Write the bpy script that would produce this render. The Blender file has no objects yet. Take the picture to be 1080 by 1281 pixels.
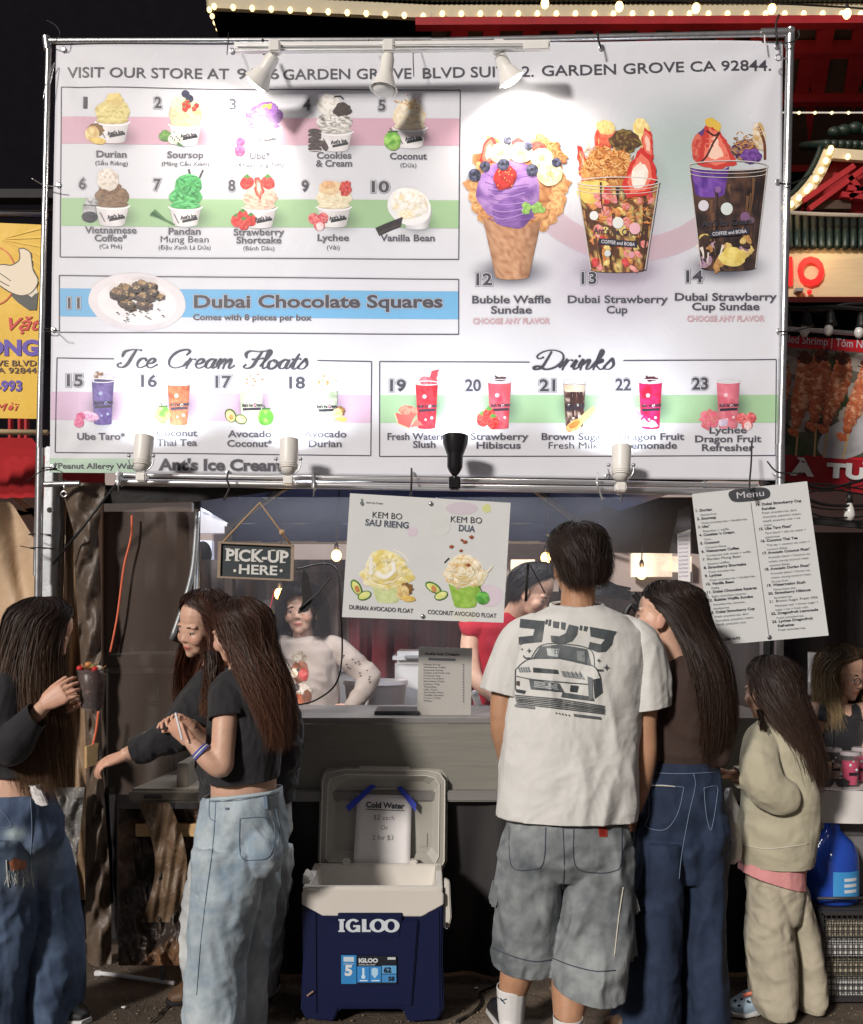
import bpy, bmesh, math, random
import numpy as np
from mathutils import Vector, Matrix, noise, Quaternion
random.seed(7); rng = np.random.default_rng(7)
SC = bpy.context.scene
COL = SC.collection
R = math.radians
PI = math.pi
# ------------------------------------------------------------------ camera
F, CX, HY, EYE = 1250.0, 540.0, 780.0, 1.45
cam = bpy.data.cameras.new('camera'); cam_o = bpy.data.objects.new('camera', cam); COL.objects.link(cam_o)
cam.sensor_fit = 'HORIZONTAL'; cam.sensor_width = 36.0; cam.lens = F / 1080.0 * 36.0
cam.shift_y = (HY - 640.5) / 1080.0
cam.clip_start = 0.05; cam.clip_end = 400.0
cam_o.location = (0, 0, EYE); cam_o.rotation_euler = (R(90), 0, 0)
SC.camera = cam_o
# ------------------------------------------------------------------ world: night sky, market glow
world = bpy.data.worlds.new('World'); SC.world = world; world.use_nodes = True
wn = world.node_tree.nodes; wl = world.node_tree.links
bg = wn['Background']
sky = wn.new('ShaderNodeTexSky'); sky.sky_type = 'NISHITA'; sky.sun_disc = False
sky.sun_elevation = R(24); sky.sun_rotation = R(180 + 40)
mixn = wn.new('ShaderNodeMix'); mixn.data_type = 'RGBA'; mixn.inputs[0].default_value = 0.97
wl.new(sky.outputs[0], mixn.inputs[6]); mixn.inputs[7].default_value = (0.0, 0.0, 0.0, 1)
addn = wn.new('ShaderNodeMix'); addn.data_type = 'RGBA'; addn.blend_type = 'ADD'; addn.inputs[0].default_value = 1.0
wl.new(mixn.outputs[2], addn.inputs[6]); addn.inputs[7].default_value = (0.80, 0.68, 0.70, 1)
wl.new(addn.outputs[2], bg.inputs[0]); bg.inputs[1].default_value = 0.085
# ------------------------------------------------------------------ the flood of the market behind the photographer
sun = bpy.data.lights.new('market_floodlight', 'SUN'); sun.energy = 3.0; sun.angle = R(7.0); sun.color = (1.0, 0.93, 0.86)
sun_o = bpy.data.objects.new('market_floodlight', sun); COL.objects.link(sun_o)
sun_dir = Vector((math.sin(R(33)) * math.cos(R(24)), math.cos(R(33)) * math.cos(R(24)), -math.sin(R(24))))
sun_o.rotation_euler = sun_dir.to_track_quat('-Z', 'Y').to_euler()
sun_o.location = (-6, -6, 6)
SC.view_settings.view_transform = 'Standard'; SC.view_settings.look = 'None'
SC.view_settings.gamma = 1.0; SC.view_settings.use_curve_mapping = False
SC.view_settings.exposure = 0.16
SC.render.engine = 'CYCLES'
SC.cycles.max_bounces = 6; SC.cycles.transparent_max_bounces = 12; SC.cycles.diffuse_bounces = 3
SC.cycles.use_denoising = True
SC.cycles.sample_clamp_indirect = 3.0
SC.render.film_transparent = False
def P(px, py, Y): return Vector(((px - CX) * Y / F, Y, EYE - (py - HY) * Y / F))
def V(*a): return Vector(a)
# ------------------------------------------------------------------ materials
def lin(c):
 c = [x / 255.0 for x in c]
 return tuple(x / 12.92 if x <= 0.04045 else ((x + 0.055) / 1.055) ** 2.4 for x in c)
MATS = {}
def M(name, col=(.5, .5, .5), rough=.6, metal=0, var=.12, vs=6.0, bump=0.0, bs=60.0, emis=0.0, alpha=1.0, trans=0.0, ior=1.45,
      attr=False, spec=None, sheen=0.0, bump2=0.0, bs2=8.0, sss=0.0, stretch=(1, 1, 1), col2=None, thr=None, weave=0.0, weave_s=400.0, coat=0.0, crease=0.0, cs=6.0, cst=(1, 1, 1)):
 if name in MATS: return MATS[name]
 m = bpy.data.materials.new(name); m.use_nodes = True; MATS[name] = m
 nt = m.node_tree; n = nt.nodes; l = nt.links
 p = n['Principled BSDF']
 p.inputs['Roughness'].default_value = rough; p.inputs['Metallic'].default_value = metal
 p.inputs['IOR'].default_value = ior
 if spec is not None: p.inputs['Specular IOR Level'].default_value = spec
 if trans: p.inputs['Transmission Weight'].default_value = trans
 if sheen: p.inputs['Sheen Weight'].default_value = sheen; p.inputs['Sheen Roughness'].default_value = .5
 if coat: p.inputs['Coat Weight'].default_value = coat
 if sss:
  p.inputs['Subsurface Weight'].default_value = sss; p.inputs['Subsurface Radius'].default_value = (1, .35, .2); p.inputs['Subsurface Scale'].default_value = .012
 tc = n.new('ShaderNodeTexCoord'); mp = n.new('ShaderNodeMapping'); l.new(tc.outputs['Object'], mp.inputs[0])
 mp.inputs['Scale'].default_value = stretch
 if attr:
  at = n.new('ShaderNodeAttribute'); at.attribute_name = 'Col'; base = at.outputs['Color']
 else:
  rgb = n.new('ShaderNodeRGB'); rgb.outputs[0].default_value = (*col, 1); base = rgb.outputs[0]
 if col2 is not None:
  nz = n.new('ShaderNodeTexNoise'); nz.inputs['Scale'].default_value = vs * 1.0; nz.inputs['Detail'].default_value = 5; l.new(mp.outputs[0], nz.inputs[0])
  rp = n.new('ShaderNodeMapRange'); t0, t1 = thr or (.42, .6); rp.inputs[1].default_value = t0; rp.inputs[2].default_value = t1; l.new(nz.outputs[0], rp.inputs[0])
  mx = n.new('ShaderNodeMix'); mx.data_type = 'RGBA'; l.new(rp.outputs[0], mx.inputs[0]); l.new(base, mx.inputs[6]); mx.inputs[7].default_value = (*col2, 1)
  base = mx.outputs[2]
 if var:
  nz = n.new('ShaderNodeTexNoise'); nz.inputs['Scale'].default_value = vs; nz.inputs['Detail'].default_value = 6; nz.inputs['Roughness'].default_value = .65
  l.new(mp.outputs[0], nz.inputs[0])
  mr = n.new('ShaderNodeMapRange'); mr.inputs[1].default_value = .25; mr.inputs[2].default_value = .75
  mr.inputs[3].default_value = 1 - var; mr.inputs[4].default_value = 1 + var; l.new(nz.outputs[0], mr.inputs[0])
  vm = n.new('ShaderNodeVectorMath'); vm.operation = 'SCALE'; l.new(base, vm.inputs[0]); l.new(mr.outputs[0], vm.inputs['Scale'])
  base = vm.outputs[0]
 l.new(base, p.inputs['Base Color'])
 if emis:
  l.new(base, p.inputs['Emission Color']); p.inputs['Emission Strength'].default_value = emis
 if alpha < 1: p.inputs['Alpha'].default_value = alpha
 last = None
 def addbump(sock, st, dist):
  nonlocal last
  b = n.new('ShaderNodeBump'); b.inputs['Strength'].default_value = st; b.inputs['Distance'].default_value = dist
  l.new(sock, b.inputs['Height'])
  if last is not None: l.new(last, b.inputs['Normal'])
  last = b.outputs[0]
 if bump2:
  nz = n.new('ShaderNodeTexNoise'); nz.inputs['Scale'].default_value = bs2; nz.inputs['Detail'].default_value = 4; nz.inputs['Distortion'].default_value = .6; l.new(mp.outputs[0], nz.inputs[0])
  addbump(nz.outputs[0], bump2, .03)
 if bump:
  nz = n.new('ShaderNodeTexNoise'); nz.inputs['Scale'].default_value = bs; nz.inputs['Detail'].default_value = 5; l.new(mp.outputs[0], nz.inputs[0])
  addbump(nz.outputs[0], bump, .006)
 if crease:
  m2 = n.new('ShaderNodeMapping'); m2.inputs['Scale'].default_value = cst; m2.inputs['Rotation'].default_value = (.3, .5, .2); l.new(tc.outputs['Object'], m2.inputs[0])
  for sc_, dd in ((cs, .07), (cs * 2.7, .022)):
   nz = n.new('ShaderNodeTexNoise'); nz.noise_type = 'RIDGED_MULTIFRACTAL'; nz.normalize = True; nz.inputs['Scale'].default_value = sc_; nz.inputs['Detail'].default_value = 1.5; nz.inputs['Distortion'].default_value = .35; l.new(m2.outputs[0], nz.inputs[0]); addbump(nz.outputs[0], crease, dd)
 if weave:
  wv = n.new('ShaderNodeTexWave'); wv.inputs['Scale'].default_value = weave_s; wv.bands_direction = 'DIAGONAL'; wv.inputs['Distortion'].default_value = .6; l.new(mp.outputs[0], wv.inputs[0])
  addbump(wv.outputs[0], weave, .001)
 if last is not None: l.new(last, p.inputs['Normal'])
 return m
# ------------------------------------------------------------------ objects
def mark(o, label=None, cat=None, group=None, kind=None):
 if label: o['label'] = label
 if cat: o['category'] = cat
 if group: o['group'] = group
 if kind: o['kind'] = kind
 return o
def thing(name, label, cat, loc=(0, 0, 0), group=None):
 o = bpy.data.objects.new(name, None); COL.objects.link(o); o.location = loc; o.empty_display_size = .05
 return mark(o, label, cat, group)
def wloc(o):
 v = Vector((0, 0, 0))
 while o is not None: v += Vector(o.location); o = o.parent
 return v
def link(name, me, mats, parent=None, origin=None, smooth=False, angle=None):
 o = bpy.data.objects.new(name, me); COL.objects.link(o)
 for m in (mats if isinstance(mats, (list, tuple)) else [mats]): me.materials.append(m)
 if parent is not None: off = wloc(parent); o.parent = parent
 else: off = Vector(origin) if origin is not None else Vector((0, 0, 0)); o.location = off
 if off.length: me.transform(Matrix.Translation(-off))
 if smooth: me.shade_smooth()
 if angle: me.set_sharp_from_angle(angle=R(angle))
 return o
def dup(root, loc, label=None, group=None):
 r = root.copy(); COL.objects.link(r); r.location = loc
 if label: r['label'] = label
 if group: r['group'] = group
 for ch in list(root.children):
  c = ch.copy(); COL.objects.link(c); c.parent = r
  for g in ch.children:
   d = g.copy(); COL.objects.link(d); d.parent = c
 return r
class MB:
 def __init__(s): s.v = []; s.f = []; s.c = []; s.col = None
 def vert(s, p): s.v.append(tuple(p)); return len(s.v) - 1
 def face(s, idx): s.f.append(tuple(idx))
 def poly(s, pts): b = len(s.v); s.v += [tuple(p) for p in pts]; s.f.append(tuple(range(b, b + len(pts)))); return s
 def box(s, c, size, rot=None):
  b = len(s.v); hx, hy, hz = size[0] / 2, size[1] / 2, size[2] / 2
  for x, y, z in ((-1,-1,-1),(1,-1,-1),(1,1,-1),(-1,1,-1),(-1,-1,1),(1,-1,1),(1,1,1),(-1,1,1)):
   p = Vector((x * hx, y * hy, z * hz))
   if rot is not None: p = rot @ p
   s.v.append(tuple(Vector(c) + p))
  s.f += [tuple(b + i for i in f) for f in ((3,2,1,0),(4,5,6,7),(0,1,5,4),(1,2,6,5),(2,3,7,6),(3,0,4,7))]
  return s
 def bbox(s, a, b2):
  a = Vector(a); b2 = Vector(b2); return s.box((a + b2) / 2, (abs(b2.x - a.x), abs(b2.y - a.y), abs(b2.z - a.z)))
 def beam(s, a, b, w, h, up=(0, 0, 1)):
  a = Vector(a); b = Vector(b); d = (b - a); L = d.length; d.normalize(); u = Vector(up)
  if abs(d.dot(u)) > .98: u = Vector((0, 1, 0))
  x = d.cross(u).normalized(); z = x.cross(d)
  rot = Matrix((x, d, z)).transposed()
  return s.box((a + b) / 2, (w, L, h), rot)
 def tube(s, pts, r, n=8, cap=True):
  pts = [Vector(p) for p in pts]; m = len(pts); rs = r if isinstance(r, (list, tuple)) else [r] * m
  b = len(s.v); prev = None
  for i, p in enumerate(pts):
   d = (pts[min(i + 1, m - 1)] - pts[max(i - 1, 0)]).normalized()
   if prev is None:
    u = Vector((0, 0, 1)) if abs(d.z) < .9 else Vector((0, 1, 0)); x = d.cross(u).normalized()
   else: x = (prev - d * prev.dot(d)).normalized()
   prev = x; y = d.cross(x)
   for k in range(n):
    a = 2 * PI * k / n; s.v.append(tuple(p + (x * math.cos(a) + y * math.sin(a)) * rs[i]))
  for i in range(m - 1):
   for k in range(n):
    k2 = (k + 1) % n; s.f.append((b + i * n + k, b + i * n + k2, b + (i + 1) * n + k2, b + (i + 1) * n + k))
  if cap:
   s.f.append(tuple(b + k for k in range(n))[::-1]); s.f.append(tuple(b + (m - 1) * n + k for k in range(n)))
  return s
 def lathe(s, prof, c, n=20, axis=None, sx=1, sy=1):
  c = Vector(c); b = len(s.v); m = len(prof)
  q = None if axis is None else Vector((0, 0, 1)).rotation_difference(Vector(axis).normalized())
  for r, z in prof:
   for k in range(n):
    a = 2 * PI * k / n; p = Vector((r * math.cos(a) * sx, r * math.sin(a) * sy, z))
    if q: p = q @ p
    s.v.append(tuple(c + p))
  for i in range(m - 1):
   for k in range(n):
    k2 = (k + 1) % n; s.f.append((b + i * n + k, b + i * n + k2, b + (i + 1) * n + k2, b + (i + 1) * n + k))
  if prof[0][0] > 1e-5: s.f.append(tuple(b + k for k in range(n))[::-1])
  if prof[-1][0] > 1e-5: s.f.append(tuple(b + (m - 1) * n + k for k in range(n)))
  return s
 def ell(s, c, r, rot=None, nu=12, nv=8):
  c = Vector(c); b = len(s.v)
  if not isinstance(r, (tuple, list)): r = (r, r, r)
  def pt(u, v):
   p = Vector((math.cos(u) * math.sin(v) * r[0], math.sin(u) * math.sin(v) * r[1], math.cos(v) * r[2]))
   return tuple(c + (rot @ p if rot is not None else p))
  s.v.append(pt(0, 0))
  for j in range(1, nv):
   for i in range(nu): s.v.append(pt(2 * PI * i / nu, PI * j / nv))
  s.v.append(pt(0, PI)); e = len(s.v) - 1
  for i in range(nu):
   i2 = (i + 1) % nu
   s.f.append((b, b + 1 + i, b + 1 + i2))
   for j in range(nv - 2): s.f.append((b + 1 + j * nu + i, b + 1 + (j + 1) * nu + i, b + 1 + (j + 1) * nu + i2, b + 1 + j * nu + i2))
   s.f.append((b + 1 + (nv - 2) * nu + i, e, b + 1 + (nv - 2) * nu + i2))
  return s
 def cap(s, a, b, ra, rb, n=12):
  a = Vector(a); b = Vector(b); d = (b - a).normalized(); pts = []; rs = []
  for k in range(4): t = math.sin(PI / 2 * (k / 4 - 1)); pts.append(a + d * ra * t); rs.append(max(ra * math.sqrt(max(0, 1 - t * t)), ra * .12))
  pts += [a, b]; rs += [ra, rb]
  for k in range(1, 5): t = math.sin(PI / 2 * k / 4); pts.append(b + d * rb * t); rs.append(max(rb * math.sqrt(max(0, 1 - t * t)), rb * .12))
  return s.tube(pts, rs, n)
 def rings(s, rr, n=24, cap=True, p=2.0):
  """rr: list of (center, side vector*rx, front vector*ry)"""
  b = len(s.v); m = len(rr)
  for c, xv, yv in rr:
   for k in range(n):
    a = 2 * PI * k / n; ca, sa = math.cos(a), math.sin(a)
    ca = math.copysign(abs(ca) ** (2 / p), ca); sa = math.copysign(abs(sa) ** (2 / p), sa)
    s.v.append(tuple(Vector(c) + Vector(xv) * ca + Vector(yv) * sa))
  for i in range(m - 1):
   for k in range(n):
    k2 = (k + 1) % n; s.f.append((b + i * n + k, b + i * n + k2, b + (i + 1) * n + k2, b + (i + 1) * n + k))
  if cap:
   s.f.append(tuple(b + k for k in range(n))[::-1]); s.f.append(tuple(b + (m - 1) * n + k for k in range(n)))
  return s
 def sheet(s, fn, nu, nv):
  b = len(s.v)
  for j in range(nv + 1):
   for i in range(nu + 1): s.v.append(tuple(fn(i / nu, j / nv)))
  w = nu + 1
  for j in range(nv):
   for i in range(nu): s.f.append((b + j * w + i, b + j * w + i + 1, b + (j + 1) * w + i + 1, b + (j + 1) * w + i))
  return s
 def prism(s, poly, d):
  """poly: 3D points of a planar outline, d: extrusion vector"""
  n = len(poly); b = len(s.v); d = Vector(d)
  s.v += [tuple(p) for p in poly] + [tuple(Vector(p) + d) for p in poly]
  s.f.append(tuple(range(b, b + n))); s.f.append(tuple(range(b + 2 * n - 1, b + n - 1, -1)))
  for i in range(n): j = (i + 1) % n; s.f.append((b + j, b + i, b + n + i, b + n + j))
  return s
 def mesh(s, name='m'):
  me = bpy.data.meshes.new(name); me.from_pydata(s.v, [], s.f); me.update()
  return me
 def build(s, name, mat, parent=None, smooth=False, angle=None, fix=True, bevel=0, origin=None, segs=2):
  me = s.mesh(name)
  if fix or bevel:
   bm = bmesh.new(); bm.from_mesh(me)
   if fix: bmesh.ops.recalc_face_normals(bm, faces=bm.faces)
   if bevel: bmesh.ops.bevel(bm, geom=[e for e in bm.edges if e.is_manifold and e.calc_face_angle(0) > .5], offset=bevel, segments=segs, affect='EDGES', clamp_overlap=True)
   bm.to_mesh(me); bm.free()
  if parent is None and origin is None and s.v:
   a = np.array(s.v); origin = ((a[:, 0].min() + a[:, 0].max()) / 2, (a[:, 1].min() + a[:, 1].max()) / 2, a[:, 2].min())
  return link(name, me, mat, parent, origin, smooth or bool(angle), angle)
def qmesh(name, verts, quads, cols=None, smooth=True):
 """fast mesh from numpy arrays; cols per vertex (n,4)"""
 me = bpy.data.meshes.new(name); nv, nf = len(verts), len(quads); k = quads.shape[1]
 me.vertices.add(nv); me.vertices.foreach_set('co', np.ascontiguousarray(verts, dtype=np.float32).ravel())
 me.loops.add(nf * k); me.loops.foreach_set('vertex_index', np.ascontiguousarray(quads, dtype=np.int32).ravel())
 me.polygons.add(nf); me.polygons.foreach_set('loop_start', np.arange(0, nf * k, k, dtype=np.int32))
 me.update(calc_edges=True)
 if cols is not None:
  a = me.color_attributes.new('Col', 'FLOAT_COLOR', 'POINT'); a.data.foreach_set('color', np.ascontiguousarray(cols, dtype=np.float32).ravel())
 if smooth: me.shade_smooth()
 return me
def co(me):
 a = np.empty(len(me.vertices) * 3, dtype=np.float32); me.vertices.foreach_get('co', a); return a.reshape(-1, 3)
def nrm(me):
 a = np.empty(len(me.vertices) * 3, dtype=np.float32); me.vertices.foreach_get('normal', a); return a.reshape(-1, 3)
def set_co(me, a): me.vertices.foreach_set('co', np.ascontiguousarray(a, dtype=np.float32).ravel()); me.update()
def remesh(me, voxel, smooth=2, fac=.5):
 o = bpy.data.objects.new('tmp', me); COL.objects.link(o)
 m = o.modifiers.new('r', 'REMESH'); m.mode = 'VOXEL'; m.voxel_size = voxel; m.use_smooth_shade = True
 if smooth: s = o.modifiers.new('s', 'SMOOTH'); s.iterations = smooth; s.factor = fac
 dg = bpy.context.evaluated_depsgraph_get(); dg.update()
 out = bpy.data.meshes.new_from_object(o.evaluated_get(dg))
 bpy.data.objects.remove(o); bpy.data.meshes.remove(me)
 return out
# smooth vector noise in numpy (sum of random plane waves): fast and seamless
def waves(p, scale, n=9, seed=0, aniso=(1, 1, 1)):
 g = np.random.default_rng(seed); out = np.zeros(len(p)); q = p * np.array(aniso) * scale
 for _ in range(n):
  d = g.normal(size=3); d /= np.linalg.norm(d); f = g.uniform(.6, 1.8)
  out += np.sin(q @ d * f * 2 * PI + g.uniform(0, 6.28) + 1.3 * np.sin(q @ np.roll(d, 1) * 2.1))
 return out / math.sqrt(n)
def fno(p, scale, seed=0, oc=3):
 return np.array([noise.fractal(Vector((x * scale + seed, y * scale, z * scale)), 1.0, 2.0, oc) for x, y, z in p.tolist()])
def vcol(me, arr):
 a = me.color_attributes.new('Col', 'FLOAT_COLOR', 'POINT')
 if arr.shape[1] == 3: arr = np.concatenate([arr, np.ones((len(arr), 1))], 1)
 a.data.foreach_set('color', np.ascontiguousarray(arr, dtype=np.float32).ravel())
# ------------------------------------------------------------------ flat print on planes (banners, signs)
class Plane:
 """a real tilted plane in the world; at() gives the point of it seen at a photograph pixel, lifted off the front by off"""
 def __init__(s, Y0, kx=0.0, kz=0.0, wave=None):
  s.Y0, s.kx, s.kz, s.wave = Y0, kx, kz, wave
  s.n = Vector((kx, -1, kz)).normalized()
 def at(s, px, py, off=0.0):
  dx = (px - CX) / F; dz = -(py - HY) / F
  t = (s.Y0 + s.kz * EYE) / (1 - s.kx * dx - s.kz * dz)
  p = Vector((t * dx, t, EYE + t * dz))
  w = s.wave(p.x, p.z) if s.wave else 0.0
  return p + s.n * (off + w)
_tc = bpy.data.curves.new('t', 'FONT'); _to = bpy.data.objects.new('t', _tc); COL.objects.link(_to)
def text_mesh(st, offset=0.0, shear=0.0, spacing=1.0, align='LEFT'):
 _tc.body = st; _tc.size = 1.0; _tc.offset = offset; _tc.shear = shear; _tc.space_character = spacing; _tc.resolution_u = 3; _tc.fill_mode = 'BOTH'
 _to.update_tag(); dg = bpy.context.evaluated_depsgraph_get(); dg.update()
 me = bpy.data.meshes.new_from_object(_to.evaluated_get(dg))
 v = co(me).copy(); f = [tuple(p.vertices) for p in me.polygons]; bpy.data.meshes.remove(me)
 return v, f
def T(plane, parent, st, x0, y0, x1, y1, cap, mat, off=.0015, name='printed_text', bold=.02, halo=None, halo2=None, shear=0.0, spacing=1.0, thick=0):
 """text with its baseline from photo (x0,y0) to (x1,y1); cap = capital height in px; halo = [(extra, material)]"""
 if 'M' in st and cap < 12: bold = 0.0; halo = None   # this face's M closes up when thickened
 v, f = text_mesh(st, bold, shear, spacing)
 if len(v) == 0: return None
 w0, w1 = v[:, 0].min(), v[:, 0].max(); L = math.hypot(x1 - x0, y1 - y0); ux, uy = (x1 - x0) / L, (y1 - y0) / L
 sx = L / (w1 - w0); sy = cap / .729
 nx, ny = uy, -ux
 def place(v, off):
  return [plane.at(x0 + ux * (a - w0) * sx + nx * b * sy, y0 + uy * (a - w0) * sx + ny * b * sy, off) for a, b, _ in v]
 out = None
 mb = MB(); mb.v = [tuple(p) for p in place(v, off)]; mb.f = f; mats = [mat]; mi = [0] * len(f)
 lo = off
 for k, (ex, hm) in enumerate(halo or []):
  hv, hf = text_mesh(st, bold + ex, shear, spacing); lo -= .00015; b = len(mb.v)
  mb.v += [tuple(p) for p in place(hv, lo)]; mb.f += [tuple(i + b for i in q) for q in hf]
  mats.append(hm); mi += [len(mats) - 1] * len(hf)
 me = mb.mesh(name); me.polygons.foreach_set('material_index', mi)
 o = link(name, me, mats, parent)
 return o
def smoothstep(x): x = min(1, max(0, x)); return x * x * (3 - 2 * x)
class Pic:
 """a printed picture: vertex coloured shapes on one plane, stacked by fractions of a millimetre"""
 def __init__(s, plane, base=.0014, step=.00003): s.pl = plane; s.z = base; s.step = step; s.v = []; s.f = []; s.c = []
 def up(s): s.z += s.step
 def _add(s, pts, cols, faces):
  g_ = 3.5 if isinstance(s.pl, globals().get('Skinmap', ())) else 6.0
  if (g_ < 4 or s.pl.wave) and len(faces) == 1:
   bm = bmesh.new(); cl = bm.verts.layers.float_color.new('c'); vs = []
   for p, c in zip(pts, cols): v = bm.verts.new((p[0], p[1], 0)); v[cl] = (*c[:3], 1); vs.append(v)
   for f in faces:
    try: bm.faces.new([vs[i] for i in f])
    except ValueError: pass
   for ax in (0, 1):
    a = min(p[ax] for p in pts); b = max(p[ax] for p in pts); k = math.ceil(a / g_) * g_
    while k < b: bmesh.ops.bisect_plane(bm, geom=bm.verts[:] + bm.edges[:] + bm.faces[:], plane_co=(k, k, 0), plane_no=(1 - ax, ax, 0)); k += g_
   bm.verts.index_update(); pts = [(v.co.x, v.co.y) for v in bm.verts]; faces = [[v.index for v in f.verts] for f in bm.faces]; cols = [tuple(v[cl]) for v in bm.verts]; bm.free()
  b = len(s.v); s.v += [tuple(s.pl.at(x, y, s.z)) for x, y in pts]; s.c += [(*c[:3], c[3] if len(c) > 3 else 1.0) for c in cols]
  s.f += [tuple(i + b for i in f) for f in faces]; s.up()
 def poly(s, pts, col, jag=0, col2=None):
  """filled outline; col2 blends from top to bottom"""
  c = lin(col); ys = [p[1] for p in pts]; y0, y1 = min(ys), max(ys) + 1e-6; c2 = lin(col2) if col2 else c
  pts2 = []
  for i, p in enumerate(pts):
   q = pts[(i + 1) % len(pts)]; n = 1 if not jag else max(1, int(math.hypot(q[0] - p[0], q[1] - p[1]) / jag))
   for k in range(n):
    t = k / n; pts2.append((p[0] + (q[0] - p[0]) * t + (random.uniform(-1, 1) * jag * .35 if k else 0), p[1] + (q[1] - p[1]) * t + (random.uniform(-1, 1) * jag * .35 if k else 0)))
  cols = [tuple(a + (b - a) * (p[1] - y0) / (y1 - y0) for a, b in zip(c, c2)) for p in pts2]
  s._add(pts2, cols, [tuple(range(len(pts2)))])
 def rect(s, x0, y0, x1, y1, col, n=1, col2=None):
  c = lin(col); c2 = lin(col2) if col2 else c
  pts = []; cols = []; f = []
  for i in range(n + 1):
   x = x0 + (x1 - x0) * i / n; pts += [(x, y0), (x, y1)]; cols += [c, c2]
   if i: f.append((2 * i - 2, 2 * i - 1, 2 * i + 1, 2 * i))
  s._add(pts, cols, f)
 def line(s, pts, w, col, w1=None):
  c = lin(col); n = len(pts); out = []; f = []
  for i, p in enumerate(pts):
   a = pts[max(i - 1, 0)]; b = pts[min(i + 1, n - 1)]; dx, dy = b[0] - a[0], b[1] - a[1]; L = math.hypot(dx, dy) or 1
   ww = (w + ((w1 if w1 is not None else w) - w) * i / max(1, n - 1)) / 2
   out += [(p[0] - dy / L * ww, p[1] + dx / L * ww), (p[0] + dy / L * ww, p[1] - dx / L * ww)]
   if i: f.append((2 * i - 2, 2 * i - 1, 2 * i + 1, 2 * i))
  s._add(out, [c] * len(out), f)
 def blob(s, cx, cy, rx, ry, pal, rough=.06, freq=.25, ang=0, shade=.25, rings=7, seg=26, seed=None, lobes=0, contrast=1.6):
  """textured ellipse: pal = list of rgb, chosen by noise; shade darkens towards lower right as the printed photo does"""
  sd = random.random() * 50 if seed is None else seed; pal = [lin(c) for c in pal]; ca, sa = math.cos(R(ang)), math.sin(R(ang))
  pts = []; cols = []
  def colr(x, y, k):
   t = .5 + noise.fractal(Vector((x * freq, y * freq, sd)), 1.0, 2.0, 3) * contrast; t = min(.999, max(0, t)) * (len(pal) - 1)
   i = int(t); t -= i; c = [a + (b - a) * t for a, b in zip(pal[i], pal[min(i + 1, len(pal) - 1)])]
   sh = 1 - shade * (((x - cx) / rx * .5 + (y - cy) / ry * .8) * .5 + .3 * k * k); return tuple(max(0, q * sh) for q in c)
  pts.append((cx, cy)); cols.append(colr(cx, cy, 0))
  for j in range(1, rings + 1):
   k = j / rings
   for i in range(seg):
    a = 2 * PI * i / seg; e = 1 + rough * noise.noise(Vector((math.cos(a) * 2.2, math.sin(a) * 2.2, sd + 9))) * 2 + (rough * math.cos(lobes * a) if lobes else 0)
    x = math.cos(a) * rx * k * e; y = math.sin(a) * ry * k * e; x, y = cx + x * ca - y * sa, cy + x * sa + y * ca
    pts.append((x, y)); cols.append(colr(x, y, k))
  f = [(0, 1 + i, 1 + (i + 1) % seg) for i in range(seg)]
  for j in range(rings - 1):
   for i in range(seg): i2 = (i + 1) % seg; f.append((1 + j * seg + i, 1 + (j + 1) * seg + i, 1 + (j + 1) * seg + i2, 1 + j * seg + i2))
  s._add(pts, cols, f)
 def soft(s, cx, cy, rx, ry, col, a=.6, seg=28, rings=9):
  c = lin(col); pts = [(cx, cy)]; cols = [(*c, a)]
  for j in range(1, rings + 1):
   k = j / rings
   for i in range(seg): an = 2 * PI * i / seg; pts.append((cx + math.cos(an) * rx * k, cy + math.sin(an) * ry * k)); cols.append((*c, a * (1 - smoothstep(k))))
  f = [(0, 1 + i, 1 + (i + 1) % seg) for i in range(seg)]
  for j in range(rings - 1):
   for i in range(seg): i2 = (i + 1) % seg; f.append((1 + j * seg + i, 1 + (j + 1) * seg + i, 1 + (j + 1) * seg + i2, 1 + j * seg + i2))
  s._add(pts, cols, f)
 def trap(s, cx, y0, w0, y1, w1, pal, freq=.2, shade=.35, nx=10, ny=10, seed=None, curve=.12, contrast=1.6, fn=None):
  """cup side: half widths w0 (top) and w1 (bottom), rounded bottom, noise palette, darker at the sides"""
  sd = random.random() * 50 if seed is None else seed; pal = [lin(c) for c in pal]; pts = []; cols = []
  for j in range(ny + 1):
   for i in range(nx + 1):
    u = i / nx * 2 - 1; v = j / ny; w = w0 + (w1 - w0) * v
    x = cx + u * w; y = y0 + (y1 - y0) * v + curve * w * math.sqrt(max(0, 1 - u * u))
    t = .5 + noise.fractal(Vector((x * freq, y * freq * .8, sd)), 1.0, 2.0, 3) * contrast; t = min(.999, max(0, t)) * (len(pal) - 1)
    k = int(t); t -= k; c = [a + (b - a) * t for a, b in zip(pal[k], pal[min(k + 1, len(pal) - 1)])]
    sh = 1 - shade * abs(u) ** 2.2 - shade * .3 * u; pts.append((x, y)); cols.append(tuple(q * sh for q in c))
  w = nx + 1
  s._add(pts, cols, [(j * w + i, j * w + i + 1, (j + 1) * w + i + 1, (j + 1) * w + i) for j in range(ny) for i in range(nx)])
 def shift(s, d): s.v = [tuple(Vector(p) + d) for p in s.v]
 def build(s, name, parent, mat=None):
  me = bpy.data.meshes.new(name); me.from_pydata(s.v, [], s.f); me.update()
  a = me.color_attributes.new('Col', 'FLOAT_COLOR', 'POINT'); a.data.foreach_set('color', np.array(s.c, dtype=np.float32).ravel())
  return link(name, me, mat or MATS['print'], parent)
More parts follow.
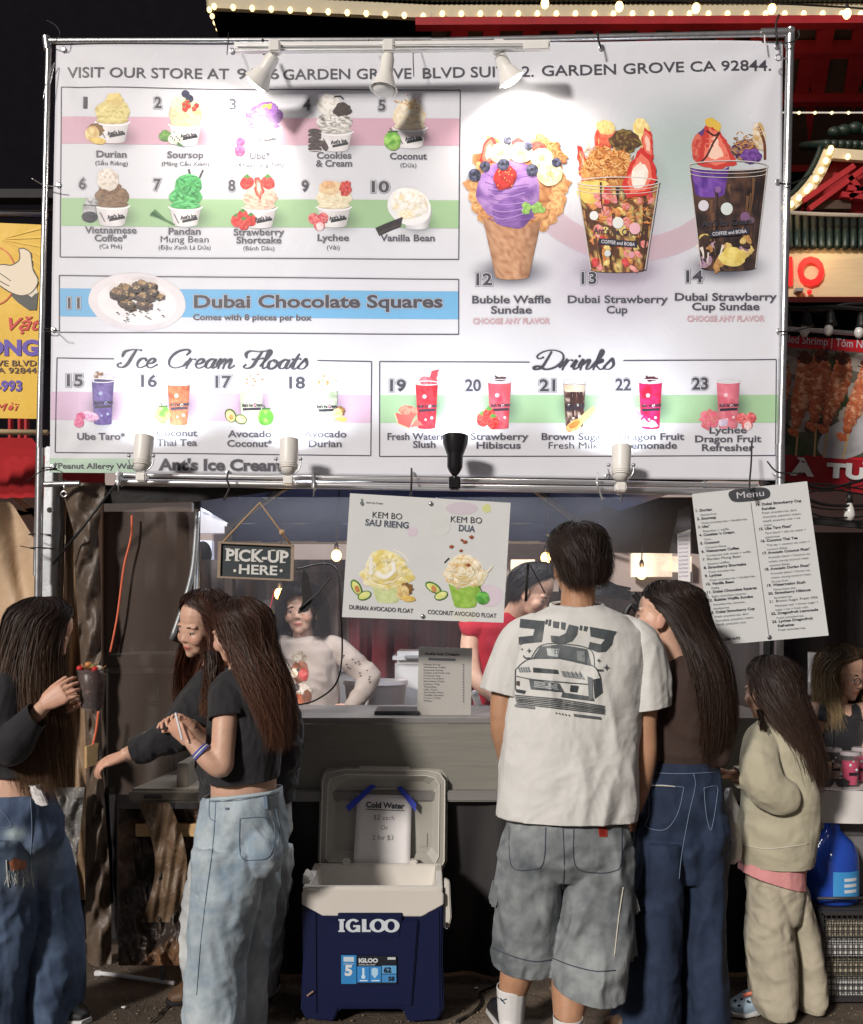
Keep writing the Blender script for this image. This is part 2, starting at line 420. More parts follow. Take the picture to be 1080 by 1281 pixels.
def bez(pts, n=8):
 """Catmull-Rom through pts"""
 out = []; m = len(pts)
 for i in range(m - 1):
  p0 = pts[max(i - 1, 0)]; p1 = pts[i]; p2 = pts[i + 1]; p3 = pts[min(i + 2, m - 1)]
  for k in range(n):
   t = k / n
   out.append(tuple(.5 * (2 * b + (c - a) * t + (2 * a - 5 * b + 4 * c - d) * t * t + (-a + 3 * b - 3 * c + d) * t ** 3) for a, b, c, d in zip(p0, p1, p2, p3)))
 out.append(tuple(pts[-1])); return [Vector(q) for q in out] if isinstance(pts[0], Vector) else out
# ------------------------------------------------------------------ shared materials
M('asphalt', (.115, .088, .066), .82, var=.5, vs=2.2, bump=.9, bs=120, bump2=.35, bs2=14, col2=(.22, .17, .12), thr=(.5, .72))
M('galv', (.52, .53, .55), .32, .9, var=.18, vs=30, bump=.05, bs=90)
M('galv_dull', (.40, .42, .44), .45, .75, var=.2, vs=20, bump=.06, bs=120)
M('alu', (.72, .72, .74), .28, .9, var=.06)
M('white_paint', (.78, .77, .75), .35, var=.04)
M('lamp_white', (.80, .78, .74), .4, var=.03)
M('black_paint', (.012, .012, .014), .25, var=.1)
M('black_zip', (.010, .010, .010), .5, var=.1)
M('bulb_glass', (.85, .83, .80), .08, var=0, trans=.3)
M('bulb_lit', (1.0, .93, .82), .3, var=0, emis=14.0)
M('bulb_warm', (1.0, .55, .16), .3, var=0, emis=7.0)
M('bulb_string', (1.0, .74, .36), .3, var=0, emis=1.9)
M('tube_lit', (.86, .93, 1.0), .3, var=0, emis=3.2)
M('banner', (.67, .68, .74), .52, var=.025, vs=1.8, bump2=.16, bs2=4, weave=.05, weave_s=260, crease=.05, cs=1.6, cst=(1, 1, 1.4))
M('sign_white', (.66, .68, .68), .42, var=.03, bump2=.04, bs2=6)
M('paper', (.72, .70, .70), .8, var=.03, bump2=.12, bs2=9)
M('print', rough=.5, attr=True, var=.06, vs=240, bump2=.16, bs2=4, crease=.05, cs=1.6, cst=(1, 1, 1.4))
M('ink', (.035, .036, .055), .5, var=0)
M('ink_soft', (.10, .10, .13), .5, var=0)
M('ink_text', (.055, .056, .075), .5, var=0)
M('halo_white', (.60, .60, .66), .5, var=0)
M('halo_dark', (.10, .10, .14), .5, var=0)
M('halo_grey', (.42, .42, .48), .5, var=0)
M('ink_pink', (.50, .10, .13), .5, var=0)
M('halo_pink', (.62, .25, .28), .5, var=0)
sp = M('soft_print', rough=.5, attr=True, var=0)
_at = [n for n in sp.node_tree.nodes if n.type == 'ATTRIBUTE'][0]
sp.node_tree.links.new(_at.outputs['Alpha'], sp.node_tree.nodes['Principled BSDF'].inputs['Alpha'])
# ------------------------------------------------------------------ ground
def ground():
 mb = MB()
 def fn(u, v):
  x = -14 + 28 * u; y = -8 + 34 * v
  return (x, y, .006 * noise.fractal(Vector((x * 1.3, y * 1.3, 0)), 1, 2, 3) - .004)
 mb.sheet(fn, 140, 170)
 o = mb.build('asphalt_ground', MATS['asphalt'], fix=False, smooth=True, origin=(0, 0, 0)); mark(o, kind='structure')
 far = MB(); far.poly([(-200, -100, -.03), (200, -100, -.03), (200, 300, -.03), (-200, 300, -.03)])
 mark(far.build('outer_ground', MATS['asphalt'], fix=False, origin=(0, 0, 0)), kind='structure')
 # cracks filled with tar, small litter
 M('tar', (.012, .010, .009), .6, var=.3, vs=30)
 def gp(px, py): Y = EYE * F / (py - HY); q = P(px, py, Y); return Vector((q.x, q.y, .004))
 random.seed(3)
 for pts in ([(188, 1281), (207, 1262), (215, 1246), (231, 1236), (240, 1222)], [(570, 1281), (600, 1262), (604, 1240), (640, 1228)], [(870, 1281), (905, 1258), (960, 1240)]):
  w = [gp(*p) for p in bez(pts, 6)]; mb = MB()
  l = []; r = []
  for i, p in enumerate(w):
   d = (w[min(i + 1, len(w) - 1)] - w[max(i - 1, 0)]).normalized(); s = Vector((-d.y, d.x, 0)) * random.uniform(.003, .008); j = Vector((random.uniform(-.008, .008), random.uniform(-.008, .008), 0))
   l.append(p + s + j); r.append(p - s + j)
  for i in range(len(w) - 1): mb.poly([l[i], l[i + 1], r[i + 1], r[i]])
  mark(mb.build('pavement_crack', MATS['tar'], fix=False), kind='structure')
ground()
# ------------------------------------------------------------------ the printed banner
def bwave(x, z):
 w = .0035 * math.sin(2.1 * x + 1.7 * z) + .002 * math.sin(5.3 * x - 3.1 * z + 1)
 # pulled folds running from the tied corners and ties
 for cx, cz, s, a in ((1.42, 3.78, 1, .0035), (-1.6, 3.85, -1, .003), (1.4, 2.06, 1, .002), (-1.58, 2.1, -1, .002)):
  dx, dz = x - cx, z - cz; r = math.hypot(dx, dz); th = math.atan2(dz, dx)
  w += a * math.exp(-(r / .75) ** 2) * math.sin(th * 9) * smoothstep(r / .3)
 w += .0022 * math.sin(x * 8 + .6 * math.sin(z * 3)) * math.exp(-((z - 3.75) / .25) ** 2)
 return w
BAN = Plane(4.094, -.0665, 0, bwave)
BC = [(70, 56), (980, 51), (976, 601), (62, 591)]
def bq(u, v):
 a, b, c, d = BC
 return (a[0] * (1 - u) * (1 - v) + b[0] * u * (1 - v) + c[0] * u * v + d[0] * (1 - u) * v, a[1] * (1 - u) * (1 - v) + b[1] * u * (1 - v) + c[1] * u * v + d[1] * (1 - u) * v)
banner = thing('menu_banner', 'big white vinyl menu banner with numbered ice cream cups, floats and drinks', 'banner', BAN.at(520, 600))
def build_banner():
 mb = MB(); mb.sheet(lambda u, v: BAN.at(*bq(u, v)), 220, 140)
 o = mb.build('vinyl_sheet', MATS['banner'], banner, fix=False, smooth=True)
 m = o.modifiers.new('thick', 'SOLIDIFY'); m.thickness = .0008; m.offset = 1
 # background print: stripes, frames, faint circles
 k = Pic(BAN, .0006, .00002)
 white = (203, 203, 214)
 def stripe(x0, y0, x1, y1, h, c):
  n = 60; m = 4; pts = []; cols = []; f = []
  for i in range(n + 1):
   t = i / n; x = x0 + (x1 - x0) * t; y = y0 + (y1 - y0) * t
   for j in range(m + 1): pts.append((x, y + h * j / m)); cols.append(lin(c))
   if i: f += [((i - 1) * (m + 1) + j, (i - 1) * (m + 1) + j + 1, i * (m + 1) + j + 1, i * (m + 1) + j) for j in range(m)]
  k._add(pts, cols, f); return
  pts = []; cols = []; f = []
  for i in range(n + 1):
   t = i / n; x = x0 + (x1 - x0) * t; y = y0 + (y1 - y0) * t; pts += [(x, y), (x, y + h)]; cols += [lin(c)] * 2
   if i: f.append((2 * i - 2, 2 * i - 1, 2 * i + 1, 2 * i))
  k._add(pts, cols, f)
 stripe(77, 146, 576, 148, 34, (205, 165, 183)); stripe(76, 248, 575, 250, 35, (157, 192, 148))
 stripe(75, 361, 574, 364, 35, (110, 172, 215)); stripe(64, 490, 465, 494, 35, (207, 178, 203)); stripe(475, 494, 977, 494, 35, (163, 200, 160))
 stripe(62, 573, 178, 574, 18, (176, 203, 184))
 k.build('printed_stripes', banner)
 s = Pic(BAN, .0009, .00002)
 s.soft(640, 340, 62, 26, (60, 62, 86), .75); s.soft(772, 338, 64, 26, (60, 62, 86), .75); s.soft(908, 334, 64, 26, (60, 62, 86), .75)
 s.soft(850, 200, 130, 120, (190, 214, 208), .55); s.soft(770, 330, 120, 110, (205, 190, 212), .5)
 for cx, cy in ((141, 172), (232, 172), (329, 176), (420, 178), (513, 174), (140, 272), (232, 272), (325, 275), (418, 276), (515, 280)): s.soft(cx + 8, cy, 34, 22, (90, 90, 100), .38)
 for cx in (128, 224, 315, 408, 534, 625, 719, 814, 911): s.soft(cx + 3, 510, 32, 34, (70, 78, 90), .55)
 # pale smile ring between the sundaes
 n = 34; pts = []; cols = []; f = []
 for i in range(n + 1):
  a = R(20 + 140 * i / n);
  for r in (108, 138): pts.append((790 + math.cos(a) * r * 1.12, 190 + math.sin(a) * r)); cols.append((*lin((222, 190, 203)), .55 * math.sin(PI * i / n) ** .4))
  if i: f.append((2 * i - 2, 2 * i - 1, 2 * i + 1, 2 * i))
 s._add(pts, cols, f)
 s.build('printed_soft_tints', banner, MATS['soft_print'])
 g = Pic(BAN, .0012, .00001); ink = (62, 62, 78)
 def ln(*p, w=1.3):
  q = []
  for a, b in zip(p[:-1], p[1:]):
   n = max(2, int(math.hypot(b[0] - a[0], b[1] - a[1]) / 12)); q += [(a[0] + (b[0] - a[0]) * i / n, a[1] + (b[1] - a[1]) * i / n) for i in range(n + 1)]
   g.line(q, w, ink); q = []
 ln((77, 109), (576, 113), (574, 324), (76, 322), (77, 109)); ln((75, 345), (574, 349), (574, 418), (75, 416), (75, 345))
 ln((143, 449), (72, 448), (69, 566), (464, 570), (465, 452), (397, 451)); ln((663, 453), (475, 452), (475, 571), (970, 570), (971, 450), (780, 451))
 g.build('printed_frame_lines', banner)
build_banner()
INK = MATS['ink']; H1 = [(.04, MATS['halo_white']), (.06, MATS['halo_dark'])]; H2 = [(.035, MATS['halo_grey'])]
H3 = [(.06, MATS['halo_white']), (.095, MATS['halo_dark'])]
IT = MATS['ink_text']
def BT(st, x0, x1, y, cap, y1=None, bold=.03, halo=None, mat=None, **k):
 return T(BAN, banner, st, x0, y, x1, y if y1 is None else y1, cap, mat or IT, .0018, bold=bold, halo=halo, **k)
def banner_text():
 BT('VISIT OUR STORE AT', 84, 286, 97, 13.5, 97.5, .012); BT('9186', 296, 349, 97.5, 13.5, 98, .012); BT('GARDEN GROVE', 354, 515, 99, 13.5, 98, .012)
 BT('BLVD', 529, 582, 98, 13.5, 97, .012); BT('SUITE 2.', 589, 668, 97, 13.5, 96, .012); BT('GARDEN GROVE CA 92844.', 678, 965, 95, 13.5, 88, .012)
 def num(st, x, y, w=None, h=14): w = w or (5 if st == '1' else 9 if len(st) == 1 else 19); BT(st, x - w / 2, x + w / 2, y, h, halo=None if st == '1' else H1, bold=.05 if st == '1' else .03, name='printed_number')
 for st, x, y in (('1', 107, 135), ('2', 198, 135), ('3', 291, 136), ('4', 384, 137), ('5', 478, 138), ('6', 104, 237), ('7', 197, 237), ('8', 290, 238), ('9', 382, 239)): num(st, x, y)
 num('10', 476, 240, 22)
 for st, x, y in (('15', 94, 483), ('16', 187, 484), ('17', 280, 485), ('18', 372, 486), ('19', 498, 489), ('20', 592, 489), ('21', 685, 489), ('22', 780, 488), ('23', 876, 487)): num(st, x, y, 20, 15)
 num('11', 93, 386, 15, 14); num('12', 606, 356, 20, 15); num('13', 737, 355, 19, 15); num('14', 869, 353, 21, 15)
 def lab(st, x, w, y, h=8.4, halo=H2, bold=.014): BT(st, x - w / 2, x + w / 2, y, h, bold=bold, halo=halo, name='printed_caption')
 def sub(st, x, w, y, h=5.6): BT(st, x - w / 2, x + w / 2, y, h, bold=.0, name='printed_caption')
 for st, x, w, y in (('Durian', 140, 37, 197), ('Soursop', 232, 45, 197), ('Ube*', 325, 25, 198), ('Cookies', 418, 43, 198), ('& Cream', 418, 45, 208), ('Coconut', 511, 46, 199),
      ('Vietnamese', 139, 64, 292), ('Coffee*', 139, 40, 302), ('Pandan', 231, 40, 293), ('Mung Bean', 231, 60, 303), ('Strawberry', 324, 63, 294), ('Shortcake', 324, 56, 304),
      ('Lychee', 417, 39, 301), ('Vanilla Bean', 510, 68, 301)): lab(st, x, w, y)
 for st, x, w, y in (('(Sầu Riêng)', 140, 40, 207), ('(Mãng Cầu Xiêm)', 232, 59, 207), ('(Khoai Lang Tím)', 325, 59, 208), ('(Dừa)', 511, 20, 209), ('(Cà Phê)', 139, 28, 311),
      ('(Đậu Xanh Lá Dứa)', 231, 65, 312), ('(Bánh Dâu)', 324, 39, 313), ('(Vải)', 417, 16, 312)): sub(st, x, w, y)
 BT('Dubai Chocolate Squares', 243, 554, 385, 16, 384, .03, [(.035, MATS['halo_grey'])]); BT('Comes with 8 pieces per box', 242, 390, 400.5, 7.6, 401, .02, [(.03, MATS['halo_grey'])])
 for st, x, w, y in (('Bubble Waffle', 640, 98, 379), ('Sundae', 640, 51, 392), ('Dubai Strawberry', 773, 125, 379), ('Cup', 772, 26, 392), ('Dubai Strawberry', 908, 127, 376), ('Cup Sundae', 908, 84, 388)): lab(st, x, w, y, 9.6, halo=[(.03, MATS['halo_grey'])], bold=.018)
 for x, y in ((640, 405), (908, 402)): BT('CHOOSE ANY FLAVOR', x - 48, x + 48, y, 7, mat=MATS['halo_white'], bold=-.005, halo=[(.04, MATS['ink_pink'])], name='printed_caption')
 for st, x, w, y in (('Ube Taro*', 127, 60, 550), ('Coconut', 222, 51, 546), ('Thai Tea', 222, 50, 558), ('Avocado', 313, 54, 547), ('Coconut*', 313, 56, 559), ('Avocado', 407, 53, 547), ('Durian', 407, 41, 559),
      ('Fresh Watermelon', 534, 98, 550), ('Slush', 531, 28, 560), ('Strawberry', 625, 72, 550), ('Hibiscus', 624, 55, 561), ('Brown Sugar', 718, 80, 550), ('Fresh Milk', 718, 63, 561),
      ('Dragon Fruit', 815, 82, 550), ('Lemonade', 815, 64, 561), ('Lychee', 911, 46, 542), ('Dragon Fruit', 911, 82, 553), ('Refresher', 911, 65, 564)): lab(st, x, w, y, 8.6)
 BT('*Peanut Allergy Warning', 67, 189, 586, 7.2, 587, .02); BT("Ant's Ice Cream", 199, 352, 588, 14, 589, .04, [(.03, MATS['halo_grey'])])
banner_text()
# ---- script lettering, drawn as brush strokes
SCRIPT = {
 'I': (.62, [[(.10, .62), (.18, .88), (.45, .98), (.72, .95)], [(.55, .96), (.45, .6), (.34, .2), (.2, .02), (.03, .05), (.0, .18), (.1, .24)]]),
 'c': (.36, [[(.34, .40), (.30, .5), (.16, .46), (.07, .25), (.1, .05), (.22, .0), (.4, .14)]]),
 'e': (.36, [[(.04, .2), (.22, .26), (.3, .4), (.22, .5), (.1, .4), (.05, .2), (.1, .04), (.22, .0), (.4, .16)]]),
 'C': (.66, [[(.66, .72), (.74, .9), (.6, 1.0), (.3, .86), (.1, .5), (.12, .15), (.32, .0), (.55, .08), (.74, .26)]]),
 'r': (.33, [[(-.04, .12), (.08, .36), (.14, .52)], [(.15, .5), (.1, .2), (.07, .0)], [(.10, .26), (.2, .46), (.33, .47)]]),
 'a': (.42, [[(.33, .42), (.22, .5), (.08, .34), (.05, .1), (.16, .0), (.28, .18), (.36, .46)], [(.36, .48), (.28, .16), (.32, .0), (.46, .14)]]),
 'm': (.60, [[(.0, .2), (.1, .48), (.12, .44), (.08, .0)], [(.1, .2), (.24, .48), (.3, .42), (.25, .0)], [(.26, .2), (.42, .48), (.48, .42), (.44, .06), (.5, .0), (.62, .14)]]),
 'F': (.58, [[(.04, .6), (.0, .8), (.14, .95), (.45, .92), (.8, 1.0)], [(.55, .92), (.42, .5), (.3, .12), (.12, .0), (.0, .1), (.06, .2)], [(.26, .5), (.48, .52), (.62, .56)]]),
 'l': (.24, [[(.0, .15), (.2, .6), (.28, .9), (.2, 1.0), (.14, .7), (.08, .25), (.12, .0), (.26, .14)]]),
 'o': (.38, [[(.2, .48), (.06, .36), (.05, .08), (.18, .0), (.32, .16), (.3, .42), (.2, .48), (.24, .36), (.42, .36)]]),
 't': (.28, [[(.0, .15), (.16, .5), (.24, .8)], [(.22, .75), (.12, .3), (.1, .05), (.18, .0), (.32, .14)], [(.04, .52), (.32, .55)]]),
 's': (.34, [[(.0, .12), (.2, .52), (.24, .5), (.3, .24), (.2, .02), (.04, .02), (.02, .12)]]),
 'D': (.86, [[(.45, .9), (.36, .5), (.24, .1), (.06, .0), (.0, .1), (.14, .16), (.4, .0), (.7, .14), (.88, .5), (.8, .85), (.5, 1.0), (.2, .92), (.02, .7), (.1, .55), (.22, .62)]]),
 'i': (.24, [[(.0, .15), (.14, .48), (.08, .14), (.12, .0), (.26, .14)], [(.2, .68), (.21, .70)]]),
 'n': (.42, [[(.0, .2), (.1, .48), (.12, .44), (.08, .0)], [(.1, .2), (.26, .48), (.32, .42), (.26, .06), (.32, .0), (.44, .14)]]),
 'k': (.40, [[(.0, .15), (.2, .6), (.28, .9), (.2, 1.0), (.14, .6), (.08, .0)], [(.1, .25), (.28, .5), (.3, .4), (.14, .26), (.26, .04), (.34, .0), (.44, .14)]]),
}
def script(plane, parent, words, x0, x1, y, h, w, y1=None, slant=.22, name='printed_title'):
 tot = 0; lay = []
 for ch in words:
  if ch == ' ': tot += .36; continue
  adv, st = SCRIPT[ch]; lay.append((tot, st)); tot += adv
 sx = (x1 - x0) / (tot + .1); mb = MB(); z = .0016; y1 = y if y1 is None else y1
 for ox, st in lay:
  for s in st:
   q = bez(s, 7); n = len(q); pts = []
   for a, b in q: X = x0 + (ox + a + b * slant * .6) * sx; pts.append((X, y + (y1 - y) * (X - x0) / (x1 - x0) - b * h))
   L = []; Rr = []; z += .00001
   for i, p in enumerate(pts):
    a = pts[max(i - 1, 0)]; b = pts[min(i + 1, n - 1)]; dx, dy = b[0] - a[0], b[1] - a[1]; l = math.hypot(dx, dy) or 1
    ww = w * (.45 + .55 * abs(dy / l)) * (.55 + .45 * math.sin(PI * min(1, (i + 1) / n * 1.6)) if n > 3 else 1) / 2
    L.append(plane.at(p[0] - dy / l * ww, p[1] + dx / l * ww, z)); Rr.append(plane.at(p[0] + dy / l * ww, p[1] - dx / l * ww, z))
   for i in range(n - 1): mb.poly([L[i], L[i + 1], Rr[i + 1], Rr[i]])
   for p in (pts[0], pts[-1]): mb.poly([plane.at(p[0] + math.cos(a * PI / 5) * w * .3, p[1] - math.sin(a * PI / 5) * w * .3, z + .00001) for a in range(10)])
 return mb.build(name, MATS['ink_text'], parent, fix=False)
script(BAN, banner, 'Ice Cream Floats', 147, 388, 460, 23, 4.6, 462)
script(BAN, banner, 'Drinks', 668, 772, 462, 24, 4.8)
# ------------------------------------------------------------------ the printed ice creams
random.seed(21)
CREAM = [(225, 212, 180), (238, 228, 205), (205, 180, 140)]
def fruit_strawb(k, x, y, r, ang=0):
 k.blob(x, y, r, r * 1.15, [(170, 20, 28), (215, 45, 45), (240, 90, 80)], .08, .5, ang, .3, 5, 16); k.poly([(x - r * .6, y - r * .9), (x, y - r * 1.4), (x + r * .6, y - r * .9), (x, y - r * .6)], (80, 130, 60))
def strawb_cut(k, pts, base=(205, 50, 45)):
 k.poly(pts, base, 4); cx = sum(p[0] for p in pts) / len(pts); cy = sum(p[1] for p in pts) / len(pts)
 k.poly([(cx + (p[0] - cx) * .72, cy + (p[1] - cy) * .78) for p in pts], (232, 120, 100), 4); k.poly([(cx + (p[0] - cx) * .38, cy + (p[1] - cy) * .5) for p in pts], (245, 205, 185), 4)
def coconut(k, x, y, r):
 k.blob(x, y, r, r * 1.1, [(80, 150, 50), (120, 190, 70), (165, 215, 110)], .05, .12, 0, .5, 6, 18); k.line([(x, y - r), (x - 3, y - r - 5)], 1.5, (70, 90, 50)); k.line([(x - r * .5, y - r), (x + r * .6, y - r * 1.05)], 2.2, (60, 100, 50))
def avocado(k, x, y, s=1):
 k.blob(x - 9 * s, y, 7 * s, 9 * s, [(60, 90, 40), (90, 120, 50)], .03, .2, -25, .3, 4, 16); k.blob(x - 9 * s, y + 1, 5.4 * s, 7.4 * s, [(220, 220, 140), (235, 230, 165)], .03, .2, -25, .1, 4, 16); k.blob(x - 8 * s, y + 2, 3 * s, 3.4 * s, [(190, 130, 70), (220, 165, 100)], .02, .3, 0, .4, 3, 12)
 k.blob(x + 4 * s, y + 5 * s, 8 * s, 6 * s, [(70, 100, 45), (100, 130, 60)], .03, .2, 15, .3, 4, 16); k.blob(x + 4 * s, y + 5 * s, 6.5 * s, 4.6 * s, [(225, 225, 150), (240, 236, 190)], .03, .2, 15, .1, 4, 16)
def durian_fruit(k, x, y, s=1):
 k.blob(x + 4 * s, y - 4 * s, 9 * s, 8 * s, [(150, 110, 60), (110, 80, 45)], .09, .4, 0, .4, 5, 18, lobes=9); k.blob(x, y, 8 * s, 9 * s, [(235, 215, 160), (205, 170, 105)], .04, .25, 20, .2, 5, 16); k.blob(x + 7 * s, y + 8 * s, 9 * s, 4 * s, [(235, 205, 120), (215, 180, 90)], .06, .3, 5, .3, 4, 16)
def lychee(k, x, y, r):
 for dx, dy in ((-.9, -.5), (.8, -.6), (.1, .7)): k.blob(x + dx * r, y + dy * r, r, r, [(190, 60, 75), (225, 100, 105), (240, 150, 150)], .05, .6, 0, .4, 4, 14)
 k.blob(x + .2 * r, y + .9 * r, r * .7, r * .8, [(245, 225, 225), (230, 190, 195)], .03, .3, 0, .2, 4, 12)
def papercup(k, x, y0, hw, y1, hb):
 k.trap(x, y0, hw, y1, hb, [(214, 210, 214), (232, 230, 232)], .05, .28, curve=.16); k.line([(x + math.cos(a / 14 * PI) * (hw + 1), y0 + math.sin(a / 14 * PI) * 5) for a in range(15)], 1.8, (240, 238, 240))
 for i in range(5): k.line([(x - hw * .75 + i * 1.2, y0 + 9 + i * 2.4), (x - hw * .75 + i * 1.2 + 2.4, y0 + 11.5 + i * 2.4)], 1, (60, 60, 66))
def logo(x, y, w, parent, ang=0.0, dark=True):
 T(BAN, parent, "Ant's Ice", x, y + ang, x + w, y - ang, 4.6, MATS['ink'], .0034, bold=.04, name='printed_logo')
def smallcup(num, x, y0, hw, y1, scoops, extra=None, hb=None):
 k = Pic(BAN)
 if extra == 'straws': k.line([(236, 211), (240, 228)], 2.6, (60, 62, 66)); k.line([(254, 212), (246, 230)], 2.6, (60, 62, 66))
 for sc in scoops: k.blob(*sc[:4], sc[4], *(sc[5:] if len(sc) > 5 else ()))
 papercup(k, x, y0, hw, y1, hb or hw * .74)
 k.blob(x, y0 - 1, hw - 1, 4.4, scoops[0][4], .03, .3, 0, .2, 4, 20)
 k.line([(x - 4, y0 + 20 - 1), (x + hw * .75, y0 + 15)], 3.2, (48, 48, 54))
 return k
OLDW = [(238, 236, 230), (250, 248, 244), (214, 208, 200)]
def row_pics():
 def fin(k, x, y, w): k.build('printed_picture', banner); logo(x - 6, y + 13, w, banner, 1.4)
 k = smallcup(1, 141, 152, 21, 177, [(141, 140, 22, 15, [(205, 190, 120), (232, 220, 150), (190, 170, 95)]), (144, 126, 11, 9, [(225, 205, 130), (205, 180, 100)], .1)])
 durian_fruit(k, 116, 168, 1.1); fin(k, 141, 155, 20)
 k = smallcup(2, 232, 155, 20, 180, [(232, 142, 21, 18, [(232, 205, 165), (245, 225, 190), (215, 180, 135)]), (226, 130, 12, 10, [(235, 210, 170), (246, 228, 198)], .1)])
 for a, b in ((232, 117), (237, 123)): k.blob(a, b, 5, 5, [(30, 32, 60), (60, 60, 95)], .03, .4)
 for i in range(9): fruit_strawb(k, 230 + random.uniform(0, 17), 131 + random.uniform(-4, 6), 3)
 k.blob(207, 170, 8, 7, [(80, 130, 60), (120, 165, 85)], .1, .3); k.blob(220, 173, 10, 7, [(232, 236, 222), (205, 212, 195)], .05, .3, -20)
 for i in range(6): k.blob(214 + i * 2.2, 173 + (i % 3) * 2 - 2, .8, 1.2, [(20, 20, 20), (30, 30, 30)], 0, .1)
 k.line([(222, 179), (232, 184)], 4, (70, 120, 60), 0); fin(k, 232, 158, 20)
 k = smallcup(3, 329, 158, 22, 182, [(330, 144, 24, 14, [(110, 50, 140), (150, 90, 185), (90, 40, 115)]), (334, 135, 14, 9, [(140, 80, 175), (165, 105, 200)], .12)])
 for i in range(5): k.blob(332 + random.uniform(-4, 6), 131 + random.uniform(-3, 4), 2.6, 2, [(235, 180, 60), (245, 210, 110)], .2, .5)
 k.blob(318, 176, 14, 6, [(225, 160, 185), (240, 195, 210)], .05, .4, 8); k.blob(301, 177, 6, 6, [(170, 50, 95), (200, 85, 125)]); k.blob(300, 188, 7, 7, [(185, 60, 105), (210, 100, 140)], .04, .3); fin(k, 329, 162, 20)
 k = smallcup(4, 420, 164, 21, 187, [(419, 152, 22, 13, [(225, 222, 218), (90, 82, 80), (245, 243, 240)], .08, .35), (411, 131, 15, 13, OLDW, .08)])
 k.blob(428, 137, 11, 9, [(48, 36, 34), (75, 58, 54), (30, 22, 20)], .18, .4); k.line([(418, 121), (426, 120), (430, 124)], 2, (40, 35, 33))
 for i in range(6): k.blob(394, 164 + i * 4.4, 8.5, 3.4, [(52, 42, 46), (78, 66, 70)], .03, .3, random.uniform(-14, 6)); k.line([(387, 166.5 + i * 4.4), (401, 166 + i * 4.4)], 1, (215, 205, 205))
 k.blob(406, 182, 4, 7, [(60, 48, 52), (85, 70, 74)], .03, .3, -25); fin(k, 420, 166, 20)
 k = smallcup(5, 513, 159, 21, 183, [(513, 146, 21, 15, [(235, 222, 195), (246, 240, 225), (225, 205, 165)]), (513, 134, 16, 10, [(242, 236, 220), (230, 215, 185)], .1)])
 for i in range(26): x = 513 + random.gauss(0, 8); y = 129 + random.gauss(0, 4); k.line([(x, y), (x + random.uniform(-4, 4), y + random.uniform(-3, 3))], 1.3, random.choice([(220, 165, 95), (240, 200, 140), (200, 140, 75)]))
 coconut(k, 491, 176, 11); fin(k, 513, 162, 20)
 k = smallcup(6, 141, 257, 21, 281, [(141, 246, 21, 13, [(120, 92, 68), (155, 125, 98), (95, 70, 50)]), (138, 236, 14, 9, [(120, 85, 55), (80, 55, 38), (165, 125, 90)], .2, .5), (136, 225, 14, 14, [(222, 214, 205), (240, 234, 226), (195, 180, 165)], .12)])
 k.trap(113, 258, 8, 276, 9, [(150, 150, 155), (200, 200, 205)], .3); k.blob(113, 272, 10, 7, [(60, 62, 80), (30, 30, 42)], .02, .2); k.trap(115, 248, 7, 258, 8, [(130, 130, 135), (215, 215, 220)], .4); k.line([(105, 257), (124, 258)], 1.6, (80, 80, 86)); fin(k, 141, 260, 20)
 k = smallcup(7, 232, 258, 20, 281, [(232, 246, 21, 13, [(30, 125, 60), (70, 175, 95), (110, 205, 130)]), (236, 231, 17, 14, [(50, 150, 75), (100, 205, 125), (30, 110, 55)], .07)], 'straws')
 for i in range(6): k.line(bez([(188 + i, 268 - i), (200 + i * 2, 272 + i), (214 + i, 278 + i * .6)], 5), 3.4, random.choice([(45, 95, 55), (70, 120, 70), (35, 80, 45)]), 1.2)
 fin(k, 232, 260, 20)
 k = smallcup(8, 325, 259, 21, 283, [(325, 247, 22, 14, [(222, 190, 170), (238, 215, 198), (200, 150, 130)]), (325, 236, 17, 10, [(225, 190, 170), (240, 215, 200)], .08)])
 fruit_strawb(k, 309, 228, 8, 60); strawb_cut(k, [(318, 222), (324, 221), (331, 240), (326, 250), (319, 240)]); fruit_strawb(k, 335, 228, 8, -50)
 for a, b in ((296, 276), (304, 270), (314, 275), (305, 280)): fruit_strawb(k, a, b, 7)
 fin(k, 325, 262, 20)
 k = smallcup(9, 418, 258, 21, 282, [(418, 247, 22, 14, [(232, 222, 190), (244, 236, 212), (218, 200, 160)]), (414, 235, 15, 9, [(230, 195, 150), (240, 215, 175)], .12)])
 k.blob(432, 235, 8, 9, [(200, 50, 50), (235, 105, 95), (170, 30, 35)], .22, .6); k.blob(411, 231, 9, 5, [(235, 195, 150), (220, 165, 115)], .1); lychee(k, 399, 277, 7); fin(k, 418, 261, 20)
 k = Pic(BAN); k.trap(522, 262, 19, 285, 14, [(205, 205, 212), (225, 225, 230)], .1); k.blob(512, 258, 28, 23, [(228, 228, 232), (240, 240, 242)], .02, .05, 20, .1); k.blob(512, 254, 24, 18, OLDW + [(235, 220, 180)], .07, .12, 15, .2)
 k.blob(518, 248, 13, 11, [(248, 246, 240), (225, 210, 180), (250, 248, 246)], .1, .2); k.blob(509, 268, 11, 6, [(235, 215, 165), (248, 244, 232)], .15, .3)
 for i in range(6): k.line([(470 + i * .8, 286 + i * 1.6), (486, 279 + i * 1.8), (504 - i * .5, 272 + i * 2)], 2.3, random.choice([(48, 44, 48), (70, 62, 64)]))
 k.build('printed_picture', banner)
 # chocolate squares on a plate
 k = Pic(BAN); k.blob(172, 378, 61, 36, [(214, 208, 214), (224, 218, 222)], .015, .03, 5, .12, 8, 40); k.blob(172, 379, 50, 28, [(226, 220, 224), (232, 228, 230)], .01, .03, 5, .05, 6, 36)
 random.seed(5)
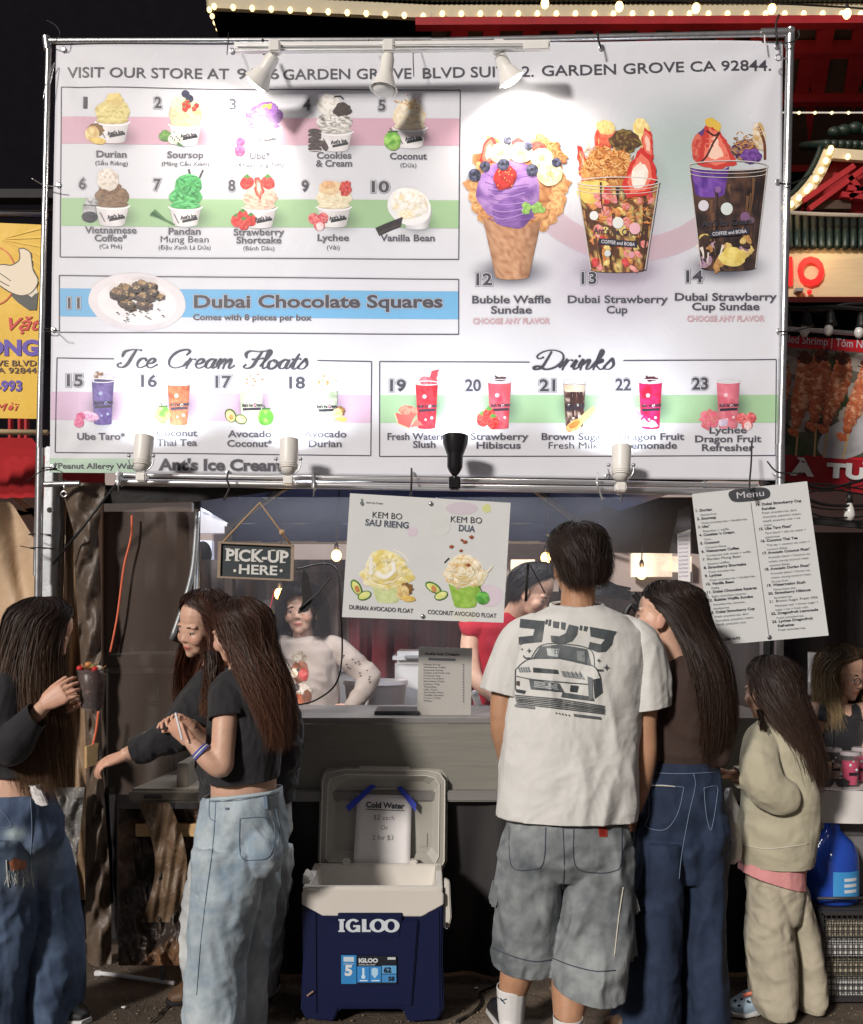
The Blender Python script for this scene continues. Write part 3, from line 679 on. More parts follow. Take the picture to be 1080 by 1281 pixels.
 for i in range(34):
  a = random.uniform(0, 6.28); r = random.uniform(0, 1) ** .6; x = 172 + math.cos(a) * r * 30; y = 370 + math.sin(a) * r * 16 - (1 - r) * 6; s = random.uniform(6, 9); q = random.uniform(-.5, .5)
  k.poly([(x - s, y), (x - s * .3 + q, y - s * .7), (x + s, y - s * .2), (x + s * .9, y + s * .6), (x - s * .2, y + s * .9), (x - s, y + s * .5)], random.choice([(62, 50, 50), (78, 62, 58), (50, 40, 42)]), 3)
  k.poly([(x - s * .9, y), (x - s * .3, y - s * .65), (x + s * .9, y - s * .15), (x + s * .1, y + s * .35)], random.choice([(105, 84, 70), (128, 102, 78), (150, 120, 84)]), 2)
  for _ in range(5): k.blob(x + random.uniform(-s, s) * .6, y + random.uniform(-s, s) * .4, 1.4, 1, [(190, 165, 120), (165, 135, 95)], .2, .5, 0, .1, 2, 6)
 for i in range(14): k.blob(random.uniform(140, 205), random.uniform(385, 402), 1.6, 1, [(80, 60, 50), (60, 45, 40)], .2, .5, 0, 0, 2, 6)
 k.build('printed_picture', banner)
row_pics()
def sundaes():
 random.seed(9)
 WF = [(196, 135, 85), (222, 165, 110), (165, 100, 58)]
 k = Pic(BAN)
 k.blob(648, 228, 60, 58, WF, .14, .12, 0, .15, 9, 44, lobes=12)
 for i in range(22):
  a = R(-60 + i * 14.5) ; k.blob(648 + math.cos(a) * 52, 238 + math.sin(a) * 50, 11, 9, [WF[0], WF[1], (238, 190, 130)], .15, .3, math.degrees(a), .4, 5, 14)
 k.trap(641, 272, 37, 346, 21, [(190, 140, 105), (212, 165, 130), (172, 120, 88)], .5, .35, 14, 16, curve=.18)
 for i in range(10): k.blob(608 + i * 8, 272 + abs(i - 4.5) * -3 + 8, 9, 8, WF, .15, .3, 0, .3, 5, 14)
 k.blob(636, 238, 40, 38, [(120, 80, 160), (160, 118, 195), (185, 145, 210)], .06, .06, 0, .45, 9, 36); k.blob(642, 266, 26, 20, [(110, 70, 150), (150, 108, 188)], .08, .08, 0, .45)
 for i in range(14): y = 214 + i * 4.5; k.line(bez([(608 + random.uniform(-3, 8), y), (630, y + 6), (668 - random.uniform(-3, 12), y + random.uniform(-3, 4))], 5), 1.2, (132, 92, 170) if i % 2 else (176, 138, 206))
 for i in range(7): k.blob(668 + random.uniform(-12, 10), 262 + random.uniform(-14, 12), 5, 4, [(120, 170, 80), (160, 200, 110)], .2, .4)
 for x, y, r in ((676, 178, 12), (690, 186, 12), (700, 198, 10)): k.blob(x, y, r, r * .8, [(180, 110, 62), (225, 170, 110), (150, 80, 42)], .2, .6)
 strawb_cut(k, [(600, 200), (606, 178), (616, 170), (622, 180), (618, 202), (606, 210)]); k.blob(648, 178, 8, 5, [(190, 30, 35), (225, 60, 60)]); k.blob(672, 186, 12, 9, [(190, 40, 38), (230, 85, 70)], .1)
 for x, y, rx, ry in ((627, 192, 14, 13), (652, 191, 15, 13), (678, 198, 14, 12), (688, 218, 16, 15)):
  k.blob(x, y, rx, ry, [(228, 205, 150), (242, 226, 180), (250, 240, 205)], .04, .15, 0, .25, 7, 24); k.blob(x, y, 3.4, 3, [(205, 170, 110), (225, 195, 140)], .2, .6, 0, .1, 3, 10)
  for a in range(6): k.blob(x + math.cos(a) * 4.4, y + math.sin(a) * 3.6, .8, .8, [(140, 110, 70), (120, 90, 60)], 0, .3, 0, 0, 2, 6)
 k.blob(632, 222, 14, 16, [(190, 28, 32), (222, 60, 52), (165, 18, 26)], .08, .2, 20, .4, 7, 22)
 for _ in range(16): k.blob(632 + random.uniform(-9, 9), 222 + random.uniform(-11, 11), .7, 1, [(235, 190, 120), (225, 160, 100)], 0, .3, 0, 0, 2, 6)
 for x, y, r in ((635, 175, 5), (594, 219, 8), (607, 208, 6.5), (630, 206, 7.5), (666, 213, 7.5), (696, 204, 6), (661, 183, 5.5)): k.blob(x, y, r, r, [(34, 36, 62), (64, 68, 100), (100, 104, 135)], .03, .25, 0, .6, 5, 18); k.blob(x - .5, y - .6, r * .3, r * .3, [(22, 24, 42), (30, 30, 50)], .2, .3, 0, 0, 3, 8)
 k.build('printed_picture', banner)
 def drips(k, x, y0, hw, y1, hb, n, cols):
  for i in range(n):
   u = random.uniform(-.9, .9); a = random.uniform(0, .8); b = min(1, a + random.uniform(.1, .45)); xx = lambda t: x + u * (hw + (hb - hw) * t) + random.uniform(-1.2, 1.2)
   k.line(bez([(xx(a), y0 + (y1 - y0) * a), (xx((a + b) / 2), y0 + (y1 - y0) * (a + b) / 2), (xx(b), y0 + (y1 - y0) * b)], 4), random.uniform(1.5, 5), random.choice(cols), .8)
 def chunks(k, x, y0, hw, y1, hb, n, pals, r=5):
  for i in range(n):
   t = random.random(); u = random.uniform(-.88, .88); k.blob(x + u * (hw + (hb - hw) * t), y0 + (y1 - y0) * t, random.uniform(.5, 1.2) * r, random.uniform(.4, 1) * r, random.choice(pals), .22, .4, random.uniform(0, 90), .3, 4, 12)
 def glass(k, x, y0, hw, y1, hb):
  k.line([(x + math.cos(a / 20 * 2 * PI) * (hw + 1), y0 + math.sin(a / 20 * 2 * PI) * 6) for a in range(21)], 1.2, (205, 200, 200))
  k.line([(x - hw, y0), (x - hb, y1)], 1.3, (190, 186, 186)); k.line([(x + hw, y0), (x + hb, y1)], 1.3, (190, 186, 186))
  for dy in (4, 9): k.line([(x + math.cos(a / 12 * PI) * hw * .98, y0 + dy + math.sin(a / 12 * PI) * 6) for a in range(13)], .7, (215, 205, 200))
 def dots(k, L):
  for x, y, r, c in L: k.blob(x, y, r, r * 1.05, [c, c], 0, .1, 0, .05, 3, 18)
 # 13
 k = Pic(BAN, step=.00002); x, y0, hw, y1, hb = 773, 229, 51, 338, 34
 k.blob(757, 172, 13, 20, [(205, 60, 50), (235, 120, 90)], .06, .15, 15); k.blob(758, 160, 12, 9, [(225, 200, 120), (240, 225, 160)], .08, .3, 20)
 k.blob(803, 168, 11, 20, [(225, 200, 120), (245, 228, 165)], .06, .2, -12); strawb_cut(k, [(806, 160), (816, 170), (818, 200), (806, 196), (802, 176)])
 k.blob(782, 178, 19, 15, [(70, 45, 30), (105, 70, 45), (50, 30, 22), (140, 120, 60)], .16, .3)
 strawb_cut(k, [(722, 182), (728, 184), (738, 214), (742, 246), (732, 240), (724, 214)]); k.blob(760, 212, 32, 26, [(215, 150, 80), (180, 105, 50), (235, 185, 120)], .12, .3)
 for i in range(170):
  a = random.uniform(0, 6.28); r = random.random() ** .5; x_, y_ = 758 + math.cos(a) * r * 34, 205 + math.sin(a) * r * 25; d = random.uniform(0, 6.28); L = random.uniform(4, 9)
  k.line([(x_, y_), (x_ + math.cos(d) * L * .5 + random.uniform(-1, 1), y_ + math.sin(d) * L * .5), (x_ + math.cos(d) * L, y_ + math.sin(d) * L)], 1.1, random.choice([(205, 125, 60), (235, 170, 95), (165, 92, 42), (245, 200, 135)]))
 k.trap(x, y0, hw, y1, hb, [(90, 55, 38), (215, 185, 100), (205, 90, 70), (235, 215, 140), (110, 70, 45)], .07, .25, 22, 24, curve=.1, contrast=2.6)
 k.blob(745, 240, 22, 16, [(225, 195, 95), (240, 215, 130)], .15, .15); chunks(k, x, y0 + 4, hw, y1, hb, 60, [[(190, 40, 50), (225, 95, 95)], [(225, 195, 110), (240, 220, 150)], [(190, 115, 60), (225, 160, 95)], [(235, 170, 165), (215, 110, 110)]], 6)
 drips(k, x, y0, hw, y1, hb, 20, [(70, 42, 32), (92, 56, 40), (50, 30, 25)])
 for i in range(70): a = random.uniform(-.6, .9); t = random.uniform(.15, .5); x_ = x + a * 44; y_ = y0 + t * 105; d = random.uniform(0, 6.28); k.line([(x_, y_), (x_ + math.cos(d) * 6, y_ + math.sin(d) * 5)], 1, random.choice([(205, 120, 60), (235, 165, 95)]))
 strawb_cut(k, [(802, 186), (816, 198), (822, 226), (808, 246), (784, 250), (778, 232), (788, 206)])
 k.blob(800, 222, 10, 16, [(240, 225, 210), (250, 240, 232)], .08, .1, 10, .1)
 dots(k, [(743, 271, 5.5, (225, 228, 228)), (773, 280, 7, (222, 226, 224)), (794, 287, 7, (228, 178, 190)), (760, 318, 4, (205, 215, 215)), (790, 320, 4, (215, 150, 165))])
 glass(k, x, y0, hw, y1, hb); k.build('printed_picture', banner)
 T(BAN, banner, "Ant's Ice Cream", 742, 293, 803, 296, 8, MATS['ink'], .0072, bold=.02, name='printed_logo')
 # 14
 k = Pic(BAN, step=.00002); x, y0, hw, y1, hb = 911, 208, 49, 336, 34
 k.poly([(872, 168), (884, 160), (884, 196), (870, 190)], (95, 60, 120), 3); k.blob(874, 186, 9, 18, [(190, 60, 55), (225, 120, 100)], .08, .2); strawb_cut(k, [(884, 152), (898, 158), (914, 186), (922, 206), (896, 214), (872, 206), (876, 182)], (200, 60, 55))
 k.poly([(882, 150), (892, 148), (902, 156), (900, 166), (892, 160), (884, 158)], (225, 190, 80), 3); k.line(bez([(884, 164), (894, 170), (900, 166), (892, 180), (884, 196), (876, 204)], 5), 2.4, (62, 28, 30))
 k.blob(932, 190, 17, 14, [(60, 30, 60), (120, 70, 140), (190, 150, 90), (40, 25, 25)], .15, .25); k.blob(950, 172, 8, 18, [(235, 225, 205), (200, 165, 110)], .1, .2, -8); k.line(bez([(948, 158), (956, 178), (957, 200)], 6), 3.5, (110, 62, 38))
 for i in range(50): x_ = 930 + random.gauss(0, 9); y_ = 180 + random.gauss(0, 6); d = random.uniform(0, 6.28); k.line([(x_, y_), (x_ + math.cos(d) * 6, y_ + math.sin(d) * 4)], 1, random.choice([(205, 150, 85), (150, 95, 55)]))
 k.blob(940, 196, 13, 9, [(90, 50, 130), (130, 85, 170)], .12, .2)
 k.trap(x, y0, hw, y1, hb, [(34, 24, 26), (58, 40, 38), (90, 62, 50)], .08, .2, 18, 20, curve=.1); k.trap(888, y0 + 1, 24, y0 + 36, 18, [(85, 45, 140), (130, 85, 180), (110, 65, 165)], .05, .15, 10, 8, curve=.2)
 drips(k, x, y0 + 8, hw, y1, hb, 22, [(30, 20, 22), (70, 46, 40), (48, 32, 30), (110, 78, 55)]); chunks(k, x, y0 + 82, hb + 8, y1, hb, 32, [[(195, 165, 90), (225, 200, 130)], [(170, 120, 70), (200, 155, 95)], [(45, 30, 28), (70, 50, 40)], [(190, 160, 170), (130, 90, 140)]], 7)
 k.blob(916, 322, 17, 12, [(215, 190, 95), (235, 215, 130)], .1, .15); drips(k, 888, y0 + 96, 20, y1, 12, 8, [(225, 215, 205), (40, 28, 28)])
 dots(k, [(880, 258, 6.5, (215, 212, 222)), (909, 262, 7.5, (212, 222, 220)), (932, 272, 6, (128, 92, 132)), (940, 276, 4, (105, 84, 100)), (898, 238, 4, (140, 96, 160))])
 glass(k, x, y0, hw, y1, hb); k.build('printed_picture', banner)
 T(BAN, banner, "Ant's Ice Cream", 878, 285, 940, 281, 8, MATS['ink'], .0072, bold=.02, name='printed_logo')
 for x0, y0_, x1, y1_ in ((749, 303, 797, 307), (888, 294, 937, 290)):
  k = Pic(BAN, .0074); k.poly([(x0, y0_ - 4), (x1, y1_ - 4), (x1, y1_ + 4), (x0, y0_ + 4)], (44, 44, 58)); k.build('printed_plate', banner)
  T(BAN, banner, 'COFFEE and BOBA', x0 + 3, y0_ + 2, x1 - 3, y1_ + 2, 4.4, MATS['halo_white'], .0078, bold=.02, name='printed_logo')
sundaes()
def drinks():
 random.seed(31)
 def cup(x, y0, hw, y1, pal, top=None, dot=(235, 225, 225), freq=.12, contrast=1.4):
  k = Pic(BAN);
  if top: top(k)
  k.trap(x, y0, hw, y1, hw * .78, pal, freq, .3, 12, 16, curve=.16, contrast=contrast)
  k.line([(x + math.cos(a / 16 * 2 * PI) * (hw + 1.5), y0 + math.sin(a / 16 * 2 * PI) * 2.6) for a in range(17)], 1, (222, 222, 228))
  for dx, dy, r in ((-.2, .3, 2.6), (.3, .52, 2.2), (-.5, .52, 1.6), (.45, .78, 1.8), (-.1, .82, 1.4)): k.blob(x + dx * hw, y0 + (y1 - y0) * dy, r, r, [dot, dot], 0, .1, 0, 0, 3, 12)
  k.line([(x - hw * .72, y0 + (y1 - y0) * .62), (x + hw * .8, y0 + (y1 - y0) * .60)], 3.4, (50, 44, 60)); return k
 def fin(k, x, y0, hw, y1): k.build('printed_picture', banner); T(BAN, banner, "Ant's Ice Cream", x - hw * .78, y0 + (y1 - y0) * .56, x + hw * .9, y0 + (y1 - y0) * .54, 4.6, MATS['ink'], .0034, bold=.04, name='printed_logo')
 def whip(x, y, r, pal, crumbs=None):
  def f(k):
   for dx, dy, s in ((0, 0, 1), (-.45, .35, .7), (.45, .35, .7), (.1, -.45, .55)): k.blob(x + dx * r, y + dy * r, r * s, r * s * .75, pal, .12, .25)
   for _ in range(crumbs[1] if crumbs else 0): k.blob(x + random.gauss(0, r * .4), y + random.gauss(0, r * .25) - 2, 1.6, 1.2, [crumbs[0], crumbs[0]], .2, .3, 0, 0, 2, 6)
  return f
 k = cup(129, 476, 14, 530, [(95, 78, 140), (115, 98, 158), (84, 66, 128)], lambda k: (k.blob(124, 470, 6, 5, [(215, 200, 190), (120, 90, 70)], .2), k.blob(136, 472, 8, 4, [(215, 210, 225), (195, 190, 210)], .1), k.line([(118, 476), (142, 478)], 4, (70, 55, 100))), (150, 160, 190))
 k.blob(112, 521, 13, 6, [(228, 190, 215), (200, 140, 180)], .05, .4, 12); k.blob(101, 521, 6, 5, [(190, 70, 120), (215, 105, 150)]); k.blob(99, 529, 6.5, 6, [(205, 85, 135), (225, 130, 165)]); fin(k, 129, 476, 14, 530)
 k = cup(224, 480, 14, 531, [(190, 95, 60), (215, 120, 80), (170, 78, 48)], whip(224, 474, 11, OLDW), (215, 215, 190)); coconut(k, 204, 519, 10); fin(k, 224, 480, 14, 531)
 k = cup(315, 484, 15, 530, [(205, 215, 190), (222, 228, 208), (190, 205, 175)], whip(315, 479, 13, [(238, 230, 220), (225, 205, 190)], ((185, 140, 95), 9)), (235, 175, 200)); avocado(k, 298, 520, 1); coconut(k, 333, 522, 10); fin(k, 315, 484, 15, 530)
 k = cup(408, 487, 15, 530, [(180, 195, 170), (205, 215, 190), (160, 178, 150)], whip(408, 479, 13, [(225, 215, 190), (240, 236, 225), (200, 180, 140)], ((185, 150, 90), 6)), (225, 175, 195)); k.blob(392, 516, 7, 9, [(225, 228, 190), (240, 240, 215)], .03, .2, -20); k.blob(386, 514, 6, 8, [(205, 205, 175), (225, 225, 195)], .03); k.blob(395, 523, 7, 5, [(240, 238, 215), (232, 232, 200)]); durian_fruit(k, 422, 518, .8); fin(k, 408, 487, 15, 530)
 k = cup(534, 479, 14, 535, [(205, 35, 55), (228, 60, 75), (185, 25, 45)], lambda k: (k.poly([(540, 464), (550, 462), (546, 482), (537, 480)], (215, 70, 85), 4), k.blob(533, 476, 8, 5, [(220, 80, 95), (235, 130, 140)], .15)), (240, 200, 205))
 k.blob(511, 514, 12, 7, [(225, 95, 85), (240, 150, 130)], .03, .3, 10); k.poly([(494, 517), (520, 520), (512, 536), (498, 530)], (222, 100, 95), 4); k.poly([(520, 524), (531, 532), (514, 535)], (228, 115, 105), 3); k.line([(494, 517), (498, 530), (512, 536)], 1.4, (225, 215, 180)); fin(k, 534, 479, 14, 535)
 for x, pal, dk in ((625, [(205, 60, 80), (232, 100, 115), (225, 85, 100)], (45, 30, 35)), (814, [(200, 20, 85), (230, 45, 110), (190, 25, 60)], (70, 20, 40)), (911, [(215, 105, 125), (232, 140, 155), (222, 120, 140)], None)):
  k = cup(x, 477, 14.5, 535, pal, (lambda k, x=x, dk=dk: (k.blob(x + 1, 474, 8, 2.6, [dk, (110, 60, 60)], .3, .5), k.line([(x - 6, 470), (x + 2, 475)], 1.6, dk))) if dk else None, (240, 200, 210), .07)
  if x == 625:
   for a, b in ((604, 525), (612, 519), (617, 528)): fruit_strawb(k, a, b, 8)
  elif x == 814:
   k.blob(790, 520, 13, 11, [(228, 150, 190), (240, 200, 215), (215, 110, 165)], .14, .3, 0, .2, 6, 20, lobes=7); k.poly([(798, 533), (806, 523), (816, 533)], (240, 215, 230), 4); k.poly([(806, 534), (816, 525), (824, 533)], (238, 205, 225), 4)
  else:
   k.blob(888, 525, 13, 12, [(222, 95, 125), (235, 140, 160), (205, 120, 110)], .12, .3, 0, .2, 6, 20, lobes=8); k.blob(905, 529, 6, 5, [(225, 215, 235), (205, 190, 220)], .08); lychee(k, 934, 527, 7)
  fin(k, x, 477, 14.5, 535)
 k = cup(719, 478, 14, 533, [(70, 45, 45), (110, 78, 68), (215, 200, 185), (85, 56, 50)], None, (215, 225, 215), .16, 2.8); k.trap(719, 480, 13.5, 489, 13, [(228, 214, 196), (215, 195, 170)], .1);
 for _ in range(7): x = 719 + random.uniform(-11, 11); k.line([(x, 490), (x + random.uniform(-2, 2), 490 + random.uniform(10, 36))], random.uniform(1, 3), (58, 34, 34))
 k.line([(744, 510), (726, 526)], 6, (215, 170, 120), 8); k.blob(719, 532, 12, 6, [(205, 150, 90), (225, 180, 120)], .04, .2, -32); k.blob(719, 531, 8, 3.4, [(190, 130, 60), (170, 110, 50)], .06, .5, -32); fin(k, 719, 478, 14, 535)
drinks()
# ------------------------------------------------------------------ tent frame and pipes that hold the banner
def tubeobj(name, pts, r, mat, label=None, cat=None, group=None, parent=None, n=10):
 mb = MB().tube(pts, r, n); o = mb.build(name, MATS[mat], parent, smooth=True, angle=40)
 return mark(o, label, cat, group) if parent is None else o
def fall(px, py, Y): return P(px, py, Y)
fr = thing('pipe_scaffold', 'galvanised pipe frame that carries the big white banner', 'pipe frame', P(60, 1223, 4.24))
def pipe(name, a, b, r, mat='galv'): return MB().tube([a, b], r, 12).build(name, MATS[mat], fr, smooth=True, angle=40)
pl_top = P(61, 50, 4.20); pl_mid = P(53, 560, 4.20); pl_bot = P(43, 1100, 4.20); pl_bot.z = 0
pipe('upright_pipe', pl_top, P(45, 720, 4.20), .0125); pipe('upright_pipe', P(50, 560, 4.2), Vector((P(42, 800, 4.2).x, 4.2, 0)), .0165)
pr_top = P(989, 40, 3.98); pr_b = P(975, 560, 3.98)
pipe('upright_pipe', pr_top, P(976, 605, 3.98), .016); pipe('upright_pipe', P(976.5, 556, 3.98), Vector((P(972, 800, 3.98).x, 3.98, 0)), .0185)
pipe('crossbar', P(58, 51, 4.20), P(540, 50, 4.1), .011); pipe('crossbar', P(540, 51, 4.1), P(992, 41, 3.98), .012)
pipe('crossbar', P(952, 41, 3.985), P(993, 40, 3.975), .0165)
pipe('corner_elbow', P(989, 36, 3.98), P(988, 58, 3.98), .019); pipe('corner_elbow', P(58, 46, 4.2), P(60, 62, 4.2), .017)
pipe('crossbar', P(56, 606, 4.19), P(100, 605, 4.19), .012)
MB().tube([P(146, 594, 4.08), P(760, 604, 4.0), P(948, 608, 3.96)], .0105, 12).build('crossbar', MATS['alu'], fr, smooth=True, angle=40)
MB().tube([P(146, 603, 4.06), P(760, 613, 3.99), P(940, 616, 3.95)], .015, 12).build('crossbar', MATS['alu'], fr, smooth=True, angle=40)
for x in (150, 393, 775, 880):
 q = P(x, 599 + (x - 146) * .017, 4.03); MB().box(q, (.014, .05, .058)).build('pipe_clamp', MATS['galv'], fr, bevel=.003)
 MB().tube([q + V(0, -.02, .03), q + V(.004, -.035, -.03), q + V(0, -.02, -.06)], .003, 6).build('clamp_hook', MATS['galv'], fr, smooth=True)
# square tent leg beside the left pipe
tl = thing('tent_leg', 'grey square steel tent leg strapped beside the round left pipe', 'tent leg', Vector((P(62, 600, 4.3).x, 4.3, 0)))
x = P(64, 600, 4.3).x
MB().beam(P(68, 560, 4.3), Vector((P(50, 800, 4.3).x, 4.3, .02)), .058, .058).build('square_tube', MATS['galv_dull'], tl, bevel=.004)
MB().box((P(40, 800, 4.3).x, 4.3, .012), (.14, .14, .012)).build('foot_plate', MATS['galv_dull'], tl, bevel=.002)
MB().ell(P(62, 638, 4.25), (.012, .006, .012)).build('push_button', MATS['alu'], tl, smooth=True)
MB().beam(P(78, 600, 4.36), Vector((P(60, 800, 4.36).x, 4.36, .02)), .03, .03).build('inner_tube', MATS['galv'], tl, bevel=.003)
# zip ties
def tie(pts, label, r=.002, mat='black_zip', name='zip_tie'):
 mark(MB().tube(bez(pts, 6), r, 6).build(name, MATS[mat], smooth=True), label, 'zip tie' if 'zip' in name else 'hook')
def ringtie(c, r, Y, label, tail=None):
 q = P(*c, Y); pts = [q + V(math.cos(a) * r, math.sin(a) * r, 0) for a in np.linspace(0, 6.28, 12)]
 if tail: pts += [P(*t, Y - .05) for t in tail]
 mark(MB().tube(pts, .0022, 6).build('zip_tie', MATS['black_zip'], smooth=True), label, 'zip tie')
ringtie((50, 669), .045, 4.23, 'upper black tie binding the round pipe to the square leg'); ringtie((52, 686), .047, 4.23, 'lower black tie binding pipe and square leg, tail pointing left', [(40, 686), (25, 683)])
ringtie((62, 413), .022, 4.18, 'black tie at the middle left eyelet of the banner', [(66, 413), (74, 414)])
ringtie((62, 586), .03, 4.17, 'black tie at the lower left corner of the banner, long tail down left', [(50, 590), (34, 602)])
tie([P(63, 58, 4.2), P(70, 50, 4.15), P(75, 42, 4.15), P(70, 32, 4.15), P(58, 25, 4.15)], 'looping black tie at the upper left banner corner')
tie([P(62, 110, 4.2), P(68, 78, 4.18), P(58, 105, 4.16), P(54, 124, 4.16)], 'thin copper wire hanging by the upper left corner', .0016, 'orange_cord' if 'orange_cord' in MATS else 'galv', 'wire_loop')
tie([P(74, 232, 4.15), P(66, 233, 4.16), P(54, 231, 4.17), P(40, 223, 4.15)], 'thin pale tie sticking out left of the banner edge, upper half', .0022, 'galv')
for (x, y, Y, l, pts) in ((975, 228, 3.95, 'tie at the right banner edge level with the tall chocolate cup', [(975, 229), (988, 230), (1000, 226), (1017, 217)]),
                          (975, 415, 3.95, 'tie at the right banner edge just above the drinks row', [(974, 415), (992, 414), (1006, 411), (1018, 408)]),
                          (975, 592, 3.93, 'tie at the lower right banner corner', [(960, 577), (972, 590), (990, 592), (1006, 592)])):
 tie([P(a, b, Y) for a, b in pts], l, .003)
tie([P(286, 40, 4.1), P(285, 55, 4.05), P(284, 68, 4.08)], 'short black tie left of the light rail'); tie([P(329, 50, 4.05), P(329, 62, 4.0), P(331, 68, 4.0)], 'black clip on the light rail by the left lamp', .006)
tie([P(462, 49, 4.05), P(460, 55, 4.0), P(462, 63, 4.0)], 'small tie on the rail left of the middle lamp'); tie([P(518, 50, 4.05), P(517, 70, 4.0), P(518, 96, 4.03)], 'black strap hanging in front of the heading')
tie([P(748, 40, 4.0), P(749, 50, 3.98), P(752, 60, 4.0)], 'dark tie over the top pipe right of the light rail', .004)
tie([P(975, 18, 3.96), P(971, 30, 3.96), P(972, 45, 3.96), P(973, 56, 3.97)], 'long black tie by the upper right corner', .004); tie([P(978, 54, 3.95), P(992, 52, 3.94), P(1000, 46, 3.94), P(999, 37, 3.94)], 'curled tie end right of the upper right corner', .003)
tie([P(957, 44, 3.97), P(957, 50, 3.96), P(958, 56, 3.96)], 'white hook under the top pipe near the right corner', .003, 'white_paint', 'banner_hook')
tie([P(286, 590, 4.0), P(284, 600, 3.97), P(287, 610, 3.97), P(280, 626, 3.97)], 'black hook over the lower pipe above the pick-up sign', .004, name='pipe_hook'); tie([P(515, 586, 4.0), P(515, 600, 3.95), P(514, 622, 3.96)], 'black hook that holds the float poster', .004, name='pipe_hook')
tie([P(748, 592, 3.97), P(747, 602, 3.93), P(750, 615, 3.93), P(755, 626, 3.93)], 'silver hook on the lower pipe right of the black lamp', .004, 'alu', 'pipe_hook')
def eyelet(i, x, y, lab):
 q = BAN.at(x, y, .004); MB().lathe([(.004, 0), (.011, 0), (.012, .002), (.0105, .004), (.005, .003)], q, 14, axis=(0, -1, 0)).build('eyelet', MATS['galv'], banner, smooth=True)
for i, (x, y) in enumerate(((80, 62), (290, 63), (518, 62), (752, 60), (972, 58), (74, 232), (68, 413), (66, 584), (286, 592), (517, 594), (760, 596), (972, 594), (973, 228), (974, 415))): eyelet(i, x, y, '')
# ring screws
for (x, y, Y, l) in ((974, 72, 3.95, 'eye screw on the right post below the top corner'), (80, 618, 4.15, 'small chain ring hanging under the lower left banner corner')):
 q = P(x, y, Y); mark(MB().tube([q + V(math.cos(a) * .012, 0, math.sin(a) * .012) for a in np.linspace(0, 6.28, 14)], .003, 6).tube([q + V(.01, 0, .0), q + V(.04, .01, .0)] if x > 900 else [q + V(0, 0, .012), q + V(0, 0, .045)], .0028, 6).build('eye_ring', MATS['alu'], smooth=True), l, 'ring')
# ------------------------------------------------------------------ lamps on the banner
LW = {}
def spot(name, loc, target, power, angle, color=(1, .96, .90), blend=.6, r=.02):
 l = bpy.data.lights.new(name, 'SPOT'); l.energy = power; l.spot_size = R(angle); l.spot_blend = blend; l.color = color; l.shadow_soft_size = r
 o = bpy.data.objects.new(name, l); COL.objects.link(o); o.location = loc; o.rotation_euler = (Vector(target) - Vector(loc)).to_track_quat('-Z', 'Y').to_euler(); return o
rail = thing('light_rail', 'white track rail along the top edge of the banner', 'light rail', P(480, 62, 3.96))
MB().beam(P(294, 60, 3.98), P(688, 57, 3.9), .036, .030).build('rail_body', MATS['white_paint'], rail, bevel=.003)
for dy in (-3, 3): MB().beam(P(296, 60 + dy, 3.955), P(655, 57.5 + dy, 3.88), .004, .003).build('rail_groove', MATS['galv_dull'], rail)
MB().beam(P(655, 57, 3.88), P(687, 56.5, 3.875), .012, .034).build('feed_box', MATS['white_paint'], rail, bevel=.003)
def top_lamp(px, py, tip, label, lit=True):
 a = P(px, py, 3.93); b = Vector(tip); t = thing('track_lamp', label, 'spotlight', a, 'spotlights along the top rail'); d = (b - a).normalized()
 MB().box(P(px, py - 9, 3.93), (.045, .04, .05)).build('rail_adapter', MATS['white_paint'], t, bevel=.005)
 MB().tube([P(px, py - 4, 3.93), a + d * .02], .009, 10).build('swivel', MATS['white_paint'], t, smooth=True)
 L = (b - a).length
 MB().lathe([(.006, 0), (.022, .004), (.027, .02), (.027, L * .52), (.030, L * .55), (.045, L * .86), (.056, L), (.053, L), (.042, L * .86), (.026, L * .56), (.001, L * .54)], a, 24, axis=d).build('lamp_head', MATS['lamp_white'], t, smooth=True, angle=50)
 MB().lathe([(.012, L * .58), (.024, L * .75), (.040, L * .95), (.044, L * 1.02), (.036, L * 1.10), (.018, L * 1.15), (.001, L * 1.16)], a, 20, axis=d).build('bulb', MATS['bulb_lit'] if lit else MATS['bulb_glass'], t, smooth=True)
 return a + d * (L * 1.18), d
p1, d1 = top_lamp(344, 68, P(322, 103, 3.985), 'lit white track lamp aimed down left over the heading'); top_lamp(486, 68, P(480, 112, 3.93), 'unlit white track lamp hanging straight down in the middle', False); p3, d3 = top_lamp(624, 68, P(640, 100, 3.96), 'lit white track lamp aimed down right above the waffle sundae')
spot('track_lamp_beam', p1, p1 + Vector((-.16, .12, -.19)), 15, 150, (1, .93, .84)); spot('track_lamp_beam', p3, p3 + Vector((.05, .13, -.22)), 18, 150, (1, .90, .78))
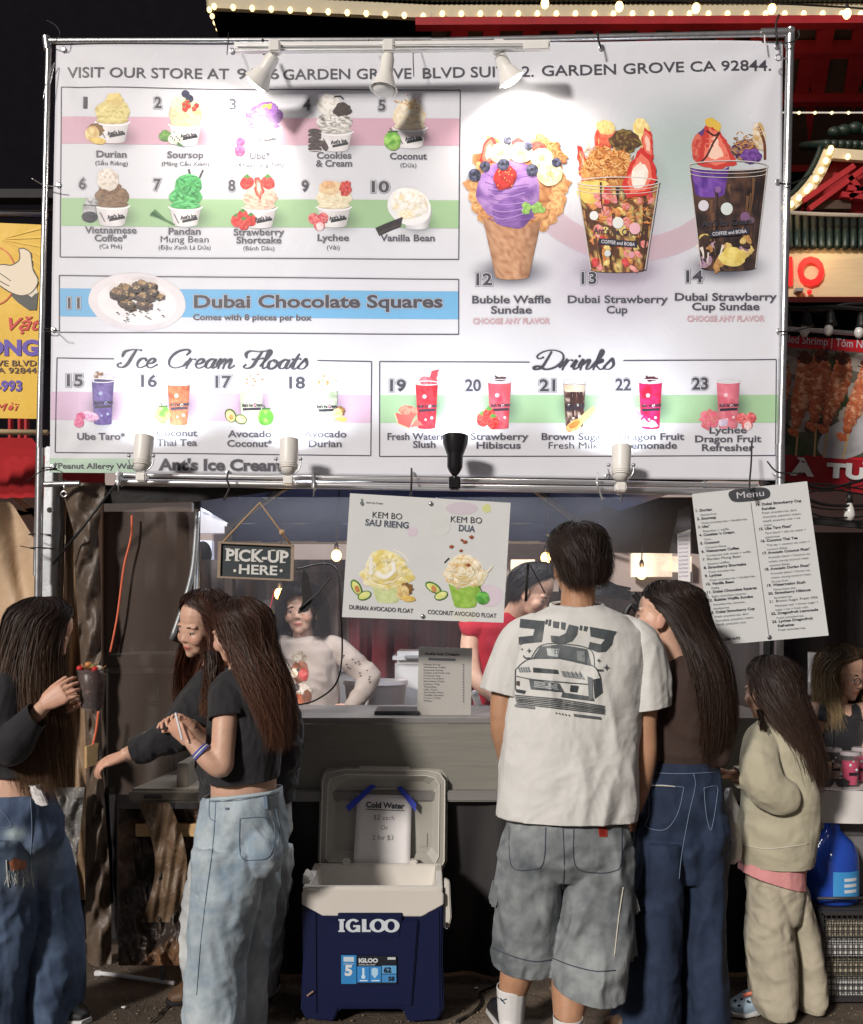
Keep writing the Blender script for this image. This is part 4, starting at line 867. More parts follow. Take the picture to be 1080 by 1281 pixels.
def low_lamp(px, py, Y, tilt, label, h=46, black=False):
 b = P(px, py, Y); up = (P(px + tilt, py - h, Y + .02) - b); L = up.length; d = up.normalized(); mt = MATS['black_paint' if black else 'lamp_white']
 t = thing('clip_lamp', label, 'spotlight', b, 'clip lamps on the lower pipe')
 if black:
  MB().lathe([(.012, 0), (.02, .01), (.030, .03), (.031, L * .5), (.034, L * .55), (.048, L * .8), (.052, L), (.049, L), (.032, L * .6), (.001, L * .55)], b, 24, axis=d).build('lamp_head', mt, t, smooth=True, angle=50)
  MB().box(b + V(0, .02, -.03), (.045, .05, .05)).build('clip', mt, t, bevel=.006); MB().tube([b + V(0, 0, .0), b + V(0, .01, -.03)], .01, 8).build('swivel', mt, t, smooth=True)
 else:
  MB().lathe([(.008, -.012), (.022, -.006), (.032, .012), (.036, L * .4), (.038, L), (.035, L), (.033, L * .5), (.001, L * .4)], b, 24, axis=d).build('lamp_head', mt, t, smooth=True, angle=50)
  for z in (.012, .020, .028): MB().lathe([(.0345, z), (.037, z + .002), (.0345, z + .004)], b, 24, axis=d).build('cooling_ring', mt, t, smooth=True)
  pts = [b + V(math.cos(a) * .05, -.004, .04 - math.sin(a) * .055) for a in np.linspace(-.2, PI + .2, 14)]; MB().tube(pts, .0028, 6).build('bracket', MATS['galv'], t, smooth=True)
  for s in (-1, 1): MB().ell(b + V(s * .048, -.004, .05), (.008, .006, .008)).build('bracket_knob', MATS['galv_dull'], t, smooth=True)
  MB().box(b + V(0, .01, -.035), (.04, .05, .035)).build('clip', mt, t, bevel=.005)
 MB().lathe([(.001, L * .72), (.028, L * .75), (.032, L * .95), (.001, L * .99)], b, 18, axis=d).build('bulb', MATS['bulb_lit'], t, smooth=True)
 return b + d * (L * 1.02), d
for px, py, Y, tilt, lab, bl, pw in ((177, 586, 3.96, 4, 'white clip lamp shining up beside the peanut allergy warning', False, 10.5), (361, 590, 3.94, 1, 'white clip lamp shining up right of the shop name', False, 10.5),
                               (569, 594, 3.90, 1, 'black clip lamp shining up in the middle of the lower pipe', True, 8.5), (777, 598, 3.88, 1, 'white clip lamp under the dragon fruit lemonade', False, 10)):
 e, d = low_lamp(px, py, Y, tilt, lab, 40 if not bl else 48, bl); spot('clip_lamp_beam', e, e + V(0, .11, .25), pw, 150, (.86, .92, 1.0))
# ------------------------------------------------------------------ far buildings, roofs, neighbours
M('red_wood', (.30, .012, .018), .55, var=.25, vs=5, bump=.2, bs=40)
M('brown_panel', (.055, .030, .022), .7, var=.3, vs=6, stretch=(1, 1, 6))
M('roof_tile', (.010, .022, .018), .45, var=.4, vs=8)
M('table_trim', (.35, .32, .29), .6)
M('cream_fascia', (.52, .46, .33), .6, var=.08, vs=5)
M('tan_board', (.60, .45, .27), .7, var=.14, vs=1.6, stretch=(1, 1, 14), bump=.1)
M('neon_red', (.9, .012, .012), .4, var=0, emis=1.3)
M('near_black', (.007, .006, .009), .9, var=.2, spec=.05)
M('red_canopy', (.42, .018, .022), .7, var=.12, vs=3, bump2=.5, bs2=3)
M('tan_tarp', (.52, .37, .24), .6, var=.18, vs=4, bump2=.9, bs2=3.5, bump=.15, bs=30)
M('yellow_vinyl', (.80, .50, .02), .5, var=.06, bump2=.25, bs2=4)
M('blue_canopy', (.018, .045, .22), .7, var=.12, vs=2, bump2=.4, bs2=3)
M('black_fabric', (.012, .011, .012), .75, var=.25, vs=6, bump2=.7, bs2=5, bump=.2, bs=60)
M('brown_fabric', (.085, .055, .038), .6, var=.3, vs=5, bump2=.8, bs2=5, bump=.2, bs=60)
M('wall_plaster', (.42, .35, .33), .8, var=.12, vs=2)
M('wire_black', (.01, .01, .01), .5, var=0)
M('timber', (.20, .10, .05), .6, var=.3, vs=4, stretch=(1, 1, 6))
def glow_bulbs(name, pts, r, mat, label, group):
 me = None
 for i, p in enumerate(pts):
  if me is None: me = MB().ell((0, 0, 0), (r, r, r * 1.15), None, 10, 7).mesh('bulb'); me.materials.append(MATS[mat]); me.shade_smooth()
  o = bpy.data.objects.new(name, me); COL.objects.link(o); o.location = p; mark(o, label, 'bulb', group)
# big red roof: eave with bulbs, y = 17 px at 9 m
BY = 9.0
def big_roof():
 t = thing('temple_roof', 'large red timber roof with dark tiles and lit cream eave behind the banner', 'roof', P(700, 300, BY))
 a = P(262, 3, BY); b = P(540, 16, BY); c = P(1180, 14, BY)
 for p, q in ((a, b), (b, c)): MB().beam(p, q, .05, .12).build('fascia_board', MATS['cream_fascia'], t)
 e = P(282, 52, BY + 2.5); MB().beam(a, e, .05, .10).build('fascia_board', MATS['cream_fascia'], t)
 mb = MB(); random.seed(2)
 for i in range(150):
  x = 262 + i * 6.2; y = (3 + (x - 262) * 13 / 278 if x < 540 else 16) - 11; q = P(x, y, BY); mb.tube([q + V(0, -.06, .01), q + V(0, 1.2, .5)], .024, 7)
 o = mb.build('roof_tiles', MATS['roof_tile'], t, smooth=True); o['kind'] = 'stuff'
 MB().poly([P(262, -2, BY), P(1180, 4, BY), P(1180, -150, BY + 4), P(300, -150, BY + 4)]).build('roof_deck', MATS['roof_tile'], t)
 # underside: purlins and rafters
 MB().poly([P(540, 24, BY + .05), P(1180, 22, BY + .05), P(1180, 300, BY + 2.6), P(540, 300, BY + 2.6)]).build('soffit', MATS['brown_panel'], t)
 MB().poly([P(262, 8, BY + .05), P(540, 24, BY + .05), P(540, 130, BY + 2.6), P(300, 130, BY + 2.6)]).build('soffit', MATS['near_black'], t)
 sY = lambda y: BY - .04 + (y - 24) / 276 * 2.55
 for y0, Y, h in ((30, sY(30) - .05, .07), (64, sY(64) - .06, .12), (124, sY(124) - .06, .14), (212, sY(212) - .06, .12)): MB().beam(P(520, y0, Y), P(1180, y0 - 3, Y), .10, h).build('purlin', MATS['red_wood'], t)
 for x in (572, 612, 662, 706, 750, 806, 850, 906, 948, 1030, 1075, 1130):
  MB().beam(P(x + 4, 32, sY(32)), P(x - 8, 104, sY(104)), .15, .08).build('rafter', MATS['red_wood'], t)
 for x in (1000, 1020, 1062): MB().beam(P(x + 10, 70, sY(70)), P(x - 2, 140, sY(140)), .13, .07).build('rafter', MATS['red_wood'], t)
 for x in (1008, 1080): MB().beam(P(x + 6, 112, sY(112)), P(x - 8, 205, sY(205)), .14, .07).build('rafter', MATS['red_wood'], t)
 MB().bbox(P(960, 142, BY + 1.6), P(1180, 240, BY + 1.7)).build('panel', MATS['near_black'], t)
 pts = [P(268 + i * 23.8, (8 + i * 1.1 if i < 12 else 17 + .0 * i), BY - .06) for i in range(36)]
 glow_bulbs('eave_bulb', pts, .024, 'bulb_string', 'small warm bulb in the row along the upper eave of the red roof', 'bulbs along the upper eave')
 glow_bulbs('eave_bulb', [P(262 + i * 3.6, 12 + i * 8, BY - .1 + i * .3) for i in range(6)], .022, 'bulb_string', 'small warm bulb on the eave running back at the far left of the red roof', 'bulbs on the returning eave')
 # festoon of larger amber bulbs in front
 st = thing('festoon_lights', 'dark wire with large amber bulbs crossing above the eave', 'festoon lights', P(800, 5, 7.5))
 ps = [(460, -14), (600, -4), (682, -3), (775, 0), (871, 2), (966, 4), (1060, 9), (1120, 14)]
 MB().tube(bez([P(x, y, 7.5) for x, y in ps], 5), .007, 6).build('wire', MATS['wire_black'], st)
 for x, y in ((682, 4), (775, 8), (871, 10), (966, 11), (1060, 17)):
  q = P(x, y, 7.5); MB().lathe([(.012, .05), (.018, .02), (.018, .0)], q + V(0, 0, .02), 10).build('socket', MATS['wire_black'], st); MB().ell(q, (.03, .03, .038)).build('bulb', MATS['bulb_warm'], st, smooth=True)
 # string of faint bulbs at the wall foot
 s2 = thing('rope_light', 'thin pale rope light under the dark red beams at upper right', 'rope light', P(1040, 140, BY))
 MB().tube([P(975, 141, BY), P(1180, 141, BY)], .008, 6).build('wire', MATS['white_paint'], s2)
 for x in (1000, 1020, 1041, 1062, 1084): MB().ell(P(x, 141, BY - .02), .014, None, 8, 6).build('bulb', MATS['bulb_string'], s2, smooth=True)
big_roof()
for _x, _z, _e in ((600, 70, 2.4), (800, 70, 2.4), (980, 90, 2.8), (1090, 120, 3), (1050, 225, 1.2), (1040, 300, 2.5)):
 _l = bpy.data.lights.new('eave_light', 'POINT'); _l.energy = _e; _l.color = (1, .72, .42); _l.shadow_soft_size = .15; _o = bpy.data.objects.new('eave_light', _l); COL.objects.link(_o); _o.location = P(_x, _z, BY - .35 if _z < 100 else 7.9)
def small_roof():
 Y = 8.4; t = thing('gable_roof', 'small upturned roof with dark green tiles and curved eave of bulbs at right', 'roof', P(1040, 300, Y))
 arc = bez([P(1038, 188, Y), P(1026, 215, Y), P(1008, 240, Y), (P(985, 260, Y)), P(978, 264, Y)], 5)
 for i in range(len(arc) - 1): pass
 mb = MB()
 L = [p + V(-.035, 0, .035) for p in arc]; Rr = [p + V(.035, 0, -.035) for p in arc]
 for i in range(len(arc) - 1):
  for o in (0, .18): mb.poly([L[i] + V(0, o, 0), L[i + 1] + V(0, o, 0), Rr[i + 1] + V(0, o, 0), Rr[i] + V(0, o, 0)])
  mb.poly([L[i], L[i + 1], L[i + 1] + V(0, .18, 0), L[i] + V(0, .18, 0)]); mb.poly([Rr[i], Rr[i + 1], Rr[i + 1] + V(0, .18, 0), Rr[i] + V(0, .18, 0)])
 mb.build('curved_fascia', MATS['cream_fascia'], t)
 MB().tube([p + V(-.055, .04, .05) for p in arc], .022, 8).build('tile_edge', MATS['roof_tile'], t, smooth=True)
 MB().beam(P(1040, 193, Y), P(1180, 203, Y), .05, .085).build('fascia_board', MATS['cream_fascia'], t)
 rp = MB(); random.seed(4)
 for i in range(16): x = 1034 + i * 9; q = P(x, 182 + i * .3, Y); rp.tube([q + V(0, -.03, .0), q + V(.02, .6, .28)], .036, 8)
 rp.build('roof_tile_row', MATS['roof_tile'], t, smooth=True)['kind'] = 'stuff'
 for x, y, r in ((1044, 165, .045), (1056, 163, .05), (1070, 160, .05), (1084, 162, .05)): MB().ell(P(x, y, Y + .1), (r * 1.3, r, r)).build('ridge_tile', MATS['roof_tile'], t, smooth=True)
 MB().prism([P(1044, 200, Y + .1), P(1180, 205, Y + .1), P(1180, 268, Y + .1), P(1000, 265, Y + .1)], V(0, .1, 0)).build('gable_panel', MATS['red_wood'], t)
 for a, b in (((1068, 208), (1004, 252)), ((1080, 212), (1012, 262)), ((1090, 230), (1062, 248)), ((1062, 222), (1074, 236)), ((1060, 236), (1100, 238)), ((1052, 244), (1100, 250))): MB().beam(P(*a, Y), P(*b, Y), .05, .045).build('timber_brace', MATS['red_wood'], t)
 MB().bbox(P(1010, 250, Y + .03), P(1062, 264, Y + .08)).build('panel', MATS['brown_panel'], t)
 glow_bulbs('eave_bulb', [arc[int(i * (len(arc) - 1) / 11)] + V(0, -.03, 0) for i in range(12)], .024, 'bulb_string', 'small warm bulb on the curved eave of the small roof', 'bulbs on the curved eave'); glow_bulbs('eave_bulb', [P(1061, 196, Y - .06)], .022, 'bulb_string', 'single warm bulb on the straight eave right of the curved one', None)
 # sign band below
 s = thing('roof_band', 'dark green lower roof band over the red letter sign', 'roof', P(1040, 300, Y - .3))
 MB().tube(bez([P(975, 265, Y - .3), P(1030, 268, Y - .3), P(1180, 272, Y - .3)], 4), .015, 6).build('white_edge', MATS['table_trim'], s)
 rb = MB()
 for i in range(22): rb.tube([P(968 + i * 10, 309, Y - .35), P(968 + i * 10, 271, Y - .05)], .028, 6)
 rb.build('roof_tile_row', MATS['roof_tile'], s, smooth=True)['kind'] = 'stuff'
 w = thing('shop_sign', 'tan fascia sign with glowing red capital letters at right', 'sign', P(1040, 380, Y - .3)); pl = Plane(Y - .3, 0, 0)
 MB().bbox(P(900, 310, Y - .3), P(1200, 374, Y - .24)).build('sign_board', MATS['tan_board'], w); MB().bbox(P(900, 372, Y - .34), P(1200, 378, Y - .22)).build('sign_ledge', MATS['red_wood'], w)
 for st, x0, x1 in (('P', 938, 960), ('H', 962, 990), ('O', 996, 1030)):
  o = T(pl, w, st, x0, 357, x1, 357, 35, MATS['neon_red'], .03, 'letter', .035)
 MB().ell(P(1013, 365, Y - .34), .02).build('dot', MATS['neon_red'], w, smooth=True); MB().bbox(P(996, 360, Y - .36), P(1002, 367, Y - .3)).build('junction_box', MATS['galv_dull'], w)
small_roof()
def far_walls():
 w = thing('night_sky_wall', 'dark roof lines with an added near-black wall standing for the night sky behind the red roof', 'building', (0, 13, 0)); MB().bbox((-16, 14, 0), (16, 14.3, 16)).build('wall', MATS['near_black'], w)  # tall wall added to stand for the black night sky
 MB().bbox(P(-200, 236, 11.6), P(140, 256, 11.8)).build('cornice', M('cornice_grey', (.035, .032, .036), .8), w); MB().bbox(P(-200, 263, 11.6), P(140, 272, 11.8)).build('cornice', M('cornice_brown', (.07, .05, .04), .8), w)
 # grill stall banner at right
 t = thing('shrimp_banner', 'red bordered banner with a photo of grilled shrimp skewers at right', 'banner', P(1030, 600, 4.9)); pl = Plane(4.9, .05, 0)
 def bar(x0, y0, x1, y1, s0, s1, m, z, n): MB().prism([pl.at(x0, y0, z), pl.at(x1, y0 + s0, z), pl.at(x1, y1 + s1, z), pl.at(x0, y1, z)], V(0, .006, 0)).build(n, MATS[m], t)
 bar(950, 418, 1150, 606, 12, 14, 'red_vinyl', 0, 'vinyl_sheet')
 T(pl, t, 'Grilled Shrimp | Tôm Nướng', 968, 427.5, 1104, 437.5, 10.5, MATS['halo_white'], .004, bold=.005)
 T(pl, t, 'À  TƯ', 986, 594, 1083, 600, 17, MATS['sign_white'], .022, bold=.06)
 random.seed(8); k = Pic(pl, .003, .00002)
 k.poly([(950, 432), (1150, 446), (1150, 574), (950, 568)], (120, 108, 100), 0, (66, 78, 58))
 for i in range(30): k.blob(random.uniform(970, 1100), random.uniform(450, 566), random.uniform(8, 22), random.uniform(6, 16), random.choice([[(70, 84, 52), (40, 56, 30)], [(150, 140, 130), (180, 170, 160)], [(100, 88, 70), (60, 50, 40)], [(168, 170, 180), (120, 122, 128)]]), .15, .1)
 k.blob(1062, 548, 42, 24, [(182, 180, 186), (160, 158, 160)], .02, .05, -25)
 for x, y, a, L in ((972, 505, 8, 44), (1003, 500, 6, 48), (1024, 495, 4, 46), (1046, 498, 12, 46), (1074, 508, 16, 46)):
  for j in range(9):
   tt = j / 8; q = y - L + tt * L * 1.6; w_ = 14 * math.sin(PI * (.26 + .6 * tt)); k.blob(x - (tt - .5) * a * 1.5 + math.sin(tt * 5) * 2, q, w_, 8.5, [(185, 92, 58), (222, 138, 98), (165, 72, 44), (240, 178, 140)], .04, .14, 0, .75, 6, 20)
  k.blob(x + a * .7, y - L - 4, 9, 8, [(70, 34, 22), (120, 60, 40)], .3, .3); k.line([(x - a * .8, y + L * .75), (x - a * 1.5, y + L + 40)], 2.4, (196, 160, 110)); k.blob(x - a - 5, y + L * .8 + 2, 8, 5, [(190, 96, 60), (215, 130, 90)], .15, .3, 35)
  for _ in range(6): k.line([(x + a * .7, y - L), (x + random.uniform(-14, 16), y - L - random.uniform(2, 16))], 1.2, (70, 36, 26))
 k.poly([(950, 567), (1150, 581), (1150, 622), (950, 608)], (150, 22, 34))
 k.build('printed_picture', t)
 MB().tube([pl.at(940, 410, .02), pl.at(1150, 424, .02)], .012, 8).build('top_rail', MATS['galv'], t, smooth=True)
 # bulbs strung at right, unlit
 s = thing('unlit_string_lights', 'black cable with unlit bulbs in front of the shrimp banner', 'string lights', P(1030, 390, 4.7))
 MB().tube(bez([P(960, 383, 4.7), P(1000, 386, 4.7), P(1050, 384, 4.7), P(1120, 390, 4.7)], 5), .010, 6).build('cable', MATS['wire_black'], s, smooth=True)
 MB().tube(bez([P(960, 378, 4.7), P(1020, 389, 4.75), P(1060, 380, 4.7), P(1120, 380, 4.7)], 5), .006, 6).build('cable', MATS['wire_black'], s, smooth=True)
 for x, y in ((984, 392), (1010, 394), (1040, 393), (1078, 396)):
  q = P(x, y, 4.7); MB().lathe([(.008, .02), (.018, .0), (.02, -.03), (.03, -.05), (.02, -.055)], q, 12).build('socket', MATS['wire_black'], s, smooth=True); MB().ell(q + V(-.012, 0, -.075), (.022, .022, .028)).build('bulb', MATS['bulb_glass'], s, smooth=True)
 s = thing('hanging_bulb', 'single clear bulb hanging from a black wire right of the menu board', 'bulb', P(1063, 640, 4.4))
 MB().tube([P(1064, 600, 4.4), P(1063, 624, 4.4)], .004, 6).build('wire', MATS['wire_black'], s); MB().lathe([(.008, .03), (.014, .02), (.015, -.01)], P(1063, 626, 4.4), 12).build('socket', MATS['wire_black'], s, smooth=True)
 MB().lathe([(.010, 0), (.020, -.03), (.024, -.055), (.016, -.075), (.001, -.082)], P(1063, 629, 4.4), 14).build('bulb', MATS['bulb_glass'], s, smooth=True)
M('red_vinyl', (.55, .016, .026), .45, var=.06, bump2=.2)
far_walls()
def neighbours():
 # yellow banner, upper left
 t = thing('yellow_banner', 'yellow stall banner with thumbs-up hand and address at far left', 'banner', P(20, 530, 5.0)); pl = Plane(5.0, 0, 0)
 MB().prism([pl.at(-160, 272), pl.at(54, 281), pl.at(53, 524), pl.at(-160, 520)], V(0, .006, 0)).build('vinyl_sheet', MATS['yellow_vinyl'], t)
 k = Pic(pl, .003, .00005)
 for i in range(7): k.poly([(0, 300), (54, 283 + i * 12), (54, 286 + i * 12)], (240, 200, 60))
 k.line([(-6 + math.cos(a) * 26, 345 + math.sin(a) * 36) for a in np.linspace(-1.7, 1.7, 20)], 1.8, (220, 110, 40))
 k.poly([(14, 370), (30, 360), (48, 366), (46, 388), (36, 388), (22, 378)], (64, 66, 60)); k.poly([(28, 366), (34, 360), (46, 358), (48, 366), (40, 372)], (232, 222, 200), 4)
 hand = bez([(-10, 334), (4, 331), (14, 332), (24, 326), (25, 318), (24, 312), (30, 311), (38, 316), (40, 326), (42, 338), (48, 352), (40, 366), (26, 370), (10, 364), (-10, 350)], 5)
 k.poly(hand, (235, 222, 198)); k.line(hand, 1.4, (60, 50, 40))
 for a, b, c in (((-6, 338), (6, 346), (14, 352)), ((-8, 346), (4, 354), (12, 358))): k.line(bez([a, b, c], 4), 1.2, (90, 75, 60))
 k.build('printed_picture', t)
 T(pl, t, 'Ăn Vặt', -36, 413, 51, 413, 16, MATS['ink_red'], .004, bold=.02, shear=.35); T(pl, t, 'ĐÔNG', -42, 444, 49, 444, 19, MATS['ink_blue'], .004, bold=.05)
 T(pl, t, 'GROVE BLVD', -32, 458, 46, 458, 7.5, MATS['ink_brown'], .004, bold=.01); T(pl, t, 'GROVE, CA 92844', -66, 467, 46, 467, 7.5, MATS['ink_brown'], .004, bold=.01)
 T(pl, t, '(714) 555-993', -74, 489, 28, 489, 13, MATS['ink_blue'], .004, bold=.04); T(pl, t, 'Kính Mời', -46, 514, 24, 514, 10, MATS['ink_red'], .004, bold=.02, shear=.35)
 MB().tube([P(-160, 538, 5.02), P(60, 541, 5.02)], .014, 8).build('lower_rail', MATS['tan_board'], t, smooth=True); MB().tube([P(-160, 266, 5.02), P(60, 268, 5.02)], .012, 8).build('upper_rail', MATS['galv'], t, smooth=True)
 # red canopy, left
 t = thing('red_canopy', 'bright red stall canopy below the yellow banner at left', 'canopy', P(0, 620, 5.6))
 def fn(u, v): x = -220 + 350 * u; y = 572 + 52 * v + (u - .5) * -6; q = P(x, y, 5.9 - .5 * v); q.y += .02 * math.sin(x * .3); return q
 MB().sheet(fn, 40, 8).build('canopy_top', MATS['red_canopy'], t, fix=False, smooth=True)
 MB().poly([P(-220, 545, 6.4), P(40, 548, 6.4), P(60, 575, 6.0), P(-220, 575, 6.0)]).build('far_slope', MATS['red_canopy'], t)
 for x in (10, 22, 30): MB().bbox(P(x, 520, 6.5), P(x + 7, 565, 6.55)).build('fabric_strip', MATS['red_canopy'], t)
 for a, b in (((-60, 625), (110, 660)), ((-20, 648), (120, 628)), ((20, 622), (100, 690))): MB().beam(P(*a, 5.7), P(*b, 5.7), .02, .035).build('truss_bar', MATS['cream_fascia'], t)
 MB().bbox(P(55, 626, 5.4), P(60, 720, 5.46)).build('pole', MATS['galv_dull'], t)
 # tan tarp
 t = thing('tan_tarp', 'creased tan tarp hung as a side wall at far left', 'tarp', P(20, 1100, 4.9))
 def fn(u, v):
  x = -260 + 375 * u; top = 628 + abs(x - 14) * .05 if x < 14 else 628 + (x - 14) * 1.6; y = top + (1118 - top) * v
  q = P(x, y, 4.85 + .045 * math.sin(x * .05 + v * 5) + .02 * math.sin(x * .13 - v * 14) + .015 * noise.noise(Vector((x * .05, v * 9, 1)))); return q
 MB().sheet(fn, 80, 60).build('tarp_sheet', MATS['tan_tarp'], t, fix=False, smooth=True)
 MB().bbox(P(-300, 560, 6.9), P(130, 1180, 7.0)).build('backing_wall', MATS['wall_plaster'], thing('plaster_wall', 'pale plaster wall far behind the tan tarp at left', 'wall', P(0, 1100, 7)))
M('ink_red', (.62, .03, .02), .5, var=0); M('ink_blue', (.10, .05, .42), .5, var=0); M('ink_brown', (.10, .04, .02), .5, var=0)
neighbours()
# ------------------------------------------------------------------ the stall: own canopy, interior, counter
M('grey_plastic', (.20, .19, .185), .5, var=.08, bump=.08, bs=90)
M('dark_plastic', (.035, .034, .036), .45, var=.1)
M('white_plastic', (.66, .66, .68), .35, var=.04)
M('counter_cloth', (.205, .20, .175), .8, var=.07, vs=3, stretch=(1, 1, 7), bump2=.25, bs2=3)
M('maroon', (.14, .018, .028), .8, var=.2, vs=3, bump2=.4, bs2=4)
M('drape_black', (.095, .068, .050), .5, var=.35, vs=4, bump2=.55, bs2=9, bump=.2, bs=30)
M('drape_brown', (.125, .078, .045), .5, var=.35, vs=5, bump2=1.0, bs2=8, bump=.3, bs=30)
M('skirt_black', (.016, .014, .015), .6, var=.3, vs=3, stretch=(1, 1, .3), bump2=.25, bs2=4)
M('drape_inside', (.15, .13, .14), .7, var=.3, vs=3, bump2=.4, bs2=4)
M('mesh_screen', (.060, .040, .030), .7, var=.2, vs=3, alpha=.78)
M('clear_vinyl', (.50, .50, .56), .12, var=.3, vs=2, alpha=.075, bump2=.5, bs2=4)
M('orange_cord', (.75, .16, .08), .5, var=0)
M('wood_strip', (.55, .36, .17), .6, var=.15, stretch=(1, 1, 8))
M('rope', (.45, .30, .17), .8, var=.2, bump=.4, bs=300)
M('chalkboard', (.035, .045, .052), .7, var=.15, vs=20)
M('sign_wood', (.30, .23, .17), .7, var=.2, vs=20, stretch=(1, 1, 6))
M('chalk', (.66, .66, .64), .8, var=.05)
def canopy():
 t = thing('stall_canopy', 'blue tent canopy over the ice cream stall', 'canopy', (0, 5.6, 2.1))
 x0, x1 = P(150, 0, 4.35).x, P(960, 0, 4.35).x; a = [V(x0, 4.35, 2.16), V(x1, 4.35, 2.16), V(1.05, 6.9, 2.14), V(-1.40, 6.9, 2.14)]; pk = V(-.1, 5.6, 2.75)
 mb = MB()
 for i in range(4): mb.poly([a[i], a[(i + 1) % 4], pk])
 mb.build('canopy_top', MATS['blue_canopy'], t)
 va = MB(); n = 40
 def fn(u, v): q = a[3].lerp(a[2], u); return q + V(0, .02 * math.sin(u * 40), -.0 - .13 * v)
 va.sheet(fn, n, 4).build('rear_valance', MATS['blue_canopy'], t, fix=False, smooth=True)
 MB().sheet(lambda u, v: a[0].lerp(a[1], u) + V(0, .012 * math.sin(u * 60), -.09 * v), 60, 3).build('front_valance', MATS['black_fabric'], t, fix=False, smooth=True)
 MB().tube([a[3] + V(0, 0, -.13), a[2] + V(0, 0, -.13)], .012, 8).build('rear_rail', MATS['white_plastic'], t, smooth=True)
 for p, q in ((a[0], pk), (a[1], pk), (a[2], pk), (a[3], pk)): MB().beam(p + V(0, 0, -.02), q + V(0, 0, -.04), .03, .03).build('roof_rib', MATS['galv_dull'], t)
 for p in (a[2], a[3], a[1]): MB().beam(p + V(0, 0, -.02), V(p.x, p.y, .01), .05, .05).build('leg', MATS['galv_dull'], t)
canopy()
def dark_valance():
 t = thing('black_side_canopy', 'black neighbouring canopy seen under the banner at right', 'canopy', P(780, 740, 6.2))
 MB().prism([P(684, 668, 6.2), P(712, 650, 6.2), P(800, 622, 6.2), P(960, 622, 6.2), P(960, 700, 6.2), P(870, 692, 6.2), P(720, 690, 6.2)], V(0, .05, 0)).build('canopy_sheet', MATS['black_fabric'], t)
 t = thing('rear_building', 'pale building with red column and lit windows behind the stall', 'building', (0, 9.4, 0))
 MB().bbox(P(120, 560, 9.5), P(1250, 1150, 9.7)).build('wall', MATS['wall_plaster'], t)
 MB().bbox(P(702, 590, 9.35), P(722, 700, 9.45)).build('column', MATS['red_wood'], t)
 for i in range(5): MB().beam(P(705, 628 + i * 9, 9.3), P(775, 650 + i * 9, 9.3), .02, .035).build('handrail', MATS['galv_dull'], t)
 for x0, y0, x1, y1, m in ((792, 692, 838, 722, 'window_warm'), (838, 696, 862, 716, 'window_warm'), (622, 680, 690, 700, 'brown_panel'), (640, 700, 668, 720, 'window_warm'), (250, 676, 268, 715, 'window_cool')):
  MB().bbox(P(x0, y0, 9.3), P(x1, y1, 9.4)).build('window', MATS[m], t)
 MB().bbox(P(240, 614, 9.2), P(330, 668, 9.3)).build('ceiling_panel', MATS['ceiling_glow'], t)  # ceiling panel with a faint glow of its own, no window
 for a, b in (((244, 632), (250, 633)), ((255, 636), (266, 640)), ((268, 640), (300, 649)), ((308, 620), (322, 618)), ((560, 672), (600, 672)), ((388, 676), (418, 670))):
  tt = MB().tube([P(*a, 9.1), P(*b, 9.1)], .022, 8).build('tube_lamp', MATS['tube_lit'], t, smooth=True)
 # maroon curtain, back of the stall
 c = thing('maroon_curtain', 'dark maroon curtain and black drapes closing the back of the stall', 'curtain', P(500, 1000, 7.1))
 for x0, x1, m in ((436, 560, 'maroon'), (560, 608, 'maroon'), (608, 1010, 'drape_inside'), (112, 320, 'drape_inside'), (320, 436, 'drape_inside')):
  def fn(u, v): x = x0 + (x1 - x0) * u; return P(x, (640 if x < 250 else 700 if x < 610 else 740) + 340 * v, 7.15 + .05 * math.sin(x * .22) + .02 * math.sin(x * .5 + v * 3))
  MB().sheet(fn, 40, 6).build('curtain_panel', MATS[m], c, fix=False, smooth=True)
M('window_warm', (1.0, .82, .62), .5, var=.5, vs=3, emis=.55); M('window_cool', (.75, .8, 1.0), .5, var=.3, vs=3, emis=.45); M('ceiling_glow', (.62, .62, .70), .5, var=.2, vs=2, emis=.25)
dark_valance()
def lampbulb(px, py, Y, lab, e=14):
 t = thing('hanging_bulb', lab, 'bulb', P(px, py, Y)); MB().ell(P(px, py, Y), (.032, .032, .038)).build('bulb', MATS['bulb_warm'], t, smooth=True)
 MB().lathe([(.012, .0), (.015, .03), (.008, .05)], P(px, py, Y) + V(0, 0, .03), 10).build('socket', MATS['wire_black'], t, smooth=True); MB().tube([P(px, py, Y) + V(0, 0, .08), P(px, py, Y) + V(.02, 0, .45)], .004, 6).build('wire', MATS['wire_black'], t)
 l = bpy.data.lights.new('bulb_light', 'POINT'); l.energy = e; l.color = (1, .62, .3); l.shadow_soft_size = .05; o = bpy.data.objects.new('bulb_light', l); COL.objects.link(o); o.location = P(px, py, Y) + V(0, -.08, 0)
lampbulb(350, 743, 6.2, 'glowing warm bulb behind the vendor woman, left of her head', 4); lampbulb(803, 717, 6.0, 'brightest warm bulb, between the man in white and the long-haired woman', 7); lampbulb(421, 695, 6.4, 'small warm bulb behind the left edge of the float poster', 2.5); lampbulb(683, 698, 6.4, 'small warm bulb just left of the head of the man in white', 2.5)
